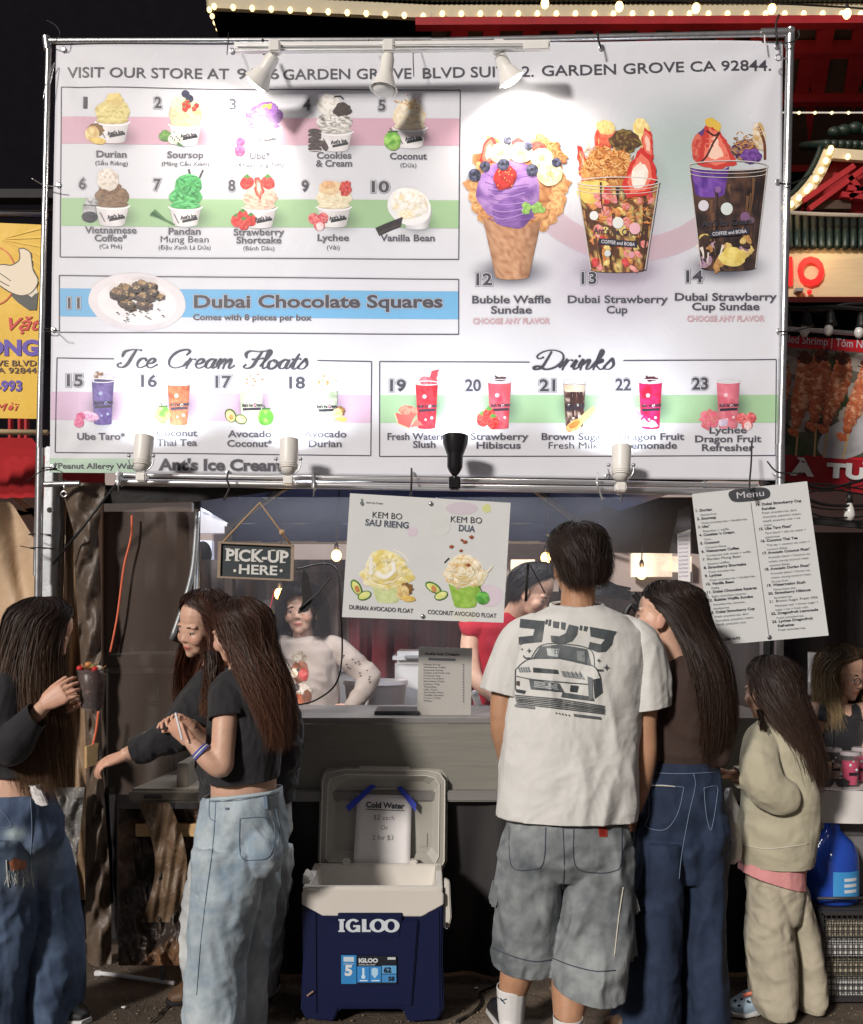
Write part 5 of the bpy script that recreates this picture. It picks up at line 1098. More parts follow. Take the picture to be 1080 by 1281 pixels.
# tube lamp added out of view behind the lower pipe, to light the vendors
wl_ = thing('added_tube_light', 'added white tube lamp hidden under the blue canopy to light the vendors', 'lamp', V(-.1, 4.5, 2.02))
MB().tube([V(-1.0, 4.5, 2.105), V(.9, 4.5, 2.105)], .016, 8).build('tube', MATS['tube_lit'], wl_, smooth=True); MB().beam(V(-1.02, 4.5, 2.135), V(.92, 4.5, 2.135), .06, .03).build('fitting', MATS['white_plastic'], wl_)
l = bpy.data.lights.new('added_tube_light', 'AREA'); l.shape = 'RECTANGLE'; l.size = 1.9; l.size_y = .04; l.energy = 13; l.color = (.92, .95, 1.0); o = bpy.data.objects.new('added_tube_light', l); COL.objects.link(o); o.location = (-.05, 4.5, 2.08)
def counter():
 t = thing('service_counter', 'service counter with grey cloth front and black skirt', 'counter', P(480, 1223, 4.12)); x0 = P(334, 0, 4.1).x; x1 = P(985, 0, 4.1).x
 z1 = P(0, 898, 4.1).z; z2 = P(0, 988, 4.1).z
 MB().box(((x0 + x1) / 2, 4.42, z1 - .012), (x1 - x0, .66, .024)).build('counter_top', MATS['grey_plastic'], t, bevel=.004)
 def fn(u, v): x = x0 + (x1 - x0) * u; return (x, 4.088 + .006 * math.sin(x * 9) * v, z1 - .024 - (z1 - z2 - .024) * v)
 MB().sheet(fn, 60, 8).build('cloth_front', MATS['counter_cloth'], t, fix=False, smooth=True)
 MB().box(((x0 + x1) / 2, 4.08, z2 - .02), (x1 - x0, .05, .045)).build('table_edge', MATS['grey_plastic'], t, bevel=.006)
 def fn2(u, v): x = x0 + (x1 - x0) * u; return (x, 4.11 + (.020 * math.sin(x * 16) + .012 * math.sin(x * 37 + v * 2)) * (.3 + v), z2 - .04 - (z2 - .05) * v)
 MB().sheet(fn2, 120, 20).build('skirt', MATS['skirt_black'], t, fix=False, smooth=True)
 # tray
 b = thing('black_tray', 'black tray on the counter left of the price list', 'tray', P(495, 897, 4.3)); z = z1
 MB().bbox((P(470, 0, 4.3).x, 4.2, z + .001), (P(525, 0, 4.3).x, 4.45, z + .018)).build('tray', MATS['dark_plastic'], b, bevel=.003)
 # price list in an acrylic stand
 s = thing('price_list', 'small printed price list standing upright on the counter', 'sign', P(556, 897, 4.2)); pl = Plane(4.15, 0, .06)
 MB().prism([pl.at(524, 809), pl.at(591, 811), pl.at(589, 900), pl.at(522, 898)], V(0, .006, 0)).build('card', MATS['card_grey'], s); MB().box(P(556, 898, 4.19) + V(0, 0, .004), (.20, .08, .008)).build('stand_foot', MATS['clear_vinyl'], s)
 T(pl, s, "Ant's Ice Cream", 531, 819, 575, 820.5, 3.4, MATS['ink'], .002, bold=.03); MB().prism([pl.at(536, 823, .002), pl.at(570, 824, .002), pl.at(570, 827, .002), pl.at(536, 826, .002)], V(0, .0005, 0)).build('printed_bar', MATS['ink_soft'], s)
 for i, w in enumerate((21, 28, 25, 33, 21, 26, 26, 20, 16, 17, 25, 25, 22, 11)):
  T(pl, s, ['Durian Scoop', 'Vietnamese Coffee', 'Soursop Scoop', 'Cookies and Cream Cup', 'Coconut Cup', 'Pandan Mung Bean', 'Strawberry Cups', 'Lychee Cup', 'Vanilla', 'Ube Taro', 'Avocado Float', 'Waffle Sundae', 'Fresh Milk', 'Water'][i], 530, 832 + i * 3.5, 530 + w, 832.3 + i * 3.5, 1.9, MATS['ink_soft'], .002, bold=.01); T(pl, s, '8', 579, 832.5 + i * 3.5, 581, 832.5 + i * 3.5, 1.9, MATS['ink_soft'], .002, bold=.01)
M('card_grey', (.40, .385, .36), .6, var=.04)
counter()
def inside_gear():
 # freezers and tubs behind the counter
 for nm, lb, ct, x0, y0, x1, y1, Y, m in (('chest_freezer', 'white chest freezer behind the vendor woman in the reindeer shirt', 'freezer', 420, 828, 462, 930, 5.6, 'white_plastic'),
                                 ('white_cooler', 'white cooler with rounded lid behind the black tray', 'cooler', 494, 815, 560, 930, 5.4, 'white_plastic')):
  t = thing(nm, lb, ct, P((x0 + x1) / 2, y1, Y)); MB().bbox(P(x0, y0 + 10, Y), P(x1, y1, Y + .5)).build('body', MATS[m], t, bevel=.02); MB().bbox(P(x0 - 3, y0, Y - .03), P(x1 + 3, y0 + 12, Y + .5)).build('lid', MATS[m], t, bevel=.025); MB().bbox(P(x0 + 12, y0 + 5, Y - .05), P(x1 - 12, y0 + 9, Y - .02)).build('handle', MATS['galv_dull'], t, bevel=.004)
 t = thing('plastic_bin', 'low white tub on the floor of the stall by the vendor', 'tub', P(470, 940, 5.2)); MB().lathe([(.13, 0), (.16, .3), (.17, .31), (.165, .33), (.15, .32), (.001, .3)], P(470, 930, 5.2), 20).build('tub', MATS['white_plastic'], t, smooth=True, angle=40)
 # drinks jar behind left
 t = thing('drink_jar', 'clear jar of yellow drink with a red straw beside the vendor woman', 'jar', P(335, 785, 5.6)); b = P(335, 784, 5.6)
 MB().lathe([(.044, 0), (.05, .01), (.05, .10), (.04, .12), (.03, .13), (.028, .15)], b, 18).build('glass', MATS['clear_vinyl'], t, smooth=True); MB().lathe([(.001, .003), (.044, .006), (.045, .085), (.001, .085)], b, 18).build('drink', MATS['yellow_vinyl'], t, smooth=True); MB().tube([b + V(0, 0, .05), b + V(.04, 0, .21)], .004, 6).build('straw', MATS['red_vinyl'], t)
 t = thing('orange_box', 'orange box under the drink jar', 'box', P(335, 806, 5.6)); MB().bbox(P(320, 785, 5.5), P(349, 812, 5.8)).build('box', MATS['wood_strip'], t, bevel=.004)
 MB().bbox(P(300, 812, 5.4), P(360, 815, 5.9)).build('shelf', MATS['galv_dull'], thing('metal_shelf', 'grey shelf carrying the orange box', 'shelf', P(330, 815, 5.6)))
 # grey storage cases seen through the side screen
 t = thing('storage_case', 'large grey plastic storage case behind the dark screen', 'storage case', P(190, 960, 4.75))
 MB().bbox(P(132, 836, 4.6), P(250, 1180, 5.1)).build('body', MATS['grey_plastic'], t, bevel=.012); MB().bbox(P(130, 819, 4.57), P(252, 829, 5.12)).build('lid', MATS['grey_plastic'], t, bevel=.006); MB().bbox(P(133, 829, 4.585), P(249, 836, 5.1)).build('white_seal', MATS['white_plastic'], t)
 pts = [P(165, 846, 4.585), P(165, 877, 4.57), P(196, 879, 4.57), P(197, 846, 4.585)]; MB().tube(pts, .006, 8).build('handle', MATS['dark_plastic'], t, smooth=True)
 for x in (160, 203): MB().box(P(x, 846, 4.58), (.03, .02, .02)).build('latch', MATS['dark_plastic'], t, bevel=.003)
 # cloth pole seen at 660
 t = thing('far_pole', 'thin grey pole behind the stall near the pick-up sign', 'pole', P(247, 900, 5.2)); MB().tube([P(247, 625, 5.2), P(243, 900, 5.2)], .018, 10).build('pole', MATS['galv_dull'], t, smooth=True)
 # hose bundle and black bags near the centre right
 t = thing('black_hose', 'tangled black cables and tap near the face of the long-haired woman', 'cable', P(775, 760, 5.0))
 random.seed(12)
 for i in range(9): MB().tube(bez([P(700, 728 + i * 3, 4.9), P(735, 722 + i * 3 + random.uniform(-3, 3), 4.8), P(765, 730 + i * 2, 4.8), P(788, 740 + random.uniform(-6, 12), 4.9)], 5), .008, 6).build('cable', MATS['wire_black'], t, smooth=True)
 MB().tube(bez([P(792, 742, 4.6), P(800, 752, 4.6), P(800, 765, 4.6), P(790, 757, 4.6), P(783, 772, 4.6), P(800, 775, 4.6)], 5), .014, 8).build('tap', MATS['wire_black'], t, smooth=True)
inside_gear()
def screens():
 # left side screen: brown-black mesh wall with a folded black sleeve
 t = thing('mesh_side_wall', 'brown black mesh side wall with a crumpled black sleeve at the left of the stall', 'side wall', P(110, 1200, 4.3))
 def fn(u, v):
  y = 606 + 520 * v; x = (84 - 34 * v + 6 * math.sin(v * 3)) * (1 - u) + (112 + 12 * v) * u; return P(x, y, 4.36 + .03 * math.sin(u * 9 + v * 7) + .012 * math.sin(u * 21 - v * 19))
 MB().sheet(fn, 26, 60).build('brown_panel', MATS['tarp_brown'], t, fix=False, smooth=True)
 def fn(u, v):
  y = 604 + 610 * v; w = 13 + 3 * math.sin(v * 9) + (16 if v < .1 else 0) * (1 - v * 10); c = 103 + 22 * v ** .7; x = c + (u - .5) * 2 * w
  return P(x, y, 4.27 - .035 * math.sin(PI * u) + .02 * noise.noise(Vector((u * 3, v * 26, 3))) + .012 * math.sin(u * 8 + v * 60))
 MB().sheet(fn, 22, 220).build('folded_sleeve', MATS['drape_black'], t, fix=False, smooth=True)
 def fn(u, v): x = 128 + 122 * u - 14 * v * u; y = 624 + 370 * v; return P(x, y, 4.34 + .01 * math.sin(u * 7 + v * 3))
 MB().sheet(fn, 20, 20).build('mesh_panel', MATS['mesh_screen'], t, fix=False, smooth=True)
 MB().prism([P(108, 606, 4.3), P(250, 610, 4.3), P(400, 606, 4.3), P(350, 614, 4.3), P(240, 628, 4.3), P(128, 630, 4.3)], V(0, .004, 0)).build('top_flap', MATS['black_fabric'], t)
 # rolled strut & lines
 mark(MB().tube([P(66, 706, 4.2), P(100, 664, 4.18), P(145, 606, 4.12)], .006, 8).build('bungee_cord', MATS['wire_black'], smooth=True), 'black bungee cord running diagonally from the tent leg to the lower pipe', 'cord')
 # clear window strip pleat at right of mesh
 mark(MB().tube(bez([P(247, 640, 4.33), P(240, 720, 4.33), P(215, 800, 4.33)], 6), .012, 8).build('window_piping', MATS['galv_dull'], smooth=True), 'pale piping edge of the clear window left of the pick-up sign', 'piping')
 # orange extension cord
 c = thing('extension_cord', 'thin orange extension cord hanging at the left of the stall', 'cord', P(140, 1000, 4.3))
 MB().tube(bez([P(165, 645, 4.3), P(164, 672, 4.3), P(155, 710, 4.3), P(147, 770, 4.3), P(138, 816, 4.3)], 6), .0048, 8).build('cord', MATS['orange_cord'], c, smooth=True); MB().tube(bez([P(123, 890, 4.2), P(120, 915, 4.2), P(114, 940, 4.2)], 6), .0048, 8).build('cord', MATS['orange_cord'], c, smooth=True)
 # clear vinyl window over the serving opening
 w = thing('clear_window', 'clear creased plastic window over the serving opening', 'window', P(500, 890, 4.36))
 MB().sheet(lambda u, v: P(252 + 730 * u, 622 + 272 * v, 4.66 + .015 * math.sin(u * 22 + v * 4)), 60, 10).build('vinyl_sheet', MATS['clear_vinyl'], w, fix=False, smooth=True)
 # black sheer scraps tied above the vendor
 n = thing('black_netting', 'black sheer netting and strap dangling in front of the vendor woman', 'netting', P(390, 800, 4.45))
 def fn(u, v): x = 352 + 76 * u + 8 * v; return P(x, 716 + (34 + 22 * math.sin(u * 5)) * v, 4.5 + .02 * math.sin(u * 14))
 MB().sheet(fn, 20, 6).build('net', MATS['net'], n, fix=False, smooth=True)
 MB().prism([P(380, 712, 4.45), P(386, 720, 4.45), P(392, 748, 4.45), P(386, 764, 4.45), P(372, 768, 4.45), P(379, 752, 4.45), (P(377, 728, 4.45))], V(0, .006, 0)).build('net_scrap', MATS['black_fabric'], n)
 MB().tube(bez([P(370, 712, 4.44), P(418, 708, 4.44), P(426, 760, 4.44), P(428, 820, 4.44), P(420, 856, 4.44), P(395, 876, 4.44), P(372, 882, 4.44)], 6), .0042, 6).build('strap', MATS['wire_black'], n, smooth=True)
 MB().tube([P(414, 722, 4.44), P(398, 742, 4.44), P(374, 762, 4.44)], .004, 6).build('strap', MATS['wire_black'], n)
 s = thing('black_straps', 'two black straps dangling before the face of the man in red', 'strap', P(665, 750, 4.5))
 MB().beam(P(661, 705, 4.5), P(658, 752, 4.5), .012, .004).build('strap', MATS['wire_black'], s); MB().beam(P(664, 708, 4.5), P(682, 742, 4.5), .022, .004).build('strap', MATS['wire_black'], s)
 # right: small second menu sheet behind
 m = thing('side_menu_sheet', 'narrow printed list in a plastic sleeve hanging behind the tilted menu board', 'sign', P(858, 720, 4.5)); pl = Plane(4.5, -.2, 0)
 MB().prism([pl.at(848, 668), pl.at(864, 662), pl.at(864, 728), pl.at(849, 726)], V(0, .004, 0)).build('card', MATS['paper'], m)
 MB().prism([pl.at(838, 690, -.01), pl.at(850, 638, -.01), pl.at(864, 632, -.01), pl.at(868, 740, -.01), pl.at(840, 735, -.01)], V(0, .004, 0)).build('sleeve', MATS['clear_vinyl'], m)
 for i in range(11): T(pl, m, 'Ice Cream', 850, 672 + i * 5, 861, 671 + i * 5, 2, MATS['ink_blue'], .003, bold=0)
M('tarp_brown', (.27, .18, .11), .5, var=.2, vs=5, bump2=.8, bs2=6);
M('net', (.006, .006, .007), .8, var=0, alpha=.22)
screens()
def signs():
 # pick-up sign
 t = thing('pick_up_sign', 'small dark sign reading PICK-UP HERE hung on rope', 'sign', P(320, 726, 3.95)); pl = Plane(3.95, .03, 0)
 MB().prism([pl.at(276, 678), pl.at(367, 682), pl.at(366, 726), pl.at(274, 722)], V(0, .014, 0)).build('board', MATS['chalkboard'], t)
 for a, b in (((275, 679), (367, 683)), ((274, 722), (366, 726)), ((275.5, 677.5), (274, 723)), ((366.5, 681.5), (365.5, 727))): MB().beam(pl.at(*a, .006), pl.at(*b, .006), .012, .007).build('frame', MATS['sign_wood'], t)
 MB().tube([pl.at(279, 678, .0), pl.at(325, 629, .0), pl.at(364, 682, .0)], .0045, 8).build('rope', MATS['rope'], t, smooth=True); MB().ell(pl.at(353, 666, .0), .012).build('knot', MATS['rope'], t, smooth=True)
 T(pl, t, 'PICK-UP', 283, 701, 361, 704, 14.5, MATS['chalk'], .003, bold=.035); T(pl, t, 'HERE', 299, 717.5, 347, 719.5, 12, MATS['chalk'], .003, bold=.025)
 k = Pic(pl, .0032)
 # slab serifs
 for x, y, w in ((285.5, 701, 7), (285, 686.8, 6), (297, 701.4, 6), (297, 687.3, 6), (318, 702.3, 6), (318, 688, 6), (327, 702.4, 5), (327, 688.2, 4), (342, 688.8, 6), (350, 689, 5), (354, 703.8, 7), (354, 689.4, 5)): k.rect(x - w / 2, y - .9, x + w / 2, y + .6, (205, 205, 200))
 for x in (294, 352): k.blob(x, 714, 2, 2, [(205, 205, 200)] * 2, 0, .1, 0, 0, 3, 12)
 k.build('printed_serifs', t)
 # float poster
 t = thing('float_poster', 'white poster with two avocado floats hung under the banner', 'sign', P(535, 778, 3.95)); pl = Plane(3.93, .02, -.02)
 MB().prism([pl.at(438, 617), pl.at(639, 629), pl.at(630, 779), pl.at(428, 772)], V(0, .004, 0)).build('board', MATS['sign_white'], t)
 k = Pic(pl, .0008, .00002)
 for x, y, rx, ry, c in ((578, 636, 20, 8, (206, 196, 208)), (551, 657, 13, 14, (212, 214, 212)), (516, 665, 7, 6, (214, 202, 216)), (609, 636, 5.5, 5.5, (208, 214, 150)), (612, 745, 18, 14, (214, 202, 214)), (459, 725, 10, 9, (212, 204, 214)), (582, 770, 16, 8, (214, 214, 202))): k.blob(x, y, rx, ry, [c, c], .01, .1, 0, 0, 5, 24)
 def fl(x, y0, hw, y1, pal, top, topr, seed):
  random.seed(seed); k.trap(x, y0, hw, y1, hw * .62, pal, .2, .15, 12, 14, curve=.2); cy = y0 - topr * .55
  k.blob(x, y0 - 6, topr * 1.1, 15, top, .1, .1, 0, .2, 7, 30); k.blob(x - 2, cy, topr * .85, topr * .75, top, .08, .1, 0, .3, 8, 32)
  for i in range(16): a = random.uniform(0, 6.28); k.blob(x + math.cos(a) * topr * .75, cy + 6 + math.sin(a) * topr * .6, random.uniform(4, 8), random.uniform(3, 5), top, .15, .2, random.uniform(0, 180), .4, 4, 12)
  for i in range(26): a = random.uniform(0, 6.28); r = random.random() * topr; k.line(bez([(x + math.cos(a) * r, cy + math.sin(a) * r * .8), (x + math.cos(a + .4) * r + 2, cy + math.sin(a + .4) * r * .8 + 2), (x + math.cos(a + .9) * r, cy + math.sin(a + .9) * r * .8 + 3)], 3), 1.1, random.choice([(205, 180, 110), (245, 240, 220), (225, 205, 140)]))
 fl(485, 727, 22, 752, [(198, 212, 150), (212, 224, 170)], [(226, 208, 120), (240, 228, 160), (246, 240, 205)], 30, 3); k.line(bez([(464, 696), (464, 714), (466, 718)], 5), 5, (240, 240, 232)); k.line(bez([(472, 716), (482, 722), (492, 714), (492, 703)], 5), 5, (244, 244, 238))
 fl(582, 726, 22, 758, [(140, 185, 70), (165, 205, 95)], [(232, 222, 190), (246, 242, 226), (225, 190, 130)], 25, 4)
 for x, y, r in ((590, 672, 3), (582, 678, 3), (578, 676, 2), (565, 684, 3), (577, 689, 2.4), (586, 707, 3)): k.blob(x, y, r, r * .7, [(135, 66, 40), (165, 90, 55)], .3, .5)
 k.line([(556, 704), (562, 698)], 1.4, (40, 30, 25)); k.line(bez([(604, 718), (611, 714), (616, 708)], 4), 2.5, (232, 228, 205))
 for x in (450, 546):
  k.blob(x - 4, 735, 6, 11, [(60, 110, 45), (80, 130, 60)], .02, .2, -28 if x < 500 else -60); k.blob(x - 4, 735.5, 4.4, 9, [(215, 215, 120), (225, 228, 150)], .02, .2, -28 if x < 500 else -60); k.blob(x - 3, 737, 3, 4.5, [(185, 120, 70), (210, 150, 95)], .02, .3, -20); k.blob(x + 6, 745, 9, 5.5, [(70, 120, 50), (90, 140, 60)], .02, .2, -22); k.blob(x + 6, 745, 7.5, 4.2, [(220, 225, 130), (232, 236, 170)], .02, .2, -22)
 durian_fruit(k, 504, 741, 1.0); k.blob(604, 748, 8.5, 8.5, [(70, 150, 60), (120, 195, 90)], .05, .15, 0, .4, 6, 20); k.line([(603, 740), (599, 733)], 1.4, (70, 100, 50))
 k.line([(452, 624), (453, 629), (454, 624)], .8, (60, 70, 70)); k.blob(453, 630, 2.2, 3, [(120, 130, 130), (90, 100, 100)], .1, .3, 0, 0, 3, 10)
 k.build('printed_picture', t)
 dk = MATS['ink']; hg = [(.04, MATS['halo_blue'])]
 for st, x0, y0, x1, y1, c, h in (('KEM BO', 466, 647.5, 503, 650, 8, hg), ('SAU RIENG', 457, 657, 511, 661, 8, hg), ('KEM BO', 564, 653, 603, 655, 8, hg), ('DUA', 574, 664, 594, 665.5, 8, hg), ('DURIAN AVOCADO FLOAT', 437, 762, 517, 767, 5.6, None), ('COCONUT AVOCADO FLOAT', 535, 768, 621, 773, 5.6, None), ("Ant's Ice Cream", 458, 629.5, 479, 631, 2.4, None)):
  T(pl, t, st, x0, y0, x1, y1, c, dk, .0022, bold=.012 if c > 3 else .01, halo=h)
 for x, y in ((539, 630), (529, 771)): MB().lathe([(.003, 0), (.008, 0), (.009, .002), (.004, .004)], pl.at(x, y, .002), 12, axis=(0, -1, 0)).build('eyelet', MATS['galv'], t, smooth=True)
 # tilted Menu board
 t = thing('menu_board', 'tilted white board headed Menu listing every item', 'sign', P(950, 805, 3.8)); pl = Plane(3.80, .0, .03)
 MB().prism([pl.at(866, 618), pl.at(1010, 602), pl.at(1037, 795), pl.at(889, 808)], V(0, .004, 0)).build('board', MATS['sign_white'], t)
 k = Pic(pl, .001); c = bez([(920, 612), (950, 609.5), (961, 612), (964, 618), (960, 623.5), (940, 627), (920, 628), (913, 623), (912, 616), (920, 612)], 4); k.poly(c, (70, 72, 76)); k.line([(939.5, 629), (962, 794)], .8, (90, 92, 100)); k.build('printed_plate', t)
 T(pl, t, 'Menu', 922, 624, 956, 620.5, 8.4, MATS['halo_white'], .004, bold=.05)
 ux, uy = (962 - 939.5) / 165, 1
 L = [('1. Durian', 0, 20), ('Durian fruit.', 1, 20), ('2. Soursop', 0, 24), ('Fresh strawberries + blueberries.', 1, 57), ("3. Ube*", 0, 15), ('Pistachios + waffle.', 1, 33), ("4. Cookies 'n Cream", 0, 44), ('Oreo.', 1, 9), ('5. Coconut', 0, 24), ('Coconut flakes.', 1, 27), ('6. Vietnamese Coffee', 0, 47), ('Condensed milk drizzle + waffle.', 1, 56), ('7. Pandan Mung Bean', 0, 48), ('Sesame waffles.', 1, 28), ('8. Strawberry Shortcake', 0, 53), ('Fresh strawberries.', 1, 33), ('9. Lychee', 0, 21), ('Fresh strawberries + blueberries.', 1, 57), ('10. Vanilla Bean', 0, 35), ('Waffle.', 1, 11), ('11. Dubai Chocolate Squares', 0, 62), ('Eight chocolate squares.', 1, 43), ('12. Bubble Waffle Sundae', 0, 56), ('Strawberries, bananas,', 1, 40), ('blueberries.', 1, 20), ('13. Dubai Strawberry Cup', 0, 56), ('Fresh strawberries, dark', 1, 42), ('chocolate, pistachio cream,', 1, 48), ('kataifi, pistachio nuts.', 1, 38)]
 y = 640.5
 for i, (st, s, w) in enumerate(L):
  x = 870 + (y - 636) * .139 + (5.5 if s else 0); T(pl, t, st, x, y, x + w, y - w * .095, 3.2 if not s else 2.7, MATS['ink'] if not s else MATS['ink_soft'], .002, bold=.03 if not s else 0); y += 5.0 if (i + 1 < len(L) and L[i + 1][1]) else 5.2
 Rr = [('14. Dubai Strawberry Cup', 0, 57), ('Sundae', 2, 17), ('Fresh strawberries, dark', 1, 43), ('chocolate, pistachio cream,', 1, 48), ('kataifi, pistachio nuts + ice', 1, 46), ('cream.', 1, 11), ('15. Ube Taro Float*', 0, 41), ('Taro blend + ube ice cream +', 1, 51), ('pistachios.', 1, 18), ('16. Coconut Thai Tea', 0, 46), ('Thai tea + coconut ice cream +', 1, 54), ('coconut flakes.', 1, 26), ('17. Avocado Coconut Float*', 0, 60), ('Avocado blend + Coconut ice', 1, 52), ('cream, young coconut meat,', 1, 50), ('coconut flakes.', 1, 26), ('18. Avocado Durian Float*', 0, 57), ('Avocado blend + Durian ice', 1, 49), ('cream, young coconut meat,', 1, 50), ('Durian fruit.', 1, 21), ('19. Watermelon Slush', 0, 48), ('Watermelon bits.', 1, 29), ('20. Strawberry Hibiscus', 0, 53), ('Strawberries.', 1, 23), ('21. Brown Sugar Fresh Milk', 0, 61), ('Molasses wall + brown sugar +', 1, 54), ('boba + ice + fresh milk.', 1, 41), ('22. Dragonfruit Lemonade', 0, 59), ('Fresh strawberries.', 1, 34), ('23. Lychee Dragonfruit', 0, 51), ('Refresher', 2, 21), ('Fresh strawberries.', 1, 34)]
 y = 633
 for i, (st, s, w) in enumerate(Rr):
  x = 945.5 + (y - 631) * .139 + (6.5 if s else 0); T(pl, t, st, x, y, x + w, y - w * .095, 3.2 if s != 1 else 2.7, MATS['ink'] if s != 1 else MATS['ink_soft'], .002, bold=.03 if s != 1 else 0); y += 5.05
 T(pl, t, '*INCLUDES NUTS', 895, 802.5, 926, 799.5, 3, MATS['ink'], .002, bold=.04)
 MB().lathe([(.003, 0), (.008, 0), (.009, .002), (.004, .004)], pl.at(962.5, 797, .002), 12, axis=(0, -1, 0)).build('eyelet', MATS['galv'], t, smooth=True)
 MB().tube(bez([P(941, 552, 3.9), P(940, 580, 3.86), P(938, 606, 3.79), P(940, 614, 3.78), P(943, 611, 3.79)], 6), .0035, 6).build('hanging_tie', MATS['black_zip'], t, smooth=True)
M('halo_blue', (.45, .50, .58), .5, var=0)
signs()
# ------------------------------------------------------------------ people
from mathutils.bvhtree import BVHTree
M('skin', rough=.46, attr=True, var=.13, vs=17, bump=.10, bs=260, sss=.12)
M('hair', rough=.52, attr=True, var=.0, spec=.28)
M('eye_white', (.55, .52, .50), .15, var=0); M('iris', (.02, .012, .008), .1, var=0); M('lash', (.015, .01, .01), .6, var=0)
M('cloth_white', (.62, .62, .60), .85, var=.03, vs=4, bump2=.25, bs2=9, bump=.08, bs=260, crease=0.45, cs=3.2, cst=(1.3, 1, .7))
M('cloth_black', (.014, .014, .017), .85, var=.15, bump2=.3, bs2=9, bump=.15, bs=240, sheen=.15, crease=0.5, cs=4, cst=(1, 1, .8))
M('cloth_brown', (.040, .022, .017), .85, var=.15, bump2=.25, bs2=9, bump=.15, bs=240, crease=0.4, cs=4, cst=(1, 1, .6))
M('cloth_cream', (.42, .39, .285), .9, var=.06, bump2=.35, bs2=9, bump=.15, bs=200, sheen=.1, crease=0.5, cs=4, cst=(1, 1, 1))
M('cloth_khaki', (.42, .38, .29), .85, var=.08, bump2=.45, bs2=8, bump=.12, bs=220, crease=0.8, cs=5, cst=(1, 1, 1.1))
M('cloth_red', (.42, .012, .03), .85, var=.08, bump2=.3, bs2=8, crease=0.5, cs=4, cst=(1, 1, .8))
M('cloth_pink', (.62, .27, .27), .85, var=.04, bump2=.3, bs2=8, crease=0.4, cs=4, cst=(1, 1, .7))
M('cloth_oatmeal', (.43, .36, .32), .9, var=.05, bump2=.3, bs2=9, crease=0.5, cs=4, cst=(1, 1, .9))
M('denim', rough=.85, attr=True, var=.10, vs=70, bump2=.3, bs2=8, bump=.25, bs=300, weave=.1, crease=0.75, cs=4.5, cst=(1, 1, .9))
M('sock', (.66, .66, .66), .9, var=.04, bump=.2, bs=200)
M('shoe_brown', (.10, .055, .03), .6, var=.2); M('shoe_blue', (.42, .55, .68), .5, var=.05); M('shoe_dark', (.02, .02, .022), .5, var=.1); M('shoe_white', (.6, .6, .6), .5, var=.05)
M('thread', (.62, .58, .50), .8, var=0); M('thread_dark', (.05, .06, .09), .8, var=0)
SKIN = (.52, .30, .20); SKIN_L = (.60, .37, .27); SKIN_M = (.46, .25, .15)
def RG(Y, rows):
 """silhouette rings: rows of (py, x left, x right, depth m[, shift towards the stall m])"""
 out = []
 for r in rows:
  py, xl, xr, d = r[:4]; s = r[4] if len(r) > 4 else 0; tl = r[5] if len(r) > 5 else 0
  c = P((xl + xr) / 2, py, Y); c.y += s; out.append((c, V((xr - xl) / 2 * Y / F, 0, -tl * Y / F), V(0, d, 0)))
 return out
def dens(rr, k=4):
 out = []
 for i in range(len(rr) - 1):
  for j in range(k): t = j / k; out.append(tuple(a.lerp(b, t) for a, b in zip(rr[i], rr[i + 1])))
 out.append(rr[-1]); return out
def limb(mb, pts, n=14):
 """pts: (px, py, Y, radius px)"""
 q = bez([(*P(a, b, Y), r * Y / F) for a, b, Y, r in pts], 5)
 a, b = Vector(q[0][:3]), Vector(q[-1][:3]); mb.tube([p[:3] for p in q], [p[3] for p in q], n); mb.ell(a, q[0][3] * .98, None, 10, 8); mb.ell(b, q[-1][3] * .98, None, 10, 8)
def cutm(me, cuts):
 if not cuts: return me
 bm = bmesh.new(); bm.from_mesh(me)
 for p, n, r in cuts:
  p = Vector(p); n = Vector(n).normalized()
  fs = [f for f in bm.faces if (f.calc_center_median() - p).length < r]
  vs = {v for f in fs for v in f.verts}; es = {e for f in fs for e in f.edges}
  bmesh.ops.bisect_plane(bm, geom=list(vs) + list(es) + fs, plane_co=p, plane_no=n, dist=1e-5)
  kill = [f for f in bm.faces if (f.calc_center_median() - p).length < r and (f.calc_center_median() - p).dot(n) > 1e-4]
  bmesh.ops.delete(bm, geom=kill, context='FACES')
 bm.to_mesh(me); bm.free(); return me
def folds(me, amp, scale, seed, aniso=(1, 1, 1), sharp=True, mask=None):
 c = co(me); n = nrm(me); w = waves(c + .05 * np.stack([waves(c, 2, 4, seed + 40), waves(c, 2, 4, seed + 41), waves(c, 2, 4, seed + 42)], 1), scale * 1.9, 7, seed, aniso)
 if sharp: w = (1 - np.abs(np.clip(w, -2, 2))) * 1.0
 d = amp * w
 if mask is not None: d = d * mask(c)
 set_co(me, c + n * d[:, None])
def garment(name, mb, mat, parent, vox=.0075, smooth=2, cuts=(), fold=(), col=None, thick=.003, label=None, extra=()):
 me = remesh(mb.mesh(), vox, smooth)
 for f in fold: folds(me, *f)
 if col is not None: vcol(me, col(co(me)))
 cutm(me, cuts)
 for emb, ecuts in extra:
  e = remesh(emb.mesh(), vox, smooth)
  for f in fold: folds(e, *f)
  cutm(e, ecuts); bm = bmesh.new(); bm.from_mesh(me); bm.from_mesh(e); bm.to_mesh(me); bm.free(); bpy.data.meshes.remove(e)
 o = link(name, me, MATS[mat], parent, smooth=True)
 if thick: m = o.modifiers.new('t', 'SOLIDIFY'); m.thickness = thick; m.offset = -1
 if label: o['label'] = label
 return o
def denim(c0, c1, fade=0.5, seed=1, vert=None, stone=.15):
 def f(c):
  w = .5 + .5 * fno(c, 5.0, seed) + stone * 3 * fno(c, 26.0, seed + 5, 4); w = np.clip(w * fade, 0, 1)[:, None]
  col = np.array(c0) * (1 - w) + np.array(c1) * w
  if vert: col = vert(c, col)
  return np.clip(col, 0, 1)
 return f
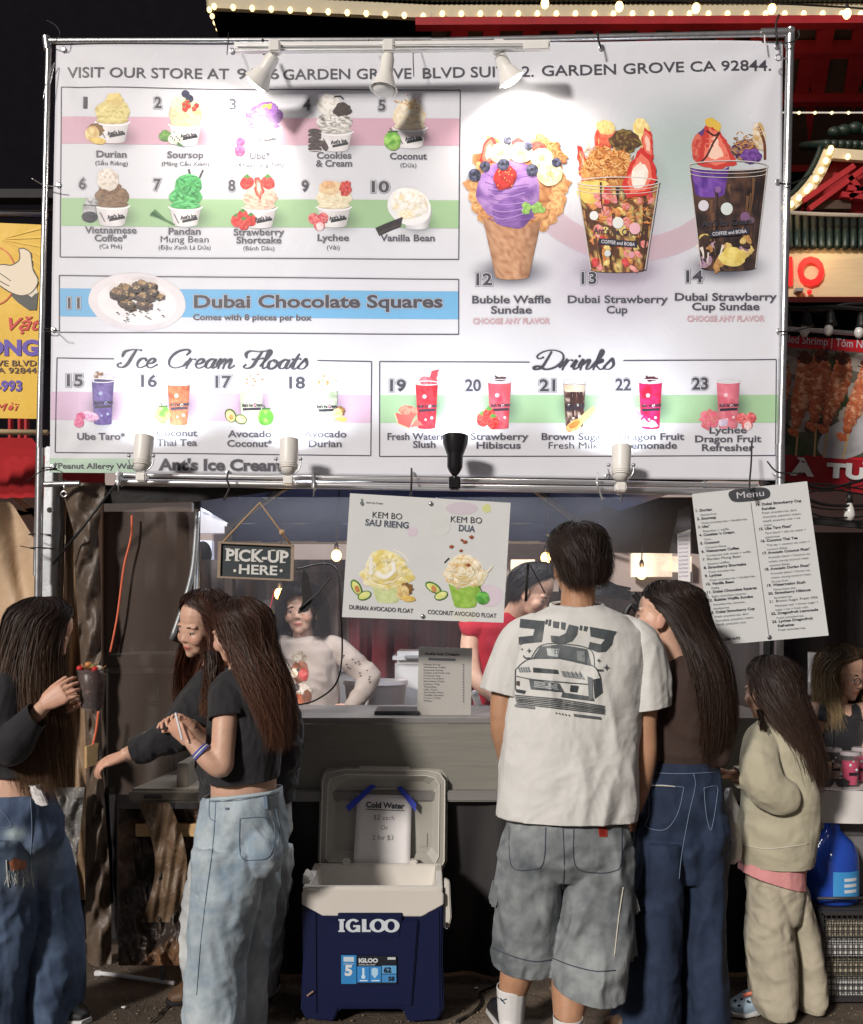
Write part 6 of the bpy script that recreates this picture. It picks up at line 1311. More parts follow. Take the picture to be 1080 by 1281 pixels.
class Head:
 def __init__(s, origin, yaw, pitch=0, roll=0, scale=1.0):
  s.o = Vector(origin); s.k = scale
  s.m = Matrix.Rotation(-R(yaw), 3, 'Z') @ Matrix.Rotation(R(pitch), 3, 'X') @ Matrix.Rotation(R(roll), 3, 'Y')
  s.y = Matrix.Rotation(-R(yaw), 3, 'Z')
 def p(s, x, y, z): return s.o + s.m @ Vector((x, y, z)) * s.k
 def inv(s, c): return (c - np.array(s.o)) @ np.array(s.m) / s.k
def head_mesh(h, skin, neck_to=None, neck_r=.052, lips=(.50, .16, .13), male=False, vox=.0043):
 mb = MB(); k = h.k; e = lambda c, r, rot=None: mb.ell(h.p(*c), tuple(q * k for q in (r if isinstance(r, tuple) else (r, r, r))), h.m if rot is None else h.m @ rot, 16, 12)
 e((0, -.012, .036), (.073, .093, .084)); e((0, .022, -.02), (.062, .068, .082)); e((0, .034, -.068), (.045 if not male else .05, .046, .038)); e((0, .060, -.099), (.021, .020, .017))
 for s in (-1, 1):
  e((s * .036, .052, -.036), (.026, .030, .030)); e((s * .028, .066, .013), (.026, .013, .008)); e((s * .020, .046, -.080), (.023, .024, .022)); e((s * .012, .038, -.058), (.040, .038, .040)); e((s * .0085, .085, -.0405), (.0078, .0085, .0062))
  e((s * .075, -.004, -.018), (.007, .019, .030), Matrix.Rotation(R(-s * 12), 3, 'Z')); e((s * .073, .004, -.04), (.006, .01, .012)); e((s * .031, .064, -.012), (.016, .009, .012)); e((s * .031, .0685, -.0045), (.0150, .0112, .0050)); e((s * .031, .0665, -.0205), (.0140, .0105, .0042))
 mb.cap(h.p(0, .070, .004), h.p(0, .090, -.034), .0075 * k, .0088 * k); e((0, .0915, -.0375), (.0095, .0085, .0075))
 e((0, .0775, -.0655), (.020, .0095, .0050)); e((0, .0765, -.0745), (.017, .0100, .0058)); e((0, .067, -.062), (.026, .014, .018)); e((0, .060, -.085), (.026, .020, .018))
 if neck_to is not None: mb.cap(h.p(0, -.022, -.055), neck_to, neck_r * k, neck_r * 1.12 * k, 16)
 me = remesh(mb.mesh(), vox * k, 3, .5); c = h.inv(co(me)); col = np.tile(np.array(skin), (len(c), 1)); x, y, z = np.abs(c[:, 0]), c[:, 1], c[:, 2]
 lip = np.exp(-((x / .020) ** 4)) * np.exp(-(((z + .0705) / .0095) ** 4)) * (y > .06); line = np.exp(-((x / .021) ** 4)) * np.exp(-(((z + .0702) / .0016) ** 2)) * (y > .06)
 blush = .35 * np.exp(-(((x - .04) / .02) ** 2) - (((z + .035) / .022) ** 2)) * (y > .02); ear = .3 * (x > .070)
 nost = np.exp(-(((x - .007) / .0035) ** 2) - (((z + .0475) / .003) ** 2)) * (y > .085)
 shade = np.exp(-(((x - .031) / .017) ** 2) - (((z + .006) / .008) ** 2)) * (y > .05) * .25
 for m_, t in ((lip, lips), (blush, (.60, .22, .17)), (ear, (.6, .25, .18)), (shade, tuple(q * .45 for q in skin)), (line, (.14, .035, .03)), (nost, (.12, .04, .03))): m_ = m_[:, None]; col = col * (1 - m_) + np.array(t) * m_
 vcol(me, col); return me
def face_bits(h, parent, eye=True, open_=.5, brow=(.02, .013, .01), lids=None):
 if not eye: return
 for s in (-1, 1):
  k = h.k; mb = MB().ell(h.p(s * .031, .0680, -.0125), (.0118 * k, .0118 * k, .0118 * k), h.m, 14, 10); mb.build('eye', MATS['eye_white'], parent, smooth=True)
  MB().ell(h.p(s * .031, .0772, -.0125), (.0054 * k, .0034 * k, .0054 * k), h.m, 12, 8).build('iris', MATS['iris'], parent, smooth=True)
  # upper lid in skin, lash line, brow
  pts = [h.p(s * (.031 + .0138 * math.cos(a)), .0798 - .0065 * abs(math.cos(a)) ** 1.5, -.0138 + (.0045 + .0035 * open_) * math.sin(a) + .0012 * math.cos(a)) for a in np.linspace(0, PI, 9)]
  MB().tube(pts, .0014 * k, 6).build('eyelash', MATS['lash'], parent, smooth=True)
  pts = [h.p(s * .013, .0785, .009), h.p(s * .024, .0805, .0125), h.p(s * .036, .0755, .0130), h.p(s * .047, .0640, .0085)]
  MB().tube(bez(pts, 3), [.0020 * k, .0026 * k, .0028 * k, .0028 * k, .0028 * k, .0026 * k, .0024 * k, .002 * k, .0012 * k, .0006 * k], 6).build('eyebrow', MATS['lash'], parent, smooth=True)
def hand(mb, wrist, tipdir, palm_n, curl=(20, 25, 30, 35), side=1, k=1.0, thumb=35, spread=6, bend=1.0):
 """wrist: point; tipdir: along the palm; palm_n: out of the palm; side: +1 thumb on tipdir x palm_n side"""
 f = Vector(tipdir).normalized(); n = Vector(palm_n); n = (n - f * n.dot(f)).normalized(); u = f.cross(n) * side; w = Vector(wrist)
 mb.rings(dens([(w, u * .024 * k, n * .019 * k), (w + f * .03 * k, u * .034 * k, n * .017 * k), (w + f * .07 * k, u * .040 * k, n * .014 * k), (w + f * .088 * k, u * .036 * k, n * .011 * k)], 3), 14, True, 2.4)
 for i, (off, L, r) in enumerate(((.028, .070, .0083), (.0095, .078, .0086), (-.0095, .072, .0082), (-.028, .057, .0073))):
  c = R(curl[i]); a = R((1.5 - i) * spread); base = w + f * .083 * k + u * off * k; d = f * math.cos(a) + u * math.sin(a); p = base - f * .02 * k; q = base; ang = c * .8; prev = p; r *= k
  mb.cap(p, q, r * 1.05, r, 10)
  for sN, fr_ in ((.45, 1), (.30, 1.05 * bend), (.25, .8 * bend)):
   dd = d * math.cos(ang) + n * math.sin(ang); e = q + dd * L * k * sN; mb.cap(q, e, r, r * .92, 10); q = e; r *= .92; ang += c * fr_
 t0 = w + f * .022 * k + u * .022 * k; th = R(thumb); d1 = (f * math.cos(th) + u * math.sin(th) + n * .45).normalized(); t1 = t0 + d1 * .040 * k; d2 = (f * math.cos(th * .5) + u * math.sin(th * .45) + n * .35).normalized(); t2 = t1 + d2 * .030 * k; t3 = t2 + (d2 + n * .1).normalized() * .022 * k
 mb.cap(t0, t1, .014 * k, .0105 * k, 10); mb.cap(t1, t2, .0100 * k, .0088 * k, 10); mb.cap(t2, t3, .0088 * k, .0076 * k, 10)
def collar(parent, px, py, Y, rx, ry, mat, tilt=.02, r=.006):
 c = P(px, py, Y); MB().tube([c + V(rx * Y / F * math.cos(a), ry * math.sin(a), tilt * math.sin(a)) for a in np.linspace(0, 2 * PI, 25)], r, 8, False).build('collar', MATS[mat], parent, smooth=True)
def body_obj(parent, mb, head_me, skin, hands=None, vox=.0075):
 """one continuous body: torso and limbs fused, the head and hands (finer) merged into the same mesh"""
 bm = bmesh.new(); parts = []
 if mb is not None: me = remesh(mb.mesh(), vox, 3); vcol(me, np.tile(np.array(skin), (len(me.vertices), 1))); parts.append(me)
 if hands is not None:
  me = remesh(hands.mesh(), .0034, 2); c = co(me); vcol(me, np.array(skin)[None] * (1 + .06 * waves(c, 14, 6, 3))[:, None] * np.array([1.04, .96, .94])); parts.append(me)
 if head_me is not None: parts.append(head_me)
 vs = []; qs = []; cs = []; off = 0
 for me in parts:
  c = co(me).copy(); vs.append(c); a = np.empty(len(me.vertices) * 4, dtype=np.float32); me.color_attributes['Col'].data.foreach_get('color', a); cs.append(a.reshape(-1, 4).copy())
  n = len(me.polygons); q = np.empty(len(me.loops), dtype=np.int32); me.loops.foreach_get('vertex_index', q); qs.append(q.reshape(-1, 4) + off); off += len(c)
 out = qmesh('body', np.concatenate(vs), np.concatenate(qs), np.concatenate(cs))
 return link('body', out, MATS['skin'], parent, smooth=True)
def hair(parent, o, yaw, rows, nstr=1500, open_=None, cols=((.020, .012, .009), (.05, .026, .017)), tip=(.09, .042, .022), wav=.006, r=.0011, seed=1, cut=None, part=0.0, jit=.12, frizz=.004, tmin=.60, name='hair', T=15, base=True):
 """rows: (z, cx side, cy front, rx, ry) in a frame turned by yaw; the strands run down the shell these rings describe.
 open_: list of half opening angles (deg, around the front) per row, None = closed"""
 g = np.random.default_rng(seed); m = Matrix.Rotation(-R(yaw), 3, 'Z'); mm = np.array(m); rows = np.array(rows, dtype=float); o = np.array(o)
 op = np.array(open_ if open_ is not None else [0] * len(rows), dtype=float)
 if open_ is not None:
  i = int(np.argmax(rows[:, 0] < .06)); z = (rows[i - 1, 0] + rows[i, 0]) / 2; mid = (rows[i - 1] + rows[i]) / 2; mid[3] += .003; mid[4] += .006
  op[i - 1] = 0; op[i] = min(op[i], 40); rows = np.insert(rows, i, mid, 0); op = np.insert(op, i, 5)
 op = np.radians(op)
 L = len(rows); tt = np.linspace(0, L - 1, T)
 def spline(a, t):
  i = np.clip(np.floor(t).astype(int), 0, L - 2); f = t - i; p0 = a[np.clip(i - 1, 0, L - 1)]; p1 = a[i]; p2 = a[i + 1]; p3 = a[np.clip(i + 2, 0, L - 1)]
  f = f[..., None] if a.ndim > 1 else f
  return .5 * (2 * p1 + (p2 - p0) * f + (2 * p0 - 5 * p1 + 4 * p2 - p3) * f * f + (-p0 + 3 * p1 - 3 * p2 + p3) * f ** 3)
 def pos(t, phi, kk, S):
  """t (S,T), phi (S,) in -pi..pi measured from the front"""
  rw = spline(rows, t); of = np.clip(spline(op, t), 0, 3.0); s = np.sign(phi)[:, None]; ph = s * (of + np.abs(phi)[:, None] * (1 - of / PI))
  x = rw[..., 1] + rw[..., 3] * np.sin(ph) * kk; y = rw[..., 2] + rw[..., 4] * np.cos(ph) * kk; z = rw[..., 0]
  return np.stack([x, y, z], -1), ph
 parts_v = []; parts_f = []; parts_c = []; off = 0
 if base:
  nb = 60; phi = np.linspace(-PI + 1e-3, PI - 1e-3, nb); t = np.tile(np.linspace(0, (L - 1) * (.74 if L > 9 else .86), 40), (nb, 1)); c, _ = pos(t, phi, .90, nb)
  c = c + g.normal(size=(nb, 1, 3)) * .0008
  # split at the front so an opening stays open
  v = c.reshape(-1, 3); idx = np.arange(nb * 40).reshape(nb, 40); q = []
  half = nb // 2
  for a in range(nb - 1):
   if a == half - 1 and op.max() > 0: continue
   q.append(np.stack([idx[a, :-1], idx[a + 1, :-1], idx[a + 1, 1:], idx[a, 1:]], -1))
  q.append(np.stack([idx[nb - 1, :-1], idx[0, :-1], idx[0, 1:], idx[nb - 1, 1:]], -1)); q = np.concatenate(q)
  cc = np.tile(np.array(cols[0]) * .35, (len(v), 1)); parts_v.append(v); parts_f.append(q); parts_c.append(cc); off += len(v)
 S = int(nstr * 1.75); r *= .56; ncl = max(60, S // 9); clp = g.uniform(-PI, PI, ncl); cl = g.integers(0, ncl, S); phi = clp[cl] + g.normal(0, .17, S); phi = (phi + PI) % (2 * PI) - PI
 k0 = 1 - jit * g.random(S) ** 1.4; end = (L - 1) * (tmin + (1 - tmin) * np.clip(g.beta(2.6, 1.25, S), 0, 1)); s = np.linspace(0, 1, T)[None, :]; t = s * end[:, None]
 c, ph = pos(t, phi, k0[:, None], S)
 fq = g.uniform(1.2, 2.6, ncl)[cl][:, None]; phs = g.uniform(0, 6.28, ncl)[cl][:, None] + g.normal(0, .6, S)[:, None]; w = wav * s ** .8
 c[..., 0] += w * np.sin(fq * 2 * PI * s + phs) * np.cos(ph); c[..., 1] += w * np.sin(fq * 2 * PI * s + phs) * -np.sin(ph) + w * .6 * np.cos(fq * 5 * s + phs)
 c += np.cumsum(g.normal(0, frizz / 12, (S, T, 3)), 1) * s[..., None]
 fly = (g.random(S) < .07)[:, None, None]; c += fly * np.cumsum(g.normal(0, .0035, (S, T, 3)), 1) * s[..., None] ** .5
 clump = g.normal(0, .006, (ncl, 3))[cl][:, None, :] * (s[..., None] ** 2) * np.array([1, 1, .3]); c += clump
 d = np.gradient(c, axis=1); d /= np.linalg.norm(d, axis=-1, keepdims=True) + 1e-9; up = np.stack([np.sin(ph) + g.normal(0, .5, (S, 1)), np.cos(ph) + g.normal(0, .5, (S, 1)), .3 * np.ones_like(ph)], -1); a = np.cross(d, up); a /= np.linalg.norm(a, axis=-1, keepdims=True) + 1e-9
 rad = (r * 1.35 * (1.25 - s ** 2 * 1.05) * g.uniform(.7, 1.3, (S, 1)))[..., None]; v = np.stack([c - a * rad, c + a * rad], 2).reshape(-1, 3); idx = np.arange(S * T * 2).reshape(S, T, 2)
 q = [np.stack([idx[:, :-1, 0], idx[:, :-1, 1], idx[:, 1:, 1], idx[:, 1:, 0]], -1).reshape(-1, 4)]
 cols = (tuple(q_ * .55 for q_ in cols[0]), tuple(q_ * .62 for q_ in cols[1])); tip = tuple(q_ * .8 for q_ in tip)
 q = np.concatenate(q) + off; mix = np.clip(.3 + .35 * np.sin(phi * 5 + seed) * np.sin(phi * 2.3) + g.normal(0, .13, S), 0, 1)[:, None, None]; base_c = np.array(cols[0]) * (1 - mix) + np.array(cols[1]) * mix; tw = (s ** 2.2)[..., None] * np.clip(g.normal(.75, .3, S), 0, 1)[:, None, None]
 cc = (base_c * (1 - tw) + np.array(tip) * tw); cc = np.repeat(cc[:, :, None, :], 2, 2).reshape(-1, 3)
 v = np.concatenate(parts_v + [v]); q = np.concatenate(parts_f + [q]); cc = np.concatenate(parts_c + [cc])
 v = v @ mm.T + o
 ob = link(name, qmesh(name, v, q, np.concatenate([cc, np.ones((len(cc), 1))], 1)), MATS['hair'], parent)
 return ob
class Skinmap:
 """the real surface of a garment, reached along the line from a photograph pixel"""
 wave = None
 def __init__(s, obj, fallbackY):
  off = wloc(obj); me = obj.data; s.t = BVHTree.FromPolygons([v.co + off for v in me.vertices], [tuple(p.vertices) for p in me.polygons]); s.Y = fallbackY
 def at(s, px, py, off=0.0):
  d = (P(px, py, 1.0) - V(0, 0, EYE)).normalized(); h = s.t.ray_cast(V(0, 0, EYE), d)
  q = h[0] if h[0] is not None else P(px, py, s.Y)
  return q - d * (off + .0015)
def stitch(name, sm, pts, parent, mat='thread', r=.0014, step=8):
 pts = bez(pts, step); MB().tube([sm.at(x, y, .0005) for x, y in pts], r, 5).build(name, MATS[mat], parent, smooth=True)
def shoe(parent, toe, heel, w=.045, h=.06, mat='shoe_dark', name='shoe'):
 a, b = Vector(heel), Vector(toe); a.z = b.z = .0; f = (b - a).normalized(); s = V(-f.y, f.x, 0); mb = MB(); L = (b - a).length
 mb.rings(dens([(a + V(0, 0, .03), s * w * .4, V(0, 0, .028)), (a + f * L * .12 + V(0, 0, .045), s * w * .8, V(0, 0, .042)), (a + f * L * .4 + V(0, 0, .042), s * w * .85, V(0, 0, .040)), (a + f * L * .75 + V(0, 0, .028), s * w, V(0, 0, .026)), (b + V(0, 0, .02), s * w * .45, V(0, 0, .018))], 3), 16, True, 2.5)
 me = remesh(mb.mesh(), .005, 2); o = link(name, me, MATS[mat], parent, smooth=True)
 MB().rings([(a - f * .005 + V(0, 0, .009), s * w * .5, V(0, 0, .009)), (a + f * L * .3 + V(0, 0, .009), s * w * .92, V(0, 0, .009)), (a + f * L * .75 + V(0, 0, .009), s * w * 1.06, V(0, 0, .009)), (b + f * .006 + V(0, 0, .009), s * w * .55, V(0, 0, .009))], 16, True, 4).build('sole', MATS['shoe_white' if mat != 'shoe_brown' else 'shoe_dark'], parent, smooth=True, angle=50)
 return o
# ---- the man in the white tee
def man_white():
 Y = 3.42; t = thing('person', 'man seen from behind in a white tee with a car print and grey denim shorts', 'person', V(P(705, 0, Y).x, Y, 0))
 h = Head(P(722, 705, Y + .0), -14, 4, 0, 1.0); hm = head_mesh(h, SKIN_M, P(722, 778, Y - .01), .056, male=True)
 mb = MB(); mb.rings(dens(RG(Y, [(768, 695, 748, .07), (790, 660, 785, .10), (860, 650, 790, .12), (960, 660, 775, .10), (1040, 650, 775, .10), (1085, 665, 765, .06)])), 20)
 limb(mb, [(657, 800, Y, 17), (634, 850, Y, 17), (628, 905, Y, 15), (632, 935, Y + .05, 13), (642, 975, Y + .16, 10), (650, 990, Y + .22, 9)])
 limb(mb, [(790, 800, Y, 17), (806, 850, Y, 18), (806, 905, Y, 16), (808, 945, Y, 14), (803, 985, Y + .05, 11), (795, 1012, Y + .09, 9)])
 limb(mb, [(672, 1080, Y, 28), (660, 1170, 3.46, 24), (648, 1215, 3.50, 22), (641, 1245, 3.52, 17), (640, 1275, 3.54, 12), (640, 1288, 3.54, 12)])
 limb(mb, [(745, 1080, Y, 28), (728, 1170, 3.39, 26), (716, 1225, 3.36, 26), (712, 1262, 3.33, 21), (708, 1300, 3.30, 14), (708, 1322, 3.30, 13)])
 hd = MB(); hand(hd, P(794, 1012, Y + .09), (.1, .55, -.6), (-1, .2, 0), (35, 40, 45, 50), 1); hand(hd, P(652, 992, Y + .24), (.5, .7, .1), (.2, 0, 1), (40, 45, 50, 55), -1)
 body_obj(t, mb, hm, SKIN_M, hd)
 # tee
 g = MB(); g.rings(dens(RG(Y, [(752, 702, 742, .055), (758, 688, 756, .085), (770, 664, 783, .115), (790, 648, 802, .135), (830, 640, 806, .150), (900, 632, 797, .150), (960, 628, 797, .150), (1010, 625, 796, .150), (1050, 624, 790, .150)])), 40, True, 2.3)
 sl = MB(); sr = MB()
 limb(sl, [(668, 786, Y, 20), (650, 800, Y, 24), (637, 836, Y, 26), (626, 890, Y, 29)]); limb(sr, [(782, 788, Y, 20), (800, 805, Y, 26), (808, 845, Y, 28), (810, 912, Y, 30)])
 def droop(c): return np.clip((P(0, 770, Y).z - c[:, 2]) / .25, 0, 1)
 tee = garment('t_shirt', g, 'cloth_white', t, .0062, 3, [(P(708, 1022, Y), (-.02, 0, -1), .55), (P(722, 756, Y), (0, -.25, 1), .09)],
                  [(.009, 1.5, 11, (1.6, 1, .45), True, droop), (.0040, 3.2, 12, (1.3, 1, .5), True, droop), (.0012, 7, 14, (1, 1, .7), True, droop)], extra=[(sl, [(P(625, 866, Y), (-.25, 0, -1), .3)]), (sr, [(P(812, 886, Y), (.14, 0, -1), .3)])])
 collar(t, 722, 757, Y, 33, .066, 'cloth_white', .012)
 sm = Skinmap(tee, Y - .15); ink = (74, 80, 84)
 k = Pic(sm, .001, .00006)
 for pts in ([(651, 774), (682, 777), (680, 790), (678, 803), (649, 806), (649, 797), (667, 795), (669, 787), (650, 785)],
    [(683, 775), (686, 775), (685, 781), (682, 781)], [(687, 775), (690, 775), (689, 783), (686, 783)], [(692, 777), (700, 778), (699, 786), (692, 785)], [(702, 778), (708, 779), (707, 788), (702, 787)],
    [(712, 781), (724, 784), (722, 794), (716, 802), (704, 806), (690, 803), (689, 795), (700, 796), (708, 792)], [(726, 782), (729, 783), (728, 789), (725, 788)], [(731, 783), (736, 784), (734, 790), (730, 789)],
    [(738, 784), (772, 790), (768, 796), (766, 806), (758, 815), (748, 816), (736, 811), (738, 803), (752, 806), (757, 800), (739, 796)]):
  k.poly(pts, ink, 0)
 def outline(pts, w=1.0): k.line(bez(pts, 5), w, ink)
 # sports car, front three quarter, line art
 k.poly([(666, 824), (676, 809), (700, 806), (735, 812), (740, 833), (700, 824)], (88, 94, 98)); k.poly([(684, 811), (700, 812), (698, 822), (685, 820)], (180, 186, 186)); k.poly([(722, 814), (731, 815), (733, 829), (722, 826)], (130, 136, 138))
 outline([(664, 824), (676, 808), (700, 805), (738, 812), (744, 834)]); outline([(645, 838), (654, 829), (666, 824), (700, 823), (742, 833), (750, 846)]); outline([(645, 838), (645, 862), (650, 866)], 1.3)
 k.poly([(667, 835), (698, 838), (699, 843), (667, 841)], (60, 66, 70)); k.poly([(648, 835), (662, 834), (664, 840), (650, 841)], (150, 156, 158)); k.poly([(702, 839), (728, 843), (732, 850), (704, 846)], (145, 150, 152));
 for i in range(5): k.line([(649 + i * 3, 835), (651 + i * 3, 841)], .8, ink); k.line([(705 + i * 5, 840), (708 + i * 5, 847)], .9, ink)
 outline([(646, 846), (668, 850), (700, 853), (736, 856)], 1.0); k.poly([(662, 850), (700, 855), (706, 866), (664, 862)], (80, 86, 90)); k.poly([(668, 852), (698, 856), (700, 864), (667, 860)], (168, 172, 174))
 for i in range(4): k.line([(668, 854 + i * 2), (700, 857.5 + i * 2)], .7, ink)
 k.poly([(714, 857), (724, 858), (722, 866), (713, 865)], (50, 56, 60)); k.poly([(646, 862), (658, 864), (656, 868), (646, 866)], (62, 68, 72)); k.poly([(704, 866), (742, 872), (744, 877), (702, 872)], (78, 84, 88)); k.poly([(742, 850), (752, 848), (754, 866), (744, 874)], (64, 70, 74)); k.poly([(735, 846), (741, 848), (742, 874), (737, 876)], (110, 116, 118)); k.poly([(646, 852), (650, 852), (650, 858), (646, 857)], (86, 70, 74))
 outline([(744, 834), (751, 846), (752, 862)]);
 for i in range(6): k.poly([(644 + i * .4, 869 + i * 2.1), (700, 874 + i * 2.3), (757, 883 + i * 1.9), (757, 884 + i * 1.9), (700, 875.2 + i * 2.3), (644 + i * .4, 870 + i * 2.1)], ink)
 for i in range(5): k.blob(696 + i * 4, 892 + i * .7, 1, 1, [ink, ink], 0, .1, 0, 0, 2, 8)
 k.poly([(718, 893), (752, 897), (752, 900), (718, 896)], (90, 95, 98)); k.poly([(644, 881), (669, 884), (669, 887), (644, 884)], (120, 124, 126))
 for x, y, r in ((662, 814, 3.6), (653, 812, 2), (749, 826, 3.2), (759, 835, 4.6)): k.poly([(x - r, y), (x - r * .2, y - r * .2), (x, y - r), (x + r * .2, y - r * .2), (x + r, y), (x + r * .2, y + r * .2), (x, y + r), (x - r * .2, y + r * .2)], ink)
 outline([(655, 820), (657, 823), (663, 823)], 1.6); outline([(744, 834), (748, 838), (755, 838)], 1.6)
 k.build('shirt_print', t)
 for st, x0, y0, x1, y1, c in (('スカイライン', 648, 877.5, 667, 879, 2.8), ("GARAGE WORKS TOKYO", 706, 882, 757, 890, 2.2)): T(sm, t, st, x0, y0, x1, y1, c, MATS['ink_soft'], .0014, bold=.02, name='shirt_lettering')
 # hair: short, full at the back
 hair(t, h.p(0, -.005, .012), -14, [(.126, 0, .0, .006, .006), (.124, 0, -.005, .045, .05), (.102, 0, -.008, .080, .09), (.055, 0, -.012, .096, .112), (.0, 0, -.018, .098, .112), (-.035, 0, -.026, .094, .100), (-.068, 0, -.034, .084, .086), (-.094, 0, -.036, .074, .074)],
         3800, [0, 0, 10, 52, 97, 108, 115, 120], ((.014, .010, .009), (.030, .018, .013)), (.05, .026, .018), .007, .0012, 5, jit=.16, frizz=.03, tmin=.50)
 # shorts
 g = MB(); g.rings(dens(RG(Y, [(1000, 645, 775, .10), (1025, 634, 782, .12), (1045, 628, 786, .15), (1070, 622, 790, .15), (1095, 640, 775, .10)])), 30, True, 2.4)
 g.rings(dens(RG(Y, [(1060, 626, 706, .13), (1110, 621, 700, .13), (1160, 618, 698, .135, .01), (1205, 614, 694, .135, .02), (1240, 612, 693, .135, .03)])), 26, True, 2.3)
 g.rings(dens(RG(Y, [(1060, 706, 790, .13), (1110, 704, 792, .13), (1160, 695, 786, .14, -.04), (1205, 688, 776, .145, -.07), (1255, 686, 772, .145, -.09)])), 26, True, 2.3)
 col = denim((.085, .098, .108), (.31, .335, .345), .95, 21, stone=.10)
 sh = garment('denim_shorts', g, 'denim', t, .0068, 2, [(P(692, 1210, Y), (-.14, .16, -1), .6)], [(.008, 1.8, 31, (1, 1, 1), True), (.004, 4.0, 32, (1, 1, .8), True)], col)
 ss = Skinmap(sh, Y - .13)
 for pts in ([(637, 1034), (640, 1083), (665, 1088), (680, 1079), (683, 1035)], [(718, 1037), (720, 1083), (745, 1092), (768, 1090), (777, 1080), (778, 1030)], [(704, 1030), (706, 1090), (700, 1150)]): stitch('seam', ss, pts, t, 'thread_dark', .0016)
 stitch('hem_seam', ss, [(617, 1186), (640, 1196), (668, 1203), (690, 1201)], t, 'thread_dark', .002); stitch('hem_seam', ss, [(692, 1199), (715, 1208), (745, 1215), (770, 1214)], t, 'thread_dark', .002); stitch('seam', ss, [(780, 1110), (774, 1150), (769, 1196)], t, 'thread', .002)
 k = Pic(ss, .002, .0001); k.poly([(748, 1034), (760, 1035), (760, 1047), (750, 1047)], (150, 48, 34)); k.poly([(750, 1036), (758, 1036), (758, 1045), (751, 1045)], (120, 30, 24)); k.build('waist_tag', t)
 for (x, y, sx) in ((620, 1117, -1), (790, 1126, 1)):
  q = P(x, y, Y - .01); MB().box(q, (.03, .10, .075), Matrix.Rotation(R(sx * -14), 3, 'Y')).build('pocket_flap', sh.data.materials[0] if False else MATS['flap'], t, bevel=.008)
 q = P(784, 1166, Y - .02); MB().box(q, (.045, .13, .17), Matrix.Rotation(R(-6), 3, 'Y')).build('cargo_pocket', MATS['flap'], t, bevel=.016)
 # socks and shoes
 for pts, n in (([(641, 1234, 3.515, 20), (640, 1262, 3.525, 17.5), (640, 1283, 3.53, 15.5), (637, 1290, 3.50, 14)], 0), ([(711, 1271, 3.30, 19.5), (709, 1300, 3.30, 16), (708, 1324, 3.30, 15)], 0)):
  g = MB(); limb(g, pts); o = garment('sock', g, 'sock', t, .006, 1, [(P(*pts[0][:3]), (0, -.1, 1), .08)], thick=.002)
  if pts[0][0] == 641: k = Pic(Skinmap(o, 3.5), .001); k.line([(622, 1247), (628, 1252), (634, 1250)], 1.4, (40, 52, 80)); k.line([(626, 1249), (632, 1256)], 1.4, (40, 52, 80)); k.build('sock_mark', t)
 shoe(t, (P(622, 0, 3.7).x, 3.78, 0), (P(640, 0, 3.55).x, 3.52, 0), .05); shoe(t, (P(716, 0, 3.3).x, 3.52, 0), (P(708, 0, 3.3).x, 3.25, 0), .05)
M('flap', (.17, .185, .19), .85, var=.25, vs=40, bump=.3, bs=120)
man_white()
HC_DARK = ((.014, .009, .008), (.040, .020, .014)); HC_RED = ((.028, .012, .009), (.085, .034, .020))
def sleeve_cuff(): pass
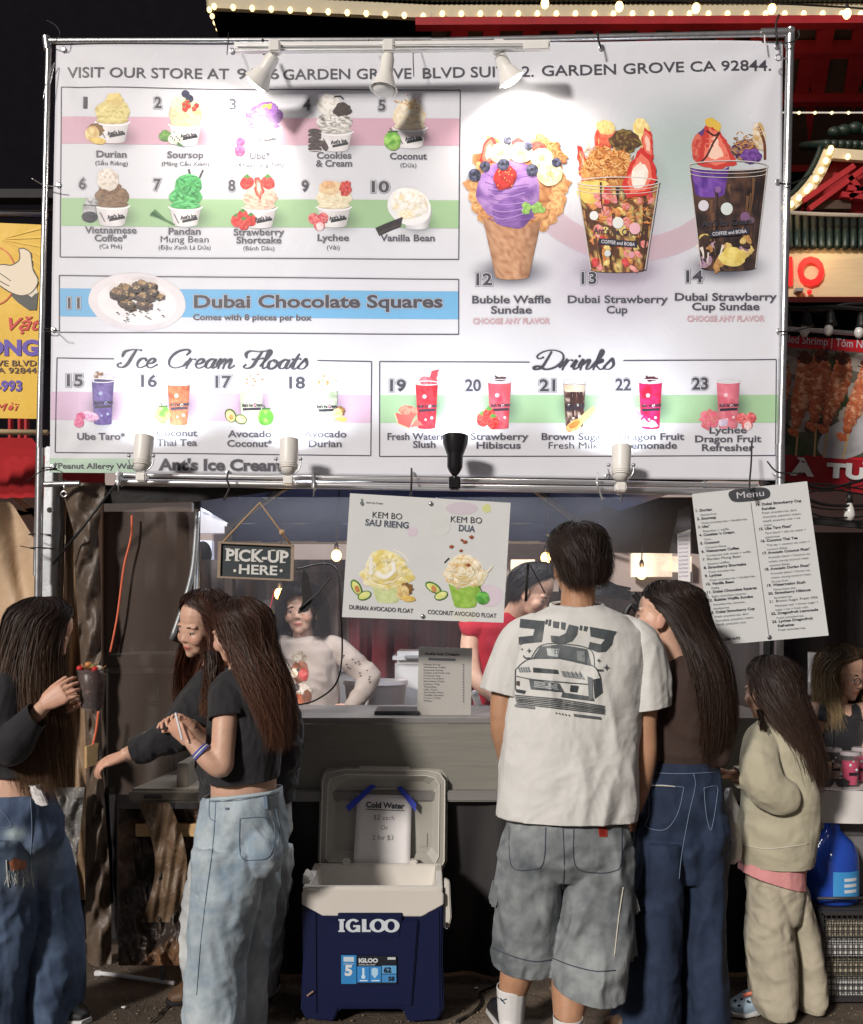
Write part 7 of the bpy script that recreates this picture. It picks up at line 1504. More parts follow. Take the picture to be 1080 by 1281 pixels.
# ---- girl in the black crop tee and light jeans (seen from behind, facing left)
def girl_jeans():
 Y = 3.50; t = thing('person', 'long-haired girl from behind in a black crop tee and pale blue jeans', 'person', V(P(300, 0, Y).x, Y, 0))
 h = Head(P(297, 791, Y), -72, -10, 0, .97); hm = head_mesh(h, SKIN_L, P(302, 850, Y), .046)
 mb = MB(); mb.rings(dens(RG(Y, [(838, 280, 328, .06), (860, 268, 345, .09), (910, 266, 348, .10), (960, 264, 346, .10), (985, 264, 346, .10), (1010, 264, 344, .09), (1080, 272, 336, .08)])), 22)
 limb(mb, [(288, 862, Y - .04, 17), (282, 900, Y - .12, 16), (279, 940, Y - .15, 15), (277, 960, Y - .16, 14), (262, 952, Y - .17, 13), (248, 938, Y - .17, 10.5), (238, 928, Y - .17, 8.5)], 16)
 limb(mb, [(285, 865, Y + .12, 15), (270, 900, Y + .17, 14), (262, 930, Y + .17, 12), (250, 920, Y + .14, 11), (240, 908, Y + .10, 9)])
 hd = MB(); hand(hd, P(240, 929, Y - .17), (-.62, .10, .55), (.3, .75, .3), (38, 46, 52, 60), 1, .92, thumb=30); hand(hd, P(243, 910, Y + .10), (-.80, -.35, .45), (0, -.6, -.7), (30, 38, 44, 50), -1, .92, thumb=40)
 body_obj(t, mb, hm, SKIN_L, hd); face_bits(h, t)
 g = MB(); g.rings(dens(RG(Y, [(836, 284, 320, .055), (842, 275, 334, .085), (856, 265, 346, .11), (880, 261, 350, .12), (920, 262, 351, .12), (950, 260, 349, .12), (1010, 258, 348, .12)])), 30, True, 2.3)
 sl = MB(); limb(sl, [(292, 858, Y - .03, 20), (287, 872, Y - .07, 22), (284, 893, Y - .11, 21.5), (282, 918, Y - .13, 21)]); limb(g, [(288, 862, Y + .10, 18), (276, 890, Y + .15, 17)])
 tee = garment('crop_top', g, 'cloth_black', t, .006, 2, [(P(304, 972, Y), (.05, .1, -1), .3), (P(303, 840, Y), (0, 0, 1), .07)], [(.006, 2.2, 41, (1, 1, .7), True), (.003, 6, 42, (1, 1, .6), True)], extra=[(sl, [(P(284, 898, Y - .11), (.15, -.3, -1), .3)])])
 mb = MB(); q = P(252, 941, Y - .172); d = (P(262, 951, Y - .17) - P(240, 930, Y - .17)).normalized()
 for i, m in enumerate(('bead_blue', 'bead_white', 'bead_blue')): MB().lathe([(.0335 - i * .002, -.003), (.036 - i * .002, 0), (.0335 - i * .002, .003)], q - d * (.007 * i - .004), 22, axis=d).build('bracelet', MATS[m], t, smooth=True)
 # jeans
 g = MB(); g.rings(dens(RG(Y, [(984, 263, 347, .10), (1000, 258, 350, .115), (1040, 249, 358, .14), (1070, 246, 355, .14), (1095, 262, 335, .08)])), 30, True, 2.3)
 g.rings(dens(RG(Y - .05, [(1060, 247, 335, .12), (1110, 243, 325, .12), (1160, 240, 312, .105), (1200, 238, 305, .10), (1240, 235, 304, .10), (1275, 233, 304, .10), (1296, 234, 304, .10)])), 26, True, 2.4)
 g.rings(dens(RG(Y + .10, [(1050, 285, 356, .11), (1110, 282, 347, .11), (1160, 280, 339, .10), (1200, 282, 336, .10), (1245, 285, 333, .10), (1290, 288, 331, .10)])), 26, True, 2.4)
 g.ell(P(325, 1062, Y - .05), (.09, .11, .10)); g.ell(P(292, 1062, Y - .07), (.08, .09, .10))
 def vert(c, col):
  z = c[:, 2]; k = np.exp(-((z - P(0, 1165, Y).z) / .12) ** 2)[:, None] * .25; return col * (1 - k * .4)
 jn = garment('jeans', g, 'denim', t, .0066, 2, [(P(305, 990, Y), (-.12, 0, 1), .3)], [(.011, 1.4, 51, (1.2, 1, .8), True), (.005, 3.2, 52, (1, 1, 1.1), True), (.0015, 7, 53, (1, 1, .8), True)], denim((.20, .28, .36), (.46, .52, .55), 1.0, 22, vert, stone=.10))
 sm = Skinmap(jn, Y - .12)
 for pts in ([(270, 1003), (266, 1060), (258, 1120), (250, 1190), (246, 1245)], [(300, 1024), (301, 1070), (318, 1076), (339, 1068), (341, 1026), (300, 1024)], [(262, 1003), (300, 1001), (350, 991)], [(345, 1012), (350, 1040), (344, 1075)], [(262, 1000), (262, 1022), (270, 1028)]): stitch('seam', sm, pts, t, 'thread_denim', .0014)
 MB().tube([sm.at(x, y, .004) for x, y in ((264, 1000), (285, 999), (310, 996), (335, 993), (346, 990))], .007, 8).build('waistband', MATS['denim_pale'], t, smooth=True)
 for x in (283, 332): MB().beam(sm.at(x, 996, .008), sm.at(x + 1, 1012, .004), .012, .006).build('belt_loop', MATS['thread_denim'], t)
 shoe(t, V(P(250, 0, 3.4).x, 3.40, 0), V(P(282, 0, 3.5).x, 3.47, 0)); shoe(t, V(P(292, 0, 3.55).x, 3.58, 0), V(P(318, 0, 3.6).x, 3.62, 0))
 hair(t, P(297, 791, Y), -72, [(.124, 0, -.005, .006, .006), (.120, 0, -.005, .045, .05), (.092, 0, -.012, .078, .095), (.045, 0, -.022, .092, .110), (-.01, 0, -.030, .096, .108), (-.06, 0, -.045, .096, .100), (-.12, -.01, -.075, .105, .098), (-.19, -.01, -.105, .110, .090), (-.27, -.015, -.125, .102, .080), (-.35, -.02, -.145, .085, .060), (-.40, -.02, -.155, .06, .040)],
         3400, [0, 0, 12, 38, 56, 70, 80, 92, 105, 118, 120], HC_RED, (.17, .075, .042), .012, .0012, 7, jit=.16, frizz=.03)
 # the front lock that falls over the shoulder
 hair(t, P(266, 850, Y - .02), -72, [(.10, 0, 0, .022, .03), (.02, .0, -.005, .035, .035), (-.07, .0, .0, .034, .03), (-.13, 0, .012, .02, .018)], 500, None, HC_RED, (.20, .085, .045), .010, .0012, 8, jit=.8, frizz=.03, base=False)
 # plastic spoon in the hands
 s = thing('plastic_spoon', 'small white plastic spoon held by the girl in the crop tee', 'spoon', P(222, 905, Y - .2)); MB().cap(P(220, 893, Y - .2), P(228, 925, Y - .22), .0045, .004, 8).build('spoon', MATS['white_plastic'], s, smooth=True)
M('bead_blue', (.10, .12, .45), .4, var=.3, vs=200); M('bead_white', (.7, .7, .72), .4, var=.2, vs=200); M('thread_denim', (.14, .20, .27), .8, var=.1); M('denim_pale', (.42, .50, .55), .85, var=.1, vs=60, bump=.2, bs=200)
girl_jeans()
# ---- girl in black sleeves reaching left
def girl_black():
 Y = 3.80; t = thing('person', 'dark-haired girl in loose black long sleeves reaching out one hand, talking', 'person', V(P(300, 0, Y).x, Y, 0))
 h = Head(P(251, 782, Y), -142, -14, -8, .98); hm = head_mesh(h, SKIN_L, P(272, 838, Y + .05), .044)
 mb = MB(); mb.rings(dens(RG(Y, [(838, 262, 305, .06), (860, 248, 335, .09), (930, 250, 340, .10), (1000, 255, 340, .10)])), 20)
 limb(mb, [(170, 941, Y - .18, 12), (158, 944, Y - .20, 9.5)])
 hd = MB(); hand(hd, P(160, 944, Y - .20), (-.92, -.12, -.30), (.20, .35, -.9), (22, 26, 30, 34), -1, .98, thumb=26, spread=4)
 body_obj(t, mb, hm, SKIN_L, hd); face_bits(h, t, True, .35)
 g = MB(); g.rings(dens(RG(Y, [(836, 262, 308, .07), (850, 246, 340, .11), (880, 238, 366, .13), (930, 245, 372, .14), (975, 250, 372, .13), (1000, 252, 366, .12)])), 28, True, 2.3)
 limb(g, [(262, 862, Y - .06, 24), (244, 890, Y - .10, 28), (226, 912, Y - .13, 26), (205, 924, Y - .15, 20), (183, 934, Y - .17, 17), (164, 942, Y - .19, 14)])
 g.ell(P(235, 920, Y - .10), (.085, .06, .05)); limb(g, [(345, 870, Y - .02, 22), (358, 915, Y - .03, 20), (358, 950, Y - .06, 18)])
 garment('long_sleeve_top', g, 'cloth_black', t, .0066, 2, [(P(166, 941, Y - .19), (-1, 0, -.35), .09)], [(.009, 1.8, 61, (1, 1, 1), True), (.004, 5, 62, (1, 1, 1), True)])
 g = MB(); g.rings(dens(RG(Y, [(985, 258, 362, .12), (1040, 250, 366, .14), (1072, 265, 345, .09)])), 26)
 g.rings(dens(RG(Y - .02, [(1060, 244, 305, .11), (1130, 230, 300, .11), (1190, 227, 300, .11), (1222, 233, 300, .11), (1246, 240, 300, .11)])), 24); g.rings(dens(RG(Y + .03, [(1060, 300, 366, .11), (1130, 300, 362, .11), (1190, 298, 352, .11), (1246, 300, 343, .11)])), 24)
 garment('jeans', g, 'denim', t, .008, 2, [(P(270, 1242, Y), (0, 0, -1), .3)], [(.009, 1.8, 63, (1, 1, 1.1), True), (.004, 5, 64, (1, 1, 1), True)], denim((.30, .33, .36), (.52, .54, .54), 1.0, 5, stone=.05))
 shoe(t, V(P(212, 0, 3.8).x, 3.80, 0), V(P(250, 0, 3.85).x, 3.88, 0), .045, mat='shoe_brown'); shoe(t, V(P(318, 0, 3.8).x, 3.84, 0), V(P(340, 0, 3.9).x, 3.98, 0), .045, mat='shoe_dark')
 hair(t, P(256, 780, Y + .01), -138, [(.132, 0, -.005, .006, .006), (.126, 0, -.005, .045, .05), (.098, 0, -.010, .082, .095), (.045, 0, -.022, .098, .105), (-.01, 0, -.030, .104, .102), (-.07, .01, -.030, .118, .098), (-.14, .02, -.020, .138, .095), (-.22, .02, -.010, .150, .09), (-.30, .02, -.0, .145, .08), (-.345, .02, .0, .13, .07)],
         3200, [0, 0, 8, 36, 50, 60, 62, 62, 62, 62], HC_RED, (.22, .075, .04), .014, .0013, 9, jit=.2, frizz=.035)
 MB().cap(P(228, 900, Y - .16), P(252, 897, Y - .17), .016, .014, 10).build('fist', MATS['skin_plain'], t, smooth=True) if False else None
girl_black()
# ---- woman with very long dark hair, right of the man
def woman_long():
 Y = 3.56; t = thing('person', 'woman with very long dark hair, brown top and wide dark blue jeans looking left', 'person', V(P(850, 0, Y).x, Y, 0))
 h = Head(P(826, 772, Y), -78, 8, 4, .98); hm = head_mesh(h, SKIN_L, P(845, 832, Y), .046); mb = MB()
 mb.rings(dens(RG(Y, [(825, 832, 872, .06), (850, 820, 888, .09), (930, 822, 890, .10), (1000, 822, 890, .10)])), 20); hd = MB()
 limb(mb, [(815, 900, Y - .05, 14), (800, 870, Y - .1, 11), (795, 840, Y - .10, 9)]); hand(hd, P(795, 838, Y - .1), (-.15, -.1, 1), (0, -1, 0), (30, 35, 40, 45), 1, .9)
 body_obj(t, mb, hm, SKIN_L, None); face_bits(h, t, True, .6)
 g = MB(); g.rings(dens(RG(Y, [(822, 838, 872, .06), (835, 824, 892, .10), (856, 812, 902, .13), (900, 810, 898, .13), (945, 812, 896, .12), (990, 812, 892, .12)])), 28, True, 2.3)
 limb(g, [(822, 862, Y - .03, 22), (812, 905, Y - .04, 20), (806, 950, Y - .08, 17)]); limb(g, [(892, 862, Y, 20), (902, 905, Y - .02, 18), (900, 945, Y - .08, 15)])
 garment('brown_top', g, 'cloth_brown', t, .007, 2, [(P(855, 956, Y), (0, 0, -1), .25)], [(.007, 2.2, 71, (1, 1, .7), True)])
 g = MB(); g.rings(dens(RG(Y, [(940, 812, 893, .11), (960, 806, 898, .125), (1010, 799, 903, .135), (1060, 796, 908, .13), (1100, 806, 900, .09)])), 30, True, 2.3)
 g.rings(dens(RG(Y - .03, [(1050, 798, 852, .13), (1110, 790, 851, .13), (1180, 783, 848, .13), (1240, 774, 846, .14), (1300, 766, 846, .15)])), 28, True, 2.2); g.rings(dens(RG(Y + .03, [(1050, 854, 908, .13), (1110, 852, 908, .13), (1180, 850, 906, .13), (1240, 850, 906, .14), (1285, 850, 908, .15)])), 28, True, 2.2)
 g.ell(P(828, 1040, Y - .05), (.085, .085, .12)); g.ell(P(880, 1040, Y - .05), (.085, .085, .12))
 def vert(c, col): k = (.5 + .5 * np.sin((c[:, 0]) * 60))[:, None] * .12; return col * (1 + k)
 jn = garment('wide_jeans', g, 'denim', t, .0068, 2, [(P(850, 950, Y), (0, 0, 1), .25)], [(.010, 1.5, 73, (1.4, 1, .35), True), (.004, 4, 74, (1.2, 1, .5), True)], denim((.007, .013, .034), (.019, .035, .075), 1.0, 6, vert, stone=.08))
 sm = Skinmap(jn, Y - .14)
 for pts in ([(812, 981), (812, 1020), (808, 1034), (832, 1038), (848, 1018), (856, 985)], [(812, 981), (830, 982), (856, 985)], [(881, 986), (884, 1020), (890, 1038), (897, 1000), (897, 984), (881, 986)], [(868, 968), (870, 984), (862, 1020), (853, 1070), (850, 1100)], [(806, 966), (850, 968), (898, 966)]): stitch('seam', sm, pts, t, 'thread_blue', .0013)
 stitch('frayed_edge', sm, [(810, 983), (830, 983), (845, 984)], t, 'thread', .002)
 shoe(t, V(P(770, 0, 3.5).x, 3.60, 0), V(P(786, 0, 3.45).x, 3.44, 0), mat='shoe_brown')
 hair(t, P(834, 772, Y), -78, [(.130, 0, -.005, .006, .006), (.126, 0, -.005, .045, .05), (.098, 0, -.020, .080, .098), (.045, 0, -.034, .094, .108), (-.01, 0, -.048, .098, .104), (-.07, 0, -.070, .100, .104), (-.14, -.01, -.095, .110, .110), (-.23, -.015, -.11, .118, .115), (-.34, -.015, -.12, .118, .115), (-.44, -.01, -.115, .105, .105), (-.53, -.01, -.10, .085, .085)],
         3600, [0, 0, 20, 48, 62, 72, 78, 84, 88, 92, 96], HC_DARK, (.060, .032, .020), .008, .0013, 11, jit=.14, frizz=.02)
M('thread_blue', (.16, .22, .32), .8, var=0)
woman_long()
# ---- child in the cream sweatshirt
def child():
 Y = 3.71; t = thing('person', 'long-haired child in a cream sweatshirt, pink shirt hem and khaki trousers', 'person', V(P(970, 0, Y).x, Y, 0))
 h = Head(P(960, 862, Y), -34, -8, 0, .92); hm = head_mesh(h, SKIN_L, P(972, 915, Y), .042); mb = MB(); mb.rings(dens(RG(Y, [(908, 955, 990, .05), (930, 945, 1008, .08), (1010, 945, 1005, .09), (1080, 945, 1005, .09)])), 18)
 limb(mb, [(935, 972, Y - .05, 9), (917, 970, Y - .07, 8)]); hd = MB(); hand(hd, P(918, 970, Y - .07), (-.75, -.1, .25), (.2, 0, -.9), (45, 50, 55, 60), 1, .78)
 body_obj(t, mb, hm, SKIN_L, hd)
 g = MB(); g.rings(dens(RG(Y, [(903, 952, 992, .06), (915, 940, 1010, .10), (940, 934, 1020, .13), (990, 934, 1022, .15), (1040, 928, 1018, .155), (1060, 927, 1014, .15), (1082, 930, 1010, .135)])), 30, True, 2.3)
 limb(g, [(952, 928, Y - .05, 20), (950, 955, Y - .12, 23), (958, 982, Y - .15, 24), (978, 997, Y - .15, 22)]); limb(g, [(975, 996, Y - .14, 21), (955, 982, Y - .15, 18), (938, 974, Y - .12, 15), (922, 972, Y - .08, 11)])
 sw = garment('sweatshirt', g, 'cloth_cream', t, .0066, 2, [(P(920, 972, Y - .08), (-1, 0, 0), .06), (P(970, 1079, Y), (0, 0, -1), .22)], [(.008, 1.4, 81, (1.2, 1, .8), True), (.003, 3.2, 82, (1, 1, 1), True)])
 sm = Skinmap(sw, Y - .1); stitch('ribbed_hem_seam', sm, [(929, 1056), (960, 1062), (1012, 1056)], t, 'thread', .0016)
 g = MB(); g.rings(dens(RG(Y, [(1060, 932, 1008, .125), (1090, 926, 1004, .13), (1104, 928, 1004, .13), (1130, 935, 1004, .13)])), 26, True, 2.3)
 garment('pink_shirt', g, 'cloth_pink', t, .006, 2, [(P(968, 1100, Y), (-.28, 0, -1), .3)], [(.004, 3, 83, (1.5, 1, .6), True)])
 g = MB(); g.rings(dens(RG(Y, [(1075, 936, 1004, .11), (1110, 937, 1003, .12), (1150, 946, 1000, .10)])), 24)
 g.rings(dens(RG(Y - .03, [(1105, 940, 978, .09), (1170, 936, 990, .11), (1220, 940, 994, .115), (1250, 940, 996, .12), (1264, 948, 992, .11)])), 24, True, 2.2); g.rings(dens(RG(Y + .04, [(1105, 975, 1004, .09), (1170, 986, 1022, .10), (1220, 992, 1028, .10), (1248, 994, 1030, .11), (1260, 998, 1026, .1)])), 24, True, 2.2)
 garment('trousers', g, 'cloth_khaki', t, .0066, 2, (), [(.007, 1.3, 84, (1.2, 1, .7), True), (.0028, 3.4, 85, (1, 1, 1), True)])
 o = shoe(t, V(P(914, 0, 3.7).x, 3.70, 0), V(P(955, 0, 3.72).x, 3.74, 0), .05, mat='shoe_blue', name='clog'); shoe(t, V(P(1010, 0, 3.75).x, 3.74, 0), V(P(1000, 0, 3.8).x, 3.86, 0), .045, mat='shoe_blue', name='clog')
 for i, (x, y) in enumerate(((920, 1252), (928, 1250), (936, 1253), (925, 1258))): MB().ell(P(x, y, 3.66), (.006, .004, .005)).build('clog_hole', MATS['shoe_dark'], t, smooth=True)
 MB().tube([P(930, 1246, 3.68), P(942, 1242, 3.67), P(952, 1246, 3.67)], .007, 8).build('clog_charm', MATS['neon_soft'], t, smooth=True)
 hair(t, P(963, 862, Y), -36, [(.126, 0, -.005, .006, .006), (.120, 0, -.005, .042, .048), (.092, 0, -.012, .074, .088), (.04, 0, -.024, .086, .098), (-.02, 0, -.036, .088, .098), (-.08, .012, -.060, .088, .092), (-.15, .03, -.085, .085, .075), (-.23, .045, -.11, .075, .06), (-.31, .055, -.125, .06, .045), (-.37, .06, -.13, .045, .035)],
         2800, [0, 0, 12, 40, 58, 76, 92, 104, 112, 118], HC_DARK, (.085, .045, .030), .010, .0012, 13, jit=.2, frizz=.03)
 hair(t, P(950, 905, Y - .10), -52, [(.05, 0, 0, .01, .012), (-.02, .02, -.01, .014, .012), (-.10, .05, -.03, .012, .012)], 60, None, HC_DARK, (.06, .03, .02), .01, .0012, 14, jit=.9, base=False, frizz=.03)
 b = thing('plastic_bag', 'white plastic bag hanging from the hand of the child', 'bag', P(912, 1075, Y - .05)); g = MB(); g.rings(dens([(P(913, 985, Y - .07), V(.012, 0, 0), V(0, .02, 0)), (P(911, 1010, Y - .07), V(.035, 0, 0), V(0, .05, 0)), (P(911, 1045, Y - .05), V(.048, 0, 0), V(0, .07, 0)), (P(911, 1072, Y - .05), V(.04, 0, 0), V(0, .06, 0)), (P(911, 1079, Y - .05), V(.02, 0, 0), V(0, .03, 0))], 6), 24)
 me = g.mesh('bag'); folds(me, .006, 4, 90, (1.5, 1, .6), True); link('bag', me, MATS['bag_white'], b, smooth=True)
M('neon_soft', (.55, .14, .08), .5, var=0); M('bag_white', (.46, .45, .45), .35, var=.08, bump2=.8, bs2=14, alpha=.93)
child()
# ---- girl at the far left holding a cup
def girl_left():
 Y = 3.60; t = thing('person', 'girl at the far left in black top and ripped dark jeans bowing over a cup', 'person', V(P(30, 0, Y).x, Y, 0))
 h = Head(P(57, 792, Y), 72, -28, 0, .97); hm = head_mesh(h, SKIN_L, P(28, 845, Y), .045); mb = MB(); mb.rings(dens(RG(Y, [(835, 5, 50, .06), (860, -20, 62, .09), (930, -15, 58, .09), (985, -14, 58, .10), (1030, -20, 68, .11)])), 22)
 limb(mb, [(40, 900, Y - .12, 11), (58, 880, Y - .14, 9)]); hd = MB(); hand(hd, P(54, 882, Y - .15), (.80, 0, .50), (.1, .9, -.1), (28, 30, 34, 38), 1, 1.0, thumb=30, spread=5); hand(hd, P(72, 888, Y + .02), (.8, -.2, .5), (.1, -.9, 0), (40, 44, 48, 52), -1, .95)
 body_obj(t, mb, hm, SKIN_L, hd)
 g = MB(); g.rings(dens(RG(Y, [(832, 8, 46, .06), (850, -20, 66, .11), (880, -28, 72, .13), (930, -24, 66, .13), (960, -22, 62, .12), (990, -20, 60, .12)])), 28, True, 2.3)
 limb(g, [(8, 862, Y - .10, 26), (-2, 910, Y - .14, 25), (8, 935, Y - .18, 24), (30, 915, Y - .18, 20), (48, 892, Y - .15, 15)])
 garment('black_top', g, 'cloth_black', t, .0066, 2, [(P(20, 968, Y), (0, 0, -1), .3), (P(46, 893, Y - .15), (.8, 0, .55), .07)], [(.008, 2, 91, (1, 1, .8), True)])
 g = MB(); g.rings(dens(RG(Y, [(984, -16, 60, .11), (1010, -24, 70, .13), (1050, -34, 78, .14), (1080, -15, 60, .08)])), 28, True, 2.3)
 g.rings(dens(RG(Y - .08, [(1050, -40, 36, .12), (1090, -44, 40, .12), (1150, -40, 46, .11), (1210, -46, 32, .12), (1260, -50, 28, .13), (1300, -52, 26, .13)])), 26, True, 2.2); g.rings(dens(RG(Y + .06, [(1040, 34, 74, .09), (1075, 26, 84, .12), (1110, 30, 92, .12), (1160, 38, 100, .12), (1210, 42, 101, .13), (1250, 40, 98, .13), (1272, 38, 96, .13)])), 26, True, 2.2)
 def vert(c, col):
  q = np.array(P(26, 1095, Y - .2)); r = np.exp(-((c[:, 0] - q[0]) / .055) ** 2 - ((c[:, 2] - q[2]) / .07) ** 2)[:, None]; q2 = np.array(P(8, 1048, Y - .2)); r2 = np.exp(-((c[:, 0] - q2[0]) / .03) ** 2 - ((c[:, 2] - q2[2]) / .02) ** 2)[:, None]
  col = col * (1 - .5 * r) + np.array((.34, .40, .44)) * .5 * r; return col * (1 - r2) + np.array((.36, .44, .46)) * r2
 jn = garment('ripped_jeans', g, 'denim', t, .0068, 2, [(P(20, 990, Y), (0, 0, 1), .25)], [(.011, 1.4, 93, (1.2, 1, .6), True), (.003, 3.4, 94, (1, 1, 1), True)], denim((.020, .036, .085), (.085, .130, .215), 1.0, 7, vert, stone=.08))
 sm = Skinmap(jn, Y - .2); k = Pic(sm, .0015, .0001); k.blob(22, 1082, 11, 8, [(150, 92, 66), (168, 108, 80)], .2, .2, 0, .1); k.build('knee_skin', t)
 random.seed(6)
 for i in range(34): x = random.uniform(8, 40); y = 1091 + random.uniform(-4, 10); stitch('fray_thread', sm, [(x, y), (x + random.uniform(-5, 5), y + random.uniform(4, 12))], t, 'thread_pale', .0009, 3)
 for x0 in (8, 38): stitch('fray_edge', sm, [(x0, 1076), (x0 + 1, 1092), (x0 + (4 if x0 > 20 else 3), 1110)], t, 'thread_pale', .0022)
 for pts in ([(38, 995), (40, 1040), (37, 1090)], [(0, 1012), (10, 1024), (14, 1034), (2, 1036)]): stitch('seam', sm, pts, t, 'thread_blue', .0014)
 g = MB(); g.rings(dens(RG(Y - .10, [(982, 36, 50, .02), (995, 38, 58, .02), (1008, 46, 62, .014)], ), 4), 12); me = g.mesh('tissue'); folds(me, .006, 9, 95); tp = thing('paper_tissue', 'crumpled white tissue tucked at the waist of the girl at far left', 'tissue', P(50, 1008, Y - .1)); link('tissue', me, MATS['paper'], tp)
 shoe(t, V(P(112, 0, 3.66).x, 3.62, 0), V(P(70, 0, 3.7).x, 3.70, 0), mat='shoe_dark'); shoe(t, V(P(10, 0, 3.45).x, 3.42, 0), V(P(-30, 0, 3.5).x, 3.5, 0), mat='shoe_dark')
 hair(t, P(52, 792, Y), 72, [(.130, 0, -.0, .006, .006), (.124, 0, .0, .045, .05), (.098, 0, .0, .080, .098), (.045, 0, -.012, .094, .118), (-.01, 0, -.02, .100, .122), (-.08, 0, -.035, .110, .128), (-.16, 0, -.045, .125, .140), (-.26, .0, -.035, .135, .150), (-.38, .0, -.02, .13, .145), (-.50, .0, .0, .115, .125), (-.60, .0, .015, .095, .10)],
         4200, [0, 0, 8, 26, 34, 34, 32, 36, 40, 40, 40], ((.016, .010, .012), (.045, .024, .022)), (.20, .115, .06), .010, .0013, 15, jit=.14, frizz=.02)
 # cup
 c = thing('sundae_cup', 'clear cup of dark ice cream topped with shreds, held by the girl at far left', 'cup', P(116, 889, Y - .08)); b = P(115, 889, Y - .08)
 MB().lathe([(.036, 0), (.038, .004), (.050, .135), (.054, .140), (.053, .145), (.048, .142), (.036, .008), (.001, .006)], b, 28).build('cup', MATS['clear_cup'], c, smooth=True, angle=40)
 MB().lathe([(.001, .008), (.035, .010), (.0465, .128), (.03, .145), (.001, .15)], b, 24).build('ice_cream', MATS['choc'], c, smooth=True)
 random.seed(17)
 tp = MB()
 for i in range(60): a = random.uniform(0, 6.28); r = random.uniform(0, .04); p = b + V(math.cos(a) * r, math.sin(a) * r, .145 + random.uniform(0, .02) * (1 - r * 15)); tp.tube([p, p + V(random.uniform(-.015, .015), random.uniform(-.015, .015), random.uniform(-.004, .012))], .0016, 4)
 tp.build('shreds', MATS['shred'], c)['kind'] = 'stuff'
 for x, y, z, m in ((-.035, -.02, .15, 'straw_red'), (-.005, -.02, .163, 'shred'), (.012, -.02, .155, 'nut_green'), (.032, -.02, .15, 'cream_soft'), (.02, -.03, .148, 'straw_red')): MB().ell(b + V(x, y, z), (.013, .011, .010), None, 10, 8).build('topping', MATS[m], c, smooth=True)
 MB().box(P(78, 858, Y - .02), (.075, .035, .045), Matrix.Rotation(R(12), 3, 'Y')).build('phone', MATS['dark_plastic'], thing('phone', 'dark phone held in the hand of the girl at far left', 'phone', P(78, 862, Y - .02)), bevel=.004)
M('thread_pale', (.5, .52, .5), .8, var=.1); M('clear_cup', (.3, .3, .3), .06, var=0, alpha=.12); M('choc', (.055, .018, .014), .35, col2=(.24, .13, .11), vs=60, thr=(.55, .7)); M('shred', (.50, .22, .07), .6, var=.3, vs=80); M('straw_red', (.5, .02, .02), .4); M('nut_green', (.16, .18, .05), .6); M('cream_soft', (.6, .55, .48), .5)
girl_left()
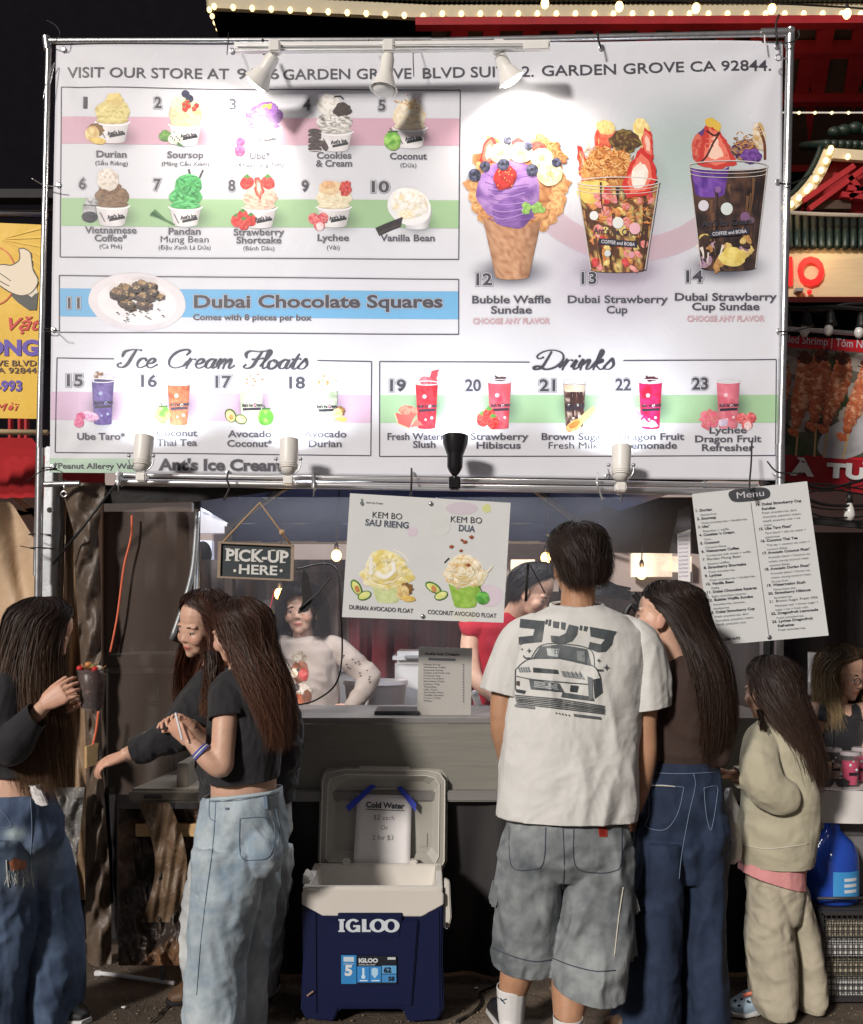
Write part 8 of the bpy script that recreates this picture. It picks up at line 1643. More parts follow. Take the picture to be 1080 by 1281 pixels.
def vendor_woman():
 Y = 4.98; t = thing('person', 'vendor woman in an oatmeal sweatshirt with a reindeer print, hand on hip', 'person', V(P(385, 0, Y).x, Y, 0))
 h = Head(P(377, 764, Y), 186, 4, 3, 1.04); hm = head_mesh(h, SKIN_L, P(380, 805, Y), .046); mb = MB(); mb.rings(dens(RG(Y, [(798, 368, 394, .06), (812, 358, 410, .08), (870, 355, 415, .09), (960, 355, 415, .09)])), 20)
 limb(mb, [(440, 885, Y - .06, 8), (433, 888, Y - .05, 7)]); hd = MB(); hand(hd, P(436, 886, Y - .06), (-.9, 0, -.2), (0, 1, 0), (50, 55, 60, 65), 1, .9)
 body_obj(t, mb, hm, SKIN_L, hd); face_bits(h, t, True, .6)
 g = MB(); g.rings(dens(RG(Y, [(797, 364, 398, .06), (803, 352, 412, .09), (814, 346, 422, .11), (850, 346, 424, .13), (890, 348, 424, .13), (940, 346, 428, .13)])), 28, True, 2.3)
 limb(g, [(416, 808, Y, 14), (434, 822, Y - .01, 15), (452, 838, Y - .02, 14), (462, 846, Y - .03, 14), (456, 862, Y - .05, 12), (446, 876, Y - .06, 10.5), (440, 884, Y - .06, 9.5)]); limb(g, [(356, 808, Y, 14), (340, 825, Y - .02, 15), (328, 850, Y - .05, 14), (330, 880, Y - .08, 11)])
 sw = garment('sweatshirt', g, 'cloth_oatmeal', t, .007, 2, [(P(381, 794, Y), (0, 0, 1), .08), (P(438, 887, Y - .06), (-.6, 0, -.8), .05)], [(.006, 2.5, 101, (1, 1, .8), True)])
 k = Pic(Skinmap(sw, Y - .12), .001, .00008); random.seed(4)
 k.blob(375, 840, 11, 14, [(120, 66, 40), (150, 90, 58)], .06, .3); k.blob(374, 822, 9, 7, [(130, 110, 90), (180, 170, 155)], .15, .4); k.blob(380, 844, 6, 8, [(185, 50, 50), (210, 80, 76)], .06, .4); k.blob(368, 842, 5, 6, [(225, 200, 170), (235, 220, 200)], .05, .3); k.blob(373, 838, 2, 2, [(30, 20, 18)] * 2, 0)
 k.blob(378, 866, 12, 11, [(214, 196, 176), (235, 225, 215)], .1, .3); k.blob(372, 876, 10, 8, [(196, 80, 50), (220, 130, 70)], .12, .4); k.blob(384, 872, 6, 9, [(120, 66, 42), (150, 92, 60)], .1, .3); k.blob(371, 860, 4, 5, [(60, 40, 34)] * 2, .05)
 k.build('reindeer_print', t)
 random.seed(5)
 for i in range(16): x = random.uniform(428, 464); y = 822 + (x - 428) * .7 + random.uniform(-9, 9); kk = Pic(Skinmap(sw, Y - .05), .001); kk.blob(x, y, 1.4, 1, [(70, 66, 66)] * 2, 0, .1, 0, 0, 2, 6); kk.build('sleeve_dot', t)
 hair(t, P(377, 762, Y), 186, [(.138, 0, -.005, .006, .006), (.133, 0, -.005, .05, .055), (.105, 0, -.008, .090, .100), (.05, 0, -.010, .112, .108), (.0, 0, -.014, .126, .106), (-.06, 0, -.012, .136, .105), (-.12, 0, -.008, .138, .11), (-.17, 0, -.0, .125, .11)],
         1900, [0, 0, 0, 40, 50, 50, 46, 46], ((.010, .008, .008), (.022, .014, .012)), (.03, .018, .014), .008, .0016, 17, jit=.16, frizz=.02)
vendor_woman()
def vendor_man():
 Y = 4.90; t = thing('person', 'vendor in a red tee bending forward, partly hidden by the float poster', 'person', V(P(615, 0, Y).x, Y, 0))
 h = Head(P(668, 740, Y - .12), 118, -32, 0, 1.0); hm = head_mesh(h, SKIN_L, P(640, 778, Y), .055, male=True); mb = MB(); mb.rings(dens(RG(Y, [(775, 615, 650, .07), (800, 595, 665, .10), (880, 600, 665, .11), (960, 600, 665, .11)])), 20)
 limb(mb, [(592, 790, Y - .03, 14), (588, 815, Y - .05, 12), (596, 850, Y - .1, 10), (622, 875, Y - .2, 8)]); hd = MB(); hand(hd, P(624, 876, Y - .2), (.8, -.3, -.1), (0, 0, -1), (30, 35, 40, 45), 1, 1.0)
 body_obj(t, mb, hm, SKIN_L, hd); face_bits(h, t)
 g = MB(); g.rings(dens(RG(Y, [(768, 612, 655, .08), (785, 592, 672, .12), (830, 596, 672, .14), (900, 592, 672, .14), (960, 592, 672, .14)])), 28, True, 2.3); limb(g, [(606, 784, Y - .01, 20), (592, 785, Y - .03, 18)]); limb(g, [(660, 790, Y, 18), (680, 815, Y - .04, 18)])
 garment('red_t_shirt', g, 'cloth_red', t, .0075, 2, [(P(590, 790, Y), (-.5, 0, -1), .085)], [(.008, 2, 111, (1, 1, .7), True)])
 hair(t, h.p(0, -.01, .01), 118, [(.128, 0, .02, .006, .006), (.120, 0, .015, .05, .06), (.09, 0, .0, .08, .10), (.045, 0, -.015, .090, .108), (.0, 0, -.03, .088, .095), (-.04, 0, -.045, .078, .075), (-.06, 0, -.05, .065, .06)], 1400, [0, 0, 8, 45, 75, 95, 105], ((.010, .008, .008), (.022, .014, .012)), (.03, .018, .014), .006, .0015, 19, jit=.2, frizz=.03)
 # tucked glove seen beside the stand
 MB().cap(P(594, 868, Y - .22), P(600, 886, Y - .2), .018, .016, 10).build('glove', MATS['bag_white'], t, smooth=True)
vendor_man()
def seated_woman():
 Y = 4.55; t = thing('person', 'seated woman with brown-blonde hair and black tank top behind the drinks table', 'person', V(P(1055, 0, Y).x, Y, 0))
 h = Head(P(1058, 842, Y), 150, -14, 0, .98); hm = head_mesh(h, SKIN_L, P(1046, 888, Y), .045); mb = MB(); mb.rings(dens(RG(Y, [(880, 1036, 1066, .06), (892, 1020, 1082, .09), (930, 1018, 1078, .10), (1010, 1018, 1078, .11), (1120, 1015, 1085, .14)])), 22)
 limb(mb, [(1024, 890, Y - .02, 14), (1018, 915, Y - .03, 13), (1018, 945, Y - .06, 11.5), (1030, 960, Y - .16, 10), (1048, 962, Y - .26, 8)]); limb(mb, [(1078, 892, Y - .02, 14), (1086, 920, Y - .04, 13), (1088, 945, Y - .12, 10)]); hd = MB(); hand(hd, P(1050, 962, Y - .26), (.9, -.3, 0), (0, 0, -1), (20, 25, 30, 35), 1, .9)
 body_obj(t, mb, hm, SKIN_L, hd); face_bits(h, t)
 g = MB(); g.rings(dens(RG(Y, [(886, 1026, 1044, .08), (900, 1020, 1078, .11), (930, 1016, 1080, .115), (1010, 1016, 1080, .12), (1120, 1014, 1086, .15)])), 26, True, 2.2); g.tube([P(1030, 884, Y - .05), P(1028, 900, Y - .1)], .02, 8); g.tube([P(1070, 884, Y - .05), P(1072, 900, Y - .1)], .02, 8)
 garment('tank_top', g, 'cloth_black', t, .0075, 2, (), [(.004, 2.5, 121, (1, 1, .8), True)])
 hair(t, P(1055, 842, Y), 150, [(.135, 0, -.005, .006, .006), (.128, 0, -.005, .045, .05), (.10, 0, -.01, .085, .095), (.05, 0, -.02, .102, .105), (.0, 0, -.024, .112, .104), (-.07, 0, -.02, .126, .10), (-.14, 0, -.01, .136, .095), (-.22, 0, .01, .135, .085), (-.27, 0, .02, .12, .07)],
         2200, [0, 20, 36, 52, 54, 48, 46, 48, 50], ((.04, .022, .014), (.09, .05, .026)), (.46, .32, .15), .016, .0015, 21, jit=.22, frizz=.03)
 gl = MB()
 for s in (-1, 1): gl.tube([h.p(s * .031 + .02 * math.cos(a), .094, -.012 + .017 * math.sin(a)) for a in np.linspace(0, 2 * PI, 14)], .0016, 6)
 gl.tube([h.p(-.011, .096, -.01), h.p(.011, .096, -.01)], .0016, 6); gl.build('glasses', MATS['wire_black'], t, smooth=True)
seated_woman()
def bystander():
 Y = 8.2; t = thing('person', 'distant dark figure with short hair behind the stall, left of the pick-up sign', 'person', V(P(254, 0, Y).x, Y, 0)); h = Head(P(254, 694, Y), 20, 0, 0, .98); mb = MB()
 mb.ell(h.p(0, 0, 0), (.075, .09, .115)); mb.cap(P(254, 702, Y), P(254, 715, Y), .05, .06); mb.rings(dens(RG(Y, [(710, 244, 264, .08), (718, 233, 275, .11), (760, 232, 276, .12), (820, 236, 272, .12), (860, 236, 272, .12)])), 18)
 limb(mb, [(246, 850, Y, 10), (245, 920, Y, 8), (245, 995, Y, 6)]); limb(mb, [(263, 850, Y, 10), (264, 920, Y, 8), (264, 995, Y, 6)]); limb(mb, [(236, 725, Y, 7), (232, 770, Y, 6), (236, 810, Y, 5)]); limb(mb, [(272, 725, Y, 7), (277, 770, Y, 6), (273, 810, Y, 5)])
 me = remesh(mb.mesh(), .014, 2); link('body', me, MATS['cloth_grey'], t, smooth=True)
M('cloth_grey', (.05, .05, .055), .85, var=.1)
bystander()
# ------------------------------------------------------------------ the cooler
M('cooler_navy', (.006, .010, .045), .38, var=.06, bump=.05, bs=200, spec=.4); M('cooler_grey', (.34, .33, .29), .5, var=.05, vs=3); M('cooler_white', (.60, .57, .52), .45, var=.05, vs=3)
M('tape_blue', (.02, .045, .45), .6, var=.08); M('sticker_blue', (.03, .22, .52), .4, var=.05); M('sticker_dark', (.012, .014, .022), .4, var=.05); M('logo_white', (.62, .66, .70), .4, var=0)
def cooler():
 Y = 3.62; t = thing('cooler', 'navy blue and white cooler with open lid and a cold water sign', 'cooler', P(466, 1278, Y)); t.location.z = 0
 q = lambda x, y, d=0.0: P(x, y, Y) + V(0, d, 0); dp = .36
 # body: front outline extruded back, with recessed centre panel
 body = [(377, 1128), (379, 1200), (376, 1262), (382, 1275), (418, 1278), (424, 1263), (504, 1263), (511, 1279), (548, 1276), (556, 1264), (554, 1200), (555, 1128)]
 MB().prism([q(x, y) for x, y in body], V(0, dp, 0)).build('body', MATS['cooler_navy'], t, bevel=.006, segs=3)
 MB().prism([q(406, 1150, -.012), (q(414, 1258, -.010)), q(516, 1258, -.010), (q(524, 1150, -.012))], V(0, .02, 0)).build('front_panel', MATS['cooler_navy'], t, bevel=.005)
 for x0, x1 in ((381, 398), (533, 552)): MB().prism([q(x0, 1138, -.006), q(x0 + 2, 1268, -.006), q(x1, 1268, -.006), q(x1 - 1, 1138, -.006)], V(0, .015, 0)).build('side_rib', MATS['cooler_navy'], t, bevel=.005)
 MB().prism([q(423, 1141, -.016), q(425, 1171, -.016), q(500, 1171, -.016), q(504, 1141, -.016)], V(0, .012, 0)).build('logo_plate', MATS['cooler_navy'], t, bevel=.003)
 # white collar: open box with angled lower edge
 outer = [(378, 1116), (378, 1131), (404, 1145), (528, 1146), (555, 1131), (555, 1117), (548, 1113), (386, 1112)]
 MB().prism([q(x, y, -.008) for x, y in outer], V(0, .018, 0)).build('collar', MATS['cooler_white'], t, bevel=.003)
 zt = q(0, 1113).z; xl, xr = q(379, 0).x, q(554, 0).x; yb = Y + dp
 rim = MB(); w = .024
 rim.box(((xl + xr) / 2, Y + w / 2, zt), (xr - xl, w, .02)); rim.box(((xl + xr) / 2, yb - w / 2, zt), (xr - xl, w, .02)); rim.box((xl + w / 2, (Y + yb) / 2, zt - .0004), (w, dp - 2 * w, .0192)); rim.box((xr - w / 2, (Y + yb) / 2, zt - .0004), (w, dp - 2 * w, .0192)); rim.build('rim', MATS['cooler_white'], t, bevel=.003)
 li = MB(); a, b = xl + w + .001, xr - w - .001; c, d = Y + w + .001, yb - w - .001; z0, z1 = zt - .10, zt + .004; m = .02
 li.poly([(a, c, z1), (a, d, z1), (a + m, d - m, z0), (a + m, c + m, z0)]); li.poly([(b, c, z1), (b, d, z1), (b - m, d - m, z0), (b - m, c + m, z0)]); li.poly([(a, c, z1), (b, c, z1), (b - m, c + m, z0), (a + m, c + m, z0)]); li.poly([(a, d, z1), (b, d, z1), (b - m, d - m, z0), (a + m, d - m, z0)]); li.poly([(a + m, c + m, z0), (b - m, c + m, z0), (b - m, d - m, z0), (a + m, d - m, z0)])
 # cut the solid body top: inner liner sits in a hollow; side skins of the collar
 li.build('liner', MATS['cooler_white'], t, fix=False);
 for x in (xl, xr): MB().box((x + (.004 if x == xl else -.004), (Y + yb) / 2 + .01, zt - .035), (.008, dp - .02, .06)).build('collar_side', MATS['cooler_white'], t, bevel=.002)
 # lid standing open: tray shape facing the camera, leaning back
 YL = yb + .02; L = lambda x, y, d=0.0: P(x, y, YL - .0) + V(0, d + (1094 - y) * .00040, 0)
 so = YL / Y
 out = [(404, 966), (430, 961), (536, 963), (552, 966), (561, 977), (560, 1080), (553, 1094), (520, 1094), (520, 1086), (432, 1086), (432, 1092), (402, 1090), (396, 1082), (398, 978)]
 MB().prism([L(x, y, .03) for x, y in out], V(0, .045, 0)).build('lid', MATS['cooler_grey'], t, bevel=.008, segs=3)
 def ringstrip(a, b, da, db, name, mat):
  mb = MB(); n = len(a)
  for i in range(n): j = (i + 1) % n; mb.poly([L(*a[i], da), L(*a[j], da), L(*b[j], db), L(*b[i], db)])
  return mb.build(name, MATS[mat], t)
 o1 = [(405, 970), (430, 965), (536, 967), (550, 970), (557, 979), (556, 1078), (550, 1090), (404, 1087), (400, 1080), (402, 980)]; o2 = [(412, 976), (432, 971), (534, 973), (545, 976), (550, 984), (549, 1072), (544, 1082), (411, 1079), (407, 1073), (409, 985)]; o3 = [(424, 984), (436, 980), (528, 981), (537, 985), (541, 992), (540, 1062), (534, 1070), (420, 1067), (417, 1062), (419, 992)]
 ringstrip(o1, o2, .006, .002, 'lid_lip', 'cooler_grey'); ringstrip(o1, o1, .006, .034, 'lid_side', 'cooler_grey'); ringstrip(o2, o3, .002, .026, 'lid_slope', 'cooler_grey')
 MB().poly([L(x, y, .027) for x, y in o3]).build('lid_floor', MATS['cooler_grey'], t)
 for x0, y0, x1, y1 in ((424, 994, 436, 1040), (524, 1045, 535, 1062), (438, 988, 520, 992)): MB().prism([L(x0, y0, .022), L(x1, y0, .022), L(x1, y1, .022), L(x0, y1, .022)], V(0, .008, 0)).build('lid_recess', MATS['cooler_grey'], t, bevel=.002)
 ed = MB(); ed.tube([L(x, y, .004) for x, y in o1 + [o1[0]]], .003, 6); ed.build('lid_bead', MATS['cooler_white'], t, smooth=True)
 ed = MB(); ed.tube([L(x, y, .001) for x, y in o2 + [o2[0]]], .0028, 6); ed.build('lid_bead', MATS['cooler_white'], t, smooth=True)
 MB().prism([L(448, 962, .02), L(512, 963, .02), L(512, 968, .02), L(448, 967, .02)], V(0, .02, 0)).build('lid_grip', MATS['cooler_white'], t, bevel=.002)
 for x in (434, 518): MB().box((L(x, 1092).x, yb, zt + .01), (.03, .04, .03)).build('hinge', MATS['cooler_white'], t, bevel=.004)
 # side latches / handles
 MB().prism([q(377, 1098, .05), q(386, 1104, .05), q(384, 1116, .05), q(376, 1112, .05)], V(0, .10, 0)).build('left_latch', MATS['cooler_white'], t, bevel=.005)
 MB().prism([q(556, 1101, .02), q(563, 1105, .02), q(565, 1150, .02), q(562, 1164, .02), (q(556, 1165, .02)), q(553, 1158, .02), q(556, 1130, .02)], V(0, .03, 0)).build('tow_handle', MATS['cooler_white'], t, bevel=.004); MB().box(q(559, 1159, .015), (.008, .012, .018)).build('handle_slot', MATS['sticker_dark'], t, bevel=.001)
 pl = Plane(Y - .018, 0, 0)
 # wordmark in heavy wide letters, drawn as shapes
 k = Pic(pl, .0004, .00004); wc = (198, 206, 214); nv = (16, 22, 60)
 k.rect(425, 1150, 430, 1166, wc); k.rect(423.5, 1150, 431.5, 1152, wc); k.rect(423.5, 1164, 431.5, 1166, wc)
 def ring(cx, cy, rx, ry, ix, iy, a0=0, a1=360):
  n = 28; pts = []; f = []
  for i in range(n + 1):
   a = R(a0 + (a1 - a0) * i / n); pts += [(cx + rx * math.cos(a), cy + ry * math.sin(a)), (cx + ix * math.cos(a), cy + iy * math.sin(a))]
   if i: f.append((2 * i - 2, 2 * i - 1, 2 * i + 1, 2 * i))
  k._add(pts, [lin(wc)] * len(pts), f)
 ring(442, 1158, 9.5, 8.4, 4.2, 5.8, 40, 318); k.rect(442, 1157.5, 450.5, 1160, wc); k.rect(446, 1158, 450.8, 1166, wc)
 k.rect(453, 1150, 458.5, 1166, wc); k.rect(453, 1163.2, 464, 1166, wc); ring(473, 1158, 10.5, 8.4, 4.6, 5.8); ring(489.5, 1158.2, 10.5, 8.4, 4.6, 5.8); k.build('wordmark', t)
 # product sticker
 MB().prism([pl.at(427, 1195, .0008), pl.at(446, 1195, .0008), pl.at(446, 1231, .0008), pl.at(427, 1231, .0008)], V(0, .0006, 0)).build('sticker', MATS['sticker_blue'], t); MB().prism([pl.at(447, 1196, .0008), pl.at(496, 1196, .0008), pl.at(496, 1231, .0008), pl.at(447, 1231, .0008)], V(0, .0006, 0)).build('sticker', MATS['sticker_dark'], t)
 k = Pic(pl, .0016, .00005)
 for x0, y0, x1, y1, c in ((447, 1209, 477, 1229, (52, 132, 200)), (478, 1208, 496, 1218, (92, 160, 210)), (478, 1219, 496, 1229, (66, 136, 196)), (430, 1197, 443, 1203, (190, 205, 215)), (462, 1209.5, 462.6, 1228, (20, 40, 80)), (485, 1197.5, 495, 1200.5, (190, 196, 200))): k.rect(x0, y0, x1, y1, c)
 k.rect(453.4, 1211, 456, 1221, (196, 220, 235)); k.blob(454.7, 1222, 2.6, 2.6, [(196, 220, 235)] * 2, 0, .1, 0, 0, 3, 12); k.poly([(465, 1212), (469, 1210.5), (473, 1212), (473, 1219), (469, 1224), (465, 1219)], (170, 205, 230)); k.rect(450, 1226, 460, 1227.4, (200, 225, 240)); k.rect(465, 1226, 475, 1227.4, (200, 225, 240)); k.build('sticker_print', t)
 T(pl, t, '5', 431.5, 1220, 441, 1220, 13, MATS['logo_white'], .002, bold=.05); T(pl, t, 'IGLOO', 449, 1204, 473, 1204, 5.2, MATS['logo_white'], .002, bold=.05); T(pl, t, '62', 480, 1216.5, 490, 1216.5, 6.5, MATS['sticker_dark'], .002, bold=.06); T(pl, t, '58', 486, 1227, 494, 1227, 5.4, MATS['sticker_dark'], .002, bold=.06); T(pl, t, 'LIMITED 5 YEAR', 430, 1206.5, 443, 1206.5, 1.8, MATS['logo_white'], .002, bold=.02); T(pl, t, 'COOL ALL DAY', 449, 1207.6, 470, 1207.6, 1.8, MATS['logo_white'], .002, bold=.02)
 k = Pic(pl, .0004); k.line([(386 - 2, 1246), (392, 1240)], 2, (150, 120, 105)); k.build('scratch', t)
 # paper sign taped inside the lid
 s = thing('cold_water_sign', 'white paper reading Cold Water taped inside the open cooler lid', 'sign', L(482, 1088, -.01))
 class LP:
  wave = None
  def at(self, x, y, off=0.0): return L(x, y, -.004 - off + .02 * max(0, (1040 - y) / 60) * (y < 1040) - .012 * max(0, (y - 1040) / 50))
 lp = LP(); mb = MB(); mb.sheet(lambda u, v: lp.at((446 + 69 * u) * (1 - v) + (442 + 71 * u) * v, 996 + 94 * v + (2 * u)), 10, 14); o = mb.build('paper', MATS['paper'], s, fix=False, smooth=True); m = o.modifiers.new('t', 'SOLIDIFY'); m.thickness = .0006; m.offset = 1
 T(lp, s, 'Cold Water', 457, 1012, 506, 1014, 7, MATS['ink'], .002, bold=.04);
 k = Pic(lp, .002); k.line([(457, 1014.5), (506, 1016.3)], .9, (30, 30, 36)); k.build('underline', s)
 for st, x0, x1, y in (('$2 each', 467, 493, 1027), ('Or', 476, 485, 1039), ('2 for $3', 466, 492, 1051)): T(lp, s, st, x0, y, x1, y + .6, 6, MATS['ink_soft'], .002, bold=-.012)
 for a, b in (((434, 1014), (468, 986)), ((498, 989), (520, 1013))): MB().beam(L(*a, -.010), L(*b, -.010), .001, .028, (1, 0, 1) if a[0] < 470 else (-1, 0, 1)).build('blue_tape', MATS['tape_blue'], s) if False else None
 for P4 in (((432, 1010), (463, 984), (470, 986), (436, 1017)), ((496, 988), (502, 986), (521, 1007), (520, 1017))):
  MB().prism([L(x, y, -.012 + .02 * (y < 1000)) for x, y in P4], V(0, .001, 0)).build('blue_tape', MATS['tape_blue'], s)
cooler()
# hollow out the cooler body so that the liner is visible
def hollow():
 for o in bpy.data.objects:
  if o.name.startswith('body') and o.parent and o.parent.name == 'cooler':
   me = o.data; bm = bmesh.new(); bm.from_mesh(me); top = [f for f in bm.faces if f.normal.z > .95 and f.calc_center_median().z > .3]; bmesh.ops.delete(bm, geom=top, context='FACES'); bm.to_mesh(me); bm.free()
hollow()
# ------------------------------------------------------------------ left folding table and draped plastic
def left_table():
 t = thing('folding_table', 'grey plastic folding table at the left of the counter', 'table', P(220, 1215, 4.1)); z = .795
 x0, x1 = P(160, 0, 3.95).x, P(345, 0, 3.95).x
 MB().prism([(x0, 3.95, z), (x1, 3.95, z), (x1, 4.5, z), (x0 + .05, 4.5, z)], V(0, 0, -.055)).build('table_top', MATS['table_grey'], t, bevel=.012, segs=3)
 MB().box((x0 + .10, 3.944, z - .03), (.07, .006, .014)).build('moulded_badge', MATS['dark_plastic'], t, bevel=.001)
 for x in (x0 + .12, x0 + .42): MB().tube([(x, 4.0, z - .05), (x, 4.02, .01)], .014, 8).build('leg', MATS['galv_dull'], t, smooth=True)
 MB().beam((x0 + .02, 4.0, z - .17), (x1, 4.0, z - .17), .03, .05).build('wood_rail', MATS['wood_strip'], t)
 b = thing('grey_box', 'small grey box on the left folding table', 'box', P(232, 984, 4.1)); MB().bbox(P(221, 955, 4.0), P(250, 984, 4.2)).build('box', MATS['table_grey'], b, bevel=.003)
 w = thing('wood_block', 'short pale wood strip on the left behind the mesh wall', 'wood block', P(116, 955, 4.15)); MB().bbox(P(109, 934, 4.12), P(124, 954, 4.3)).build('block', MATS['wood_strip'], w, bevel=.002)
 d = thing('crumpled_drape', 'crumpled brown and black plastic sheeting bunched under the left table', 'sheeting', P(200, 1210, 4.0))
 def fn(u, v):
  x = 148 + 200 * u; y = 1012 + 196 * v; n1 = noise.noise(Vector((x * .028, y * .012, 2))); n2 = noise.ridged_multi_fractal(Vector((x * .03, y * .02, 7)), 1, 2, 3, 1, 2)
  return P(x, y, 4.02 + .07 * n1 - .05 * n2 * (.5 + v) - .06 * v * v)
 MB().sheet(fn, 110, 100).build('sheeting', MATS['drape_mix'], d, fix=False, smooth=True)
 def fn(u, v):
  x = 172 + 40 * u + 22 * math.sin(v * 3); y = 1004 + 150 * v; return P(x, y, 3.93 + .03 * noise.noise(Vector((x * .05, y * .03, 5))) + .004 * math.sin(x * .5 + y * .08))
 MB().sheet(fn, 30, 60).build('loose_fold', MATS['drape_brown'], d, fix=False, smooth=True)
 p = thing('white_stick', 'white plastic strip lying on the ground below the left table', 'strip', P(180, 1228, 4.0)); a = P(124, 1219, 1);
 g = lambda x, y: V(P(x, 0, EYE * F / (y - HY)).x, EYE * F / (y - HY), .012)
 MB().tube([g(122, 1221), g(150, 1224), g(185, 1229), g(218, 1234)], .009, 8).build('strip', MATS['white_plastic'], p, smooth=True); MB().box(g(123, 1221), (.03, .02, .02)).build('end_cap', MATS['white_plastic'], p, bevel=.003)
 # dark stone at the ground between counter and left girl
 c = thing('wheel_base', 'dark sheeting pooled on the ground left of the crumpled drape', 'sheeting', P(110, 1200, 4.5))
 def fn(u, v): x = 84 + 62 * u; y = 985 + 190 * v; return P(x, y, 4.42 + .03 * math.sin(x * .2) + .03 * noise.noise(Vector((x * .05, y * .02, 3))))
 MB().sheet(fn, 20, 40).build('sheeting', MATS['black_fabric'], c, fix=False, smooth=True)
 f = thing('grey_sheet', 'wrinkled grey plastic sheet hanging behind the girl at far left', 'sheeting', P(90, 1100, 4.2))
 def fn(u, v): x = 62 + (44 - 16 * v) * u; y = 985 + 150 * v; return P(x, y, 4.15 + .02 * noise.noise(Vector((x * .09, y * .05, 3))) * 2)
 MB().sheet(fn, 20, 50).build('sheeting', MATS['sheet_grey'], f, fix=False, smooth=True)
M('table_grey', (.27, .24, .20), .5, var=.06, bump=.1, bs=150); M('drape_mix', (.030, .020, .016), .45, var=.3, vs=4, col2=(.16, .085, .045), thr=(.50, .64), bump2=.9, bs2=9, bump=.2, bs=40); M('sheet_grey', (.16, .155, .15), .4, var=.2, bump2=1, bs2=16)
left_table()
# ------------------------------------------------------------------ right: drinks table, jug, crate
M('table_cloth', (.60, .58, .56), .7, var=.06, bump2=.5, bs2=5); M('jug_blue', (.02, .07, .42), .12, var=.05, alpha=.92, spec=.7); M('jug_label', (.05, .28, .62), .4, var=.1); M('pink_drink', (.75, .04, .16), .25, var=.1, vs=20); M('clear_drink', (.55, .42, .34), .2, var=.2, vs=20)
def right_side():
 t = thing('drinks_table', 'table with white cloth and pink drinks at the right edge', 'table', P(1060, 1150, 4.1)); z = P(0, 985, 4.0).z
 x0, x1 = P(1018, 0, 4.0).x, P(1230, 0, 4.0).x
 MB().box(((x0 + x1) / 2, 4.22, z - .015), (x1 - x0, .62, .03)).build('table_top', MATS['table_cloth'], t, bevel=.006)
 def fn(u, v): x = x0 - .012 + (x1 - x0) * u; return (x, 3.90 - .01 * math.sin(x * 20) * v - .03 * v, z + .002 - .12 * v)
 MB().sheet(lambda u, v: (x0 - .012 + (x1 - x0) * u, 3.90 + .64 * v, z + .003 + .003 * math.sin(u * 30 + v * 9)), 20, 12).build('cloth_top', MATS['table_cloth'], t, fix=False, smooth=True); MB().sheet(fn, 50, 8).build('cloth_drop', MATS['table_cloth'], t, fix=False, smooth=True)
 for x in (x0 + .03, x1 - .05):
  for y in (3.97, 4.48): MB().tube([(x, y, z - .03), (x, y, .0)], .014, 8).build('leg', MATS['galv_dull'], t, smooth=True)
 MB().bbox((x0 + .18, 3.893, z - .03), (x1, 3.90, z - .006)).build('dark_edge', MATS['dark_plastic'], t)
 b = thing('grey_bin', 'grey plastic bin under the drinks table', 'bin', P(1075, 1150, 4.0)); MB().prism([P(1046, 1012, 4.0), P(1200, 1012, 4.0), P(1200, 1150, 4.0), P(1050, 1150, 4.0)], V(0, .4, 0)).build('bin', MATS['bin_grey'], b, bevel=.01); MB().bbox(P(1044, 1008, 3.985), P(1205, 1020, 4.41)).build('bin_rim', MATS['bin_grey'], b, bevel=.006)
 def cup(px, py, Y, h, drink, label, fill=.8, straw=None, lid=True):
  c = thing('drink_cup', label, 'cup', P(px, py, Y), 'drinks on the right table'); b = P(px, py, Y); b.z = z + .006; c.location = b; r = .036
  MB().lathe([(r * .72, 0), (r * .75, .004), (r, h), (r * 1.06, h + .003), (r * .97, h), (r * .72, .006), (.001, .005)], b, 22).build('cup', MATS['clear_cup'], c, smooth=True, angle=40); MB().lathe([(.001, .006), (r * .70, .007), (r * (.7 + .25 * fill), h * fill), (.001, h * fill)], b, 20).build('drink', MATS[drink], c, smooth=True, angle=40)
  if lid: MB().lathe([(r * 1.08, h - .002), (r * 1.08, h + .006), (r * .9, h + .012), (.001, h + .012)], b, 22).build('lid', MATS['clear_lid'], c, smooth=True, angle=40)
  if straw: MB().tube([b + V(.0, 0, .02), b + V(.004, 0, h + .085)], .0045, 8).build('straw', MATS[straw], c, smooth=True)
  k = b + V(0, -r * .93, h * .45)
  for dx, dz, rr in ((-.012, .03, .006), (.012, .012, .005), (.0, .045, .004)): MB().ell(k + V(dx, .001, dz), (rr, .002, rr), None, 10, 6).build('cup_dot', MATS['logo_white'], c, smooth=True)
  MB().box(k + V(0, .0, -.004), (.036, .004, .010)).build('cup_band', MATS['sticker_dark'], c)
 cup(1042, 962, 4.12, .125, 'clear_drink', 'clear cup with a black straw and pale melted drink, left of the pink ones', .35, 'wire_black'); cup(1064, 985, 4.0, .125, 'pink_drink', 'front pink drink in a clear cup, nearer of the two'); cup(1078, 980, 4.10, .13, 'pink_drink', 'pink drink at the very right edge behind the front pink one')
 g = thing('sunglasses', 'dark sunglasses lying on the white tablecloth beside the pink cup', 'sunglasses', P(1040, 985, 3.98)); q = P(1042, 983, 3.98); q.z = z + .012; mb = MB()
 for s in (-1, 1): MB().prism([q + V(s * .030 + math.cos(a) * .026, -.02, .012 + math.sin(a) * .018) for a in np.linspace(0, 2 * PI, 13)[:-1]], V(0, .003, 0)).build('lens', MATS['dark_plastic'], g)
 for s in (-1, 1): MB().tube([q + V(s * .056, -.02, .02), q + V(s * .05, .06, .014), q + V(s * .03, .12, .004)], .003, 6).build('temple_arm', MATS['dark_plastic'], g, smooth=True)
 MB().tube([q + V(-.01, -.02, .02), q + V(.01, -.02, .02)], .003, 6).build('bridge', MATS['dark_plastic'], g)
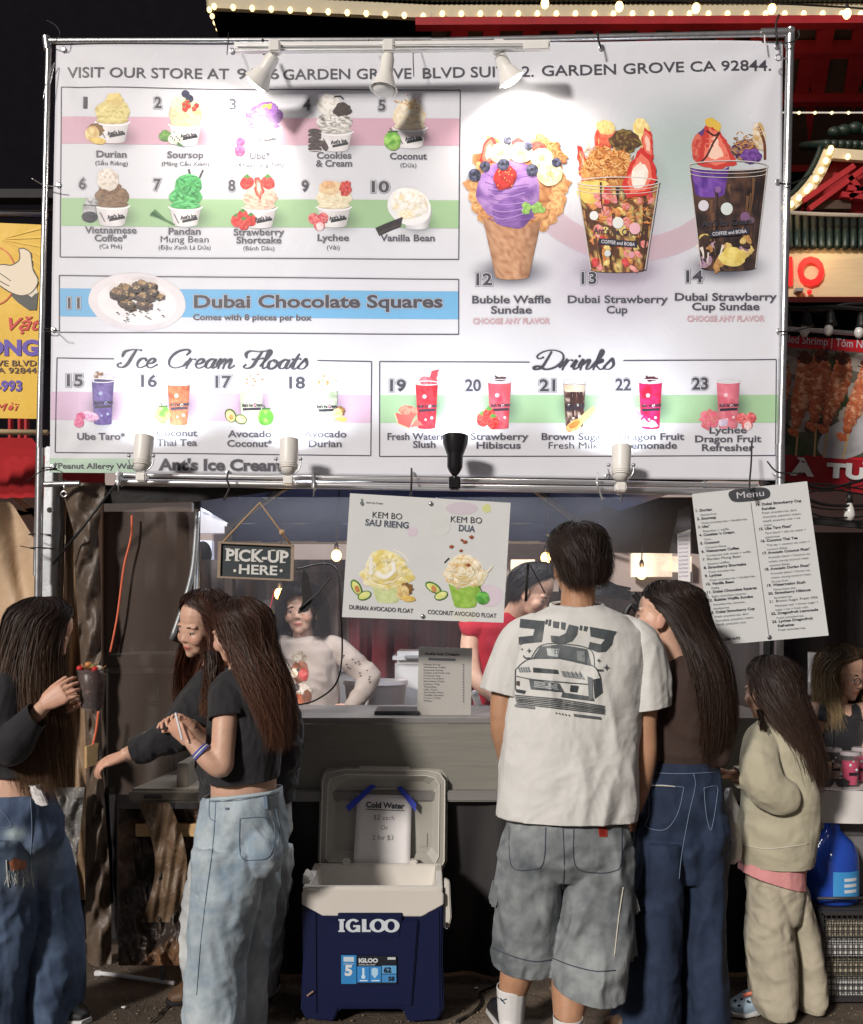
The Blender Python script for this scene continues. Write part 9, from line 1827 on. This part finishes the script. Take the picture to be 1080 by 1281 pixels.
 n = thing('napkin', 'crumpled white napkin behind the sunglasses', 'napkin', P(1050, 965, 4.3)); q = P(1052, 960, 4.3); q.z = z + .01; MB().sheet(lambda u, v: q + V((u - .5) * .16, (v - .5) * .14, .012 * noise.noise(Vector((u * 4, v * 4, 1))) + .006), 10, 10).build('napkin', MATS['paper'], n, fix=False, smooth=True)
 # jug on the crate
 cr = thing('milk_crate', 'black wire crate of folded cloth under the blue jug', 'crate', P(1055, 1262, 3.86)); Yc = 3.80; yt = P(0, 1142, Yc).z; xa, xb = P(1027, 0, Yc).x, P(1140, 0, Yc).x
 def bar(a, b, w=.008): MB().beam(a, b, w, w).build('crate_bar', MATS['dark_plastic'], cr)
 z0 = .01
 for y in (Yc, Yc + .32):
  bar((xa, y, yt), (xb, y, yt), .016); bar((xa, y, z0 + .01), (xb, y, z0 + .01), .014)
  for x in (xa, xb): bar((x, y, z0), (x, y, yt), .016)
 for x in (xa, xb): bar((x, Yc, yt), (x, Yc + .32, yt), .016); bar((x, Yc, z0 + .01), (x, Yc + .32, z0 + .01), .014)
 for i in range(1, 17): x = xa + (xb - xa) * i / 17; bar((x, Yc, z0), (x, Yc, yt), .0035)
 for i in range(1, 15): zz = z0 + (yt - z0) * i / 15; bar((xa, Yc - .002, zz), (xb, Yc - .002, zz), .0035);
 for i in range(1, 8): y = Yc + .32 * i / 8; bar((xa, y, z0), (xa, y, yt), .0035)
 for i in range(4): MB().box(((xa + xb) / 2, Yc + .16, .05 + i * .075), (xb - xa - .04, .26, .06)).build('folded_cloth', MATS['cloth_khaki' if i % 2 else 'cloth_white'], cr, bevel=.012)
 MB().bbox((xa + .0, Yc + .02, yt + .0), (xb, Yc + .30, yt + .012)).build('tray_lid', MATS['dark_plastic'], cr, bevel=.003)
 MB().tube([(P(1020, 0, 3.8).x, 3.78, yt + .06), (P(1100, 0, 3.8).x, 3.78, yt + .062)], .006, 8).build('crate_handle', MATS['dark_plastic'], cr, smooth=True)
 j = thing('water_jug', 'big translucent blue water jug standing on the black crate', 'jug', (P(1044, 0, 3.9).x, 3.92, yt + .013)); b = Vector(j.location)
 H = P(0, 1022, 3.92).z - b.z
 MB().lathe([(.085, 0), (.094, .01), (.098, .03), (.098, H * .50), (.094, H * .60), (.075, H * .72), (.045, H * .80), (.030, H * .86), (.027, H * .97), (.030, H * .98), (.030, H)], b, 32).build('jug', MATS['jug_blue'], j, smooth=True, angle=50); MB().lathe([(.031, H * .96), (.031, H + .012), (.001, H + .014)], b, 18).build('cap', MATS['jug_label'], j, smooth=True, angle=40)
 mb = MB(); mb.sheet(lambda u, v: b + V(.0992 * math.sin(R(-20 + 80 * u)), -.0992 * math.cos(R(-20 + 80 * u)), .03 + .105 * v), 14, 4); mb.build('label', MATS['jug_label'], j, fix=False, smooth=True)
 mb = MB()
 for i in range(3): mb.sheet(lambda u, v: b + V(.1 * math.sin(R(4 + 34 * u)), -.1 * math.cos(R(4 + 34 * u)), .055 + i * .022 + .012 * v), 8, 1)
 mb.build('label_lettering', MATS['logo_white'], j, fix=False, smooth=True)
 # black fabric post cover, tub, far clutter at right
 c = thing('black_post_cover', 'black cloth hanging down the right post behind the child', 'drape', P(990, 1200, 4.15))
 def fn(u, v): x = 962 + 46 * u + 3 * math.sin(v * 8 + u * 5); y = 640 + 570 * v; return P(x, y, 4.12 + .02 * math.sin(u * 12 + v * 3) - .03 * math.sin(PI * u))
 MB().sheet(fn, 24, 60).build('drape', MATS['black_fabric'], c, fix=False, smooth=True)
 c = thing('right_backdrop', 'dark curtain wall behind the seated woman at right', 'curtain', P(1060, 1000, 5.9))
 def fn(u, v): x = 985 + 330 * u; y = 650 + 370 * v; return P(x, y, 5.9 + .05 * math.sin(x * .12) + .02 * math.sin(x * .4))
 MB().sheet(fn, 50, 10).build('curtain', MATS['dark_brown_cloth'], c, fix=False, smooth=True)
 s = thing('table_tub', 'white plastic tub on a counter behind the kid at right', 'tub', P(1012, 852, 5.3)); MB().lathe([(.06, 0), (.072, .12), (.078, .13), (.078, .15), (.001, .155)], P(1012, 852, 5.3), 20).build('tub', MATS['white_plastic'], s, smooth=True, angle=40)
 s = thing('rear_counter', 'white topped counter carrying the tub at right', 'counter', P(1010, 1000, 5.4)); MB().bbox(P(990, 853, 5.2), P(1035, 862, 5.7)).build('top', MATS['white_plastic'], s, bevel=.004); MB().bbox(P(992, 862, 5.25), P(1033, 1000, 5.6)).build('cabinet', MATS['grey_plastic'], s, bevel=.004)
 # cable bundles along the pipe on the right
 w = thing('cable_bundle', 'loose black cables running right from the banner corner over the menu board', 'cable', P(1030, 630, 4.2)); random.seed(23)
 for i in range(9):
  y = 600 + i * 6; MB().tube(bez([P(960, 596 + random.uniform(0, 12), 4.15), P(1000, y + random.uniform(-5, 5), 4.25), P(1040, y + random.uniform(-6, 12), 4.35), P(1120, y + random.uniform(-14, 22), 4.5)], 5), random.choice([.003, .004, .007]), 6).build('cable', MATS['wire_black'], w, smooth=True)
 s = thing('cream_wall', 'cream tarp wall behind the cables at right', 'tarp', P(1040, 800, 5.6)); MB().sheet(lambda u, v: P(960 + 400 * u, 596 + 70 * v, 5.6 + .03 * math.sin(u * 20)), 30, 6).build('tarp', MATS['wall_plaster'], s, fix=False, smooth=True)
 mark(MB().beam(P(1000, 650, 4.6), P(1200, 668, 4.6), .03, .03).build('canopy_bar', MATS['dark_plastic']), 'black canopy bar crossing behind the menu board at right', 'bar')
M('bin_grey', (.17, .165, .17), .55, var=.08); M('clear_lid', (.65, .6, .62), .1, var=0, alpha=.5); M('dark_brown_cloth', (.045, .036, .032), .7, var=.3, vs=3, bump2=.6, bs2=4)
right_side()
def litter():
 random.seed(40); m = MATS['paper']
 for (x, y), lab in (((288, 1248), 'small pale scrap on the pavement near the feet of the girl in jeans'), ((155, 1262), 'tiny pale scrap on the pavement at lower left'), ((596, 1238), 'small white speck of litter right of the cooler')):
  Yp = EYE * F / (y - HY); q = P(x, y, Yp); MB().box(q + V(0, 0, .006), (.016, .01, .004), Matrix.Rotation(random.uniform(0, 3), 3, 'Z')).build('litter_scrap', m, None).__setitem__('label', lab)
 for o in bpy.data.objects:
  if o.name.startswith('litter_scrap'): o['category'] = 'litter'
 # grit: small stones and flecks pressed in the asphalt
 me = MB().ell((0, 0, 0), (.004, .003, .0018), None, 5, 3).mesh('grit'); v = co(me); base = v.copy(); fs = [tuple(p.vertices) for p in me.polygons]; mb = MB();
 for i in range(2600):
  Yp = 2.9 + 2.2 * random.random() ** .8; x = random.uniform(-.46, .46) * Yp; s = random.uniform(.4, 1.6); b = len(mb.v); mb.v += [(x + p[0] * s, Yp + p[1] * s, .001 + p[2] * s) for p in base.tolist()]; mb.f += [tuple(k + b for k in f) for f in fs]
 mark(mb.build('pavement_grit', MATS['grit'], fix=False, origin=(0, 4, 0)), kind='stuff')
M('grit', (.22, .17, .12), .8, var=.5, vs=3)
litter()
bpy.data.objects.remove(_to); bpy.data.curves.remove(_tc)
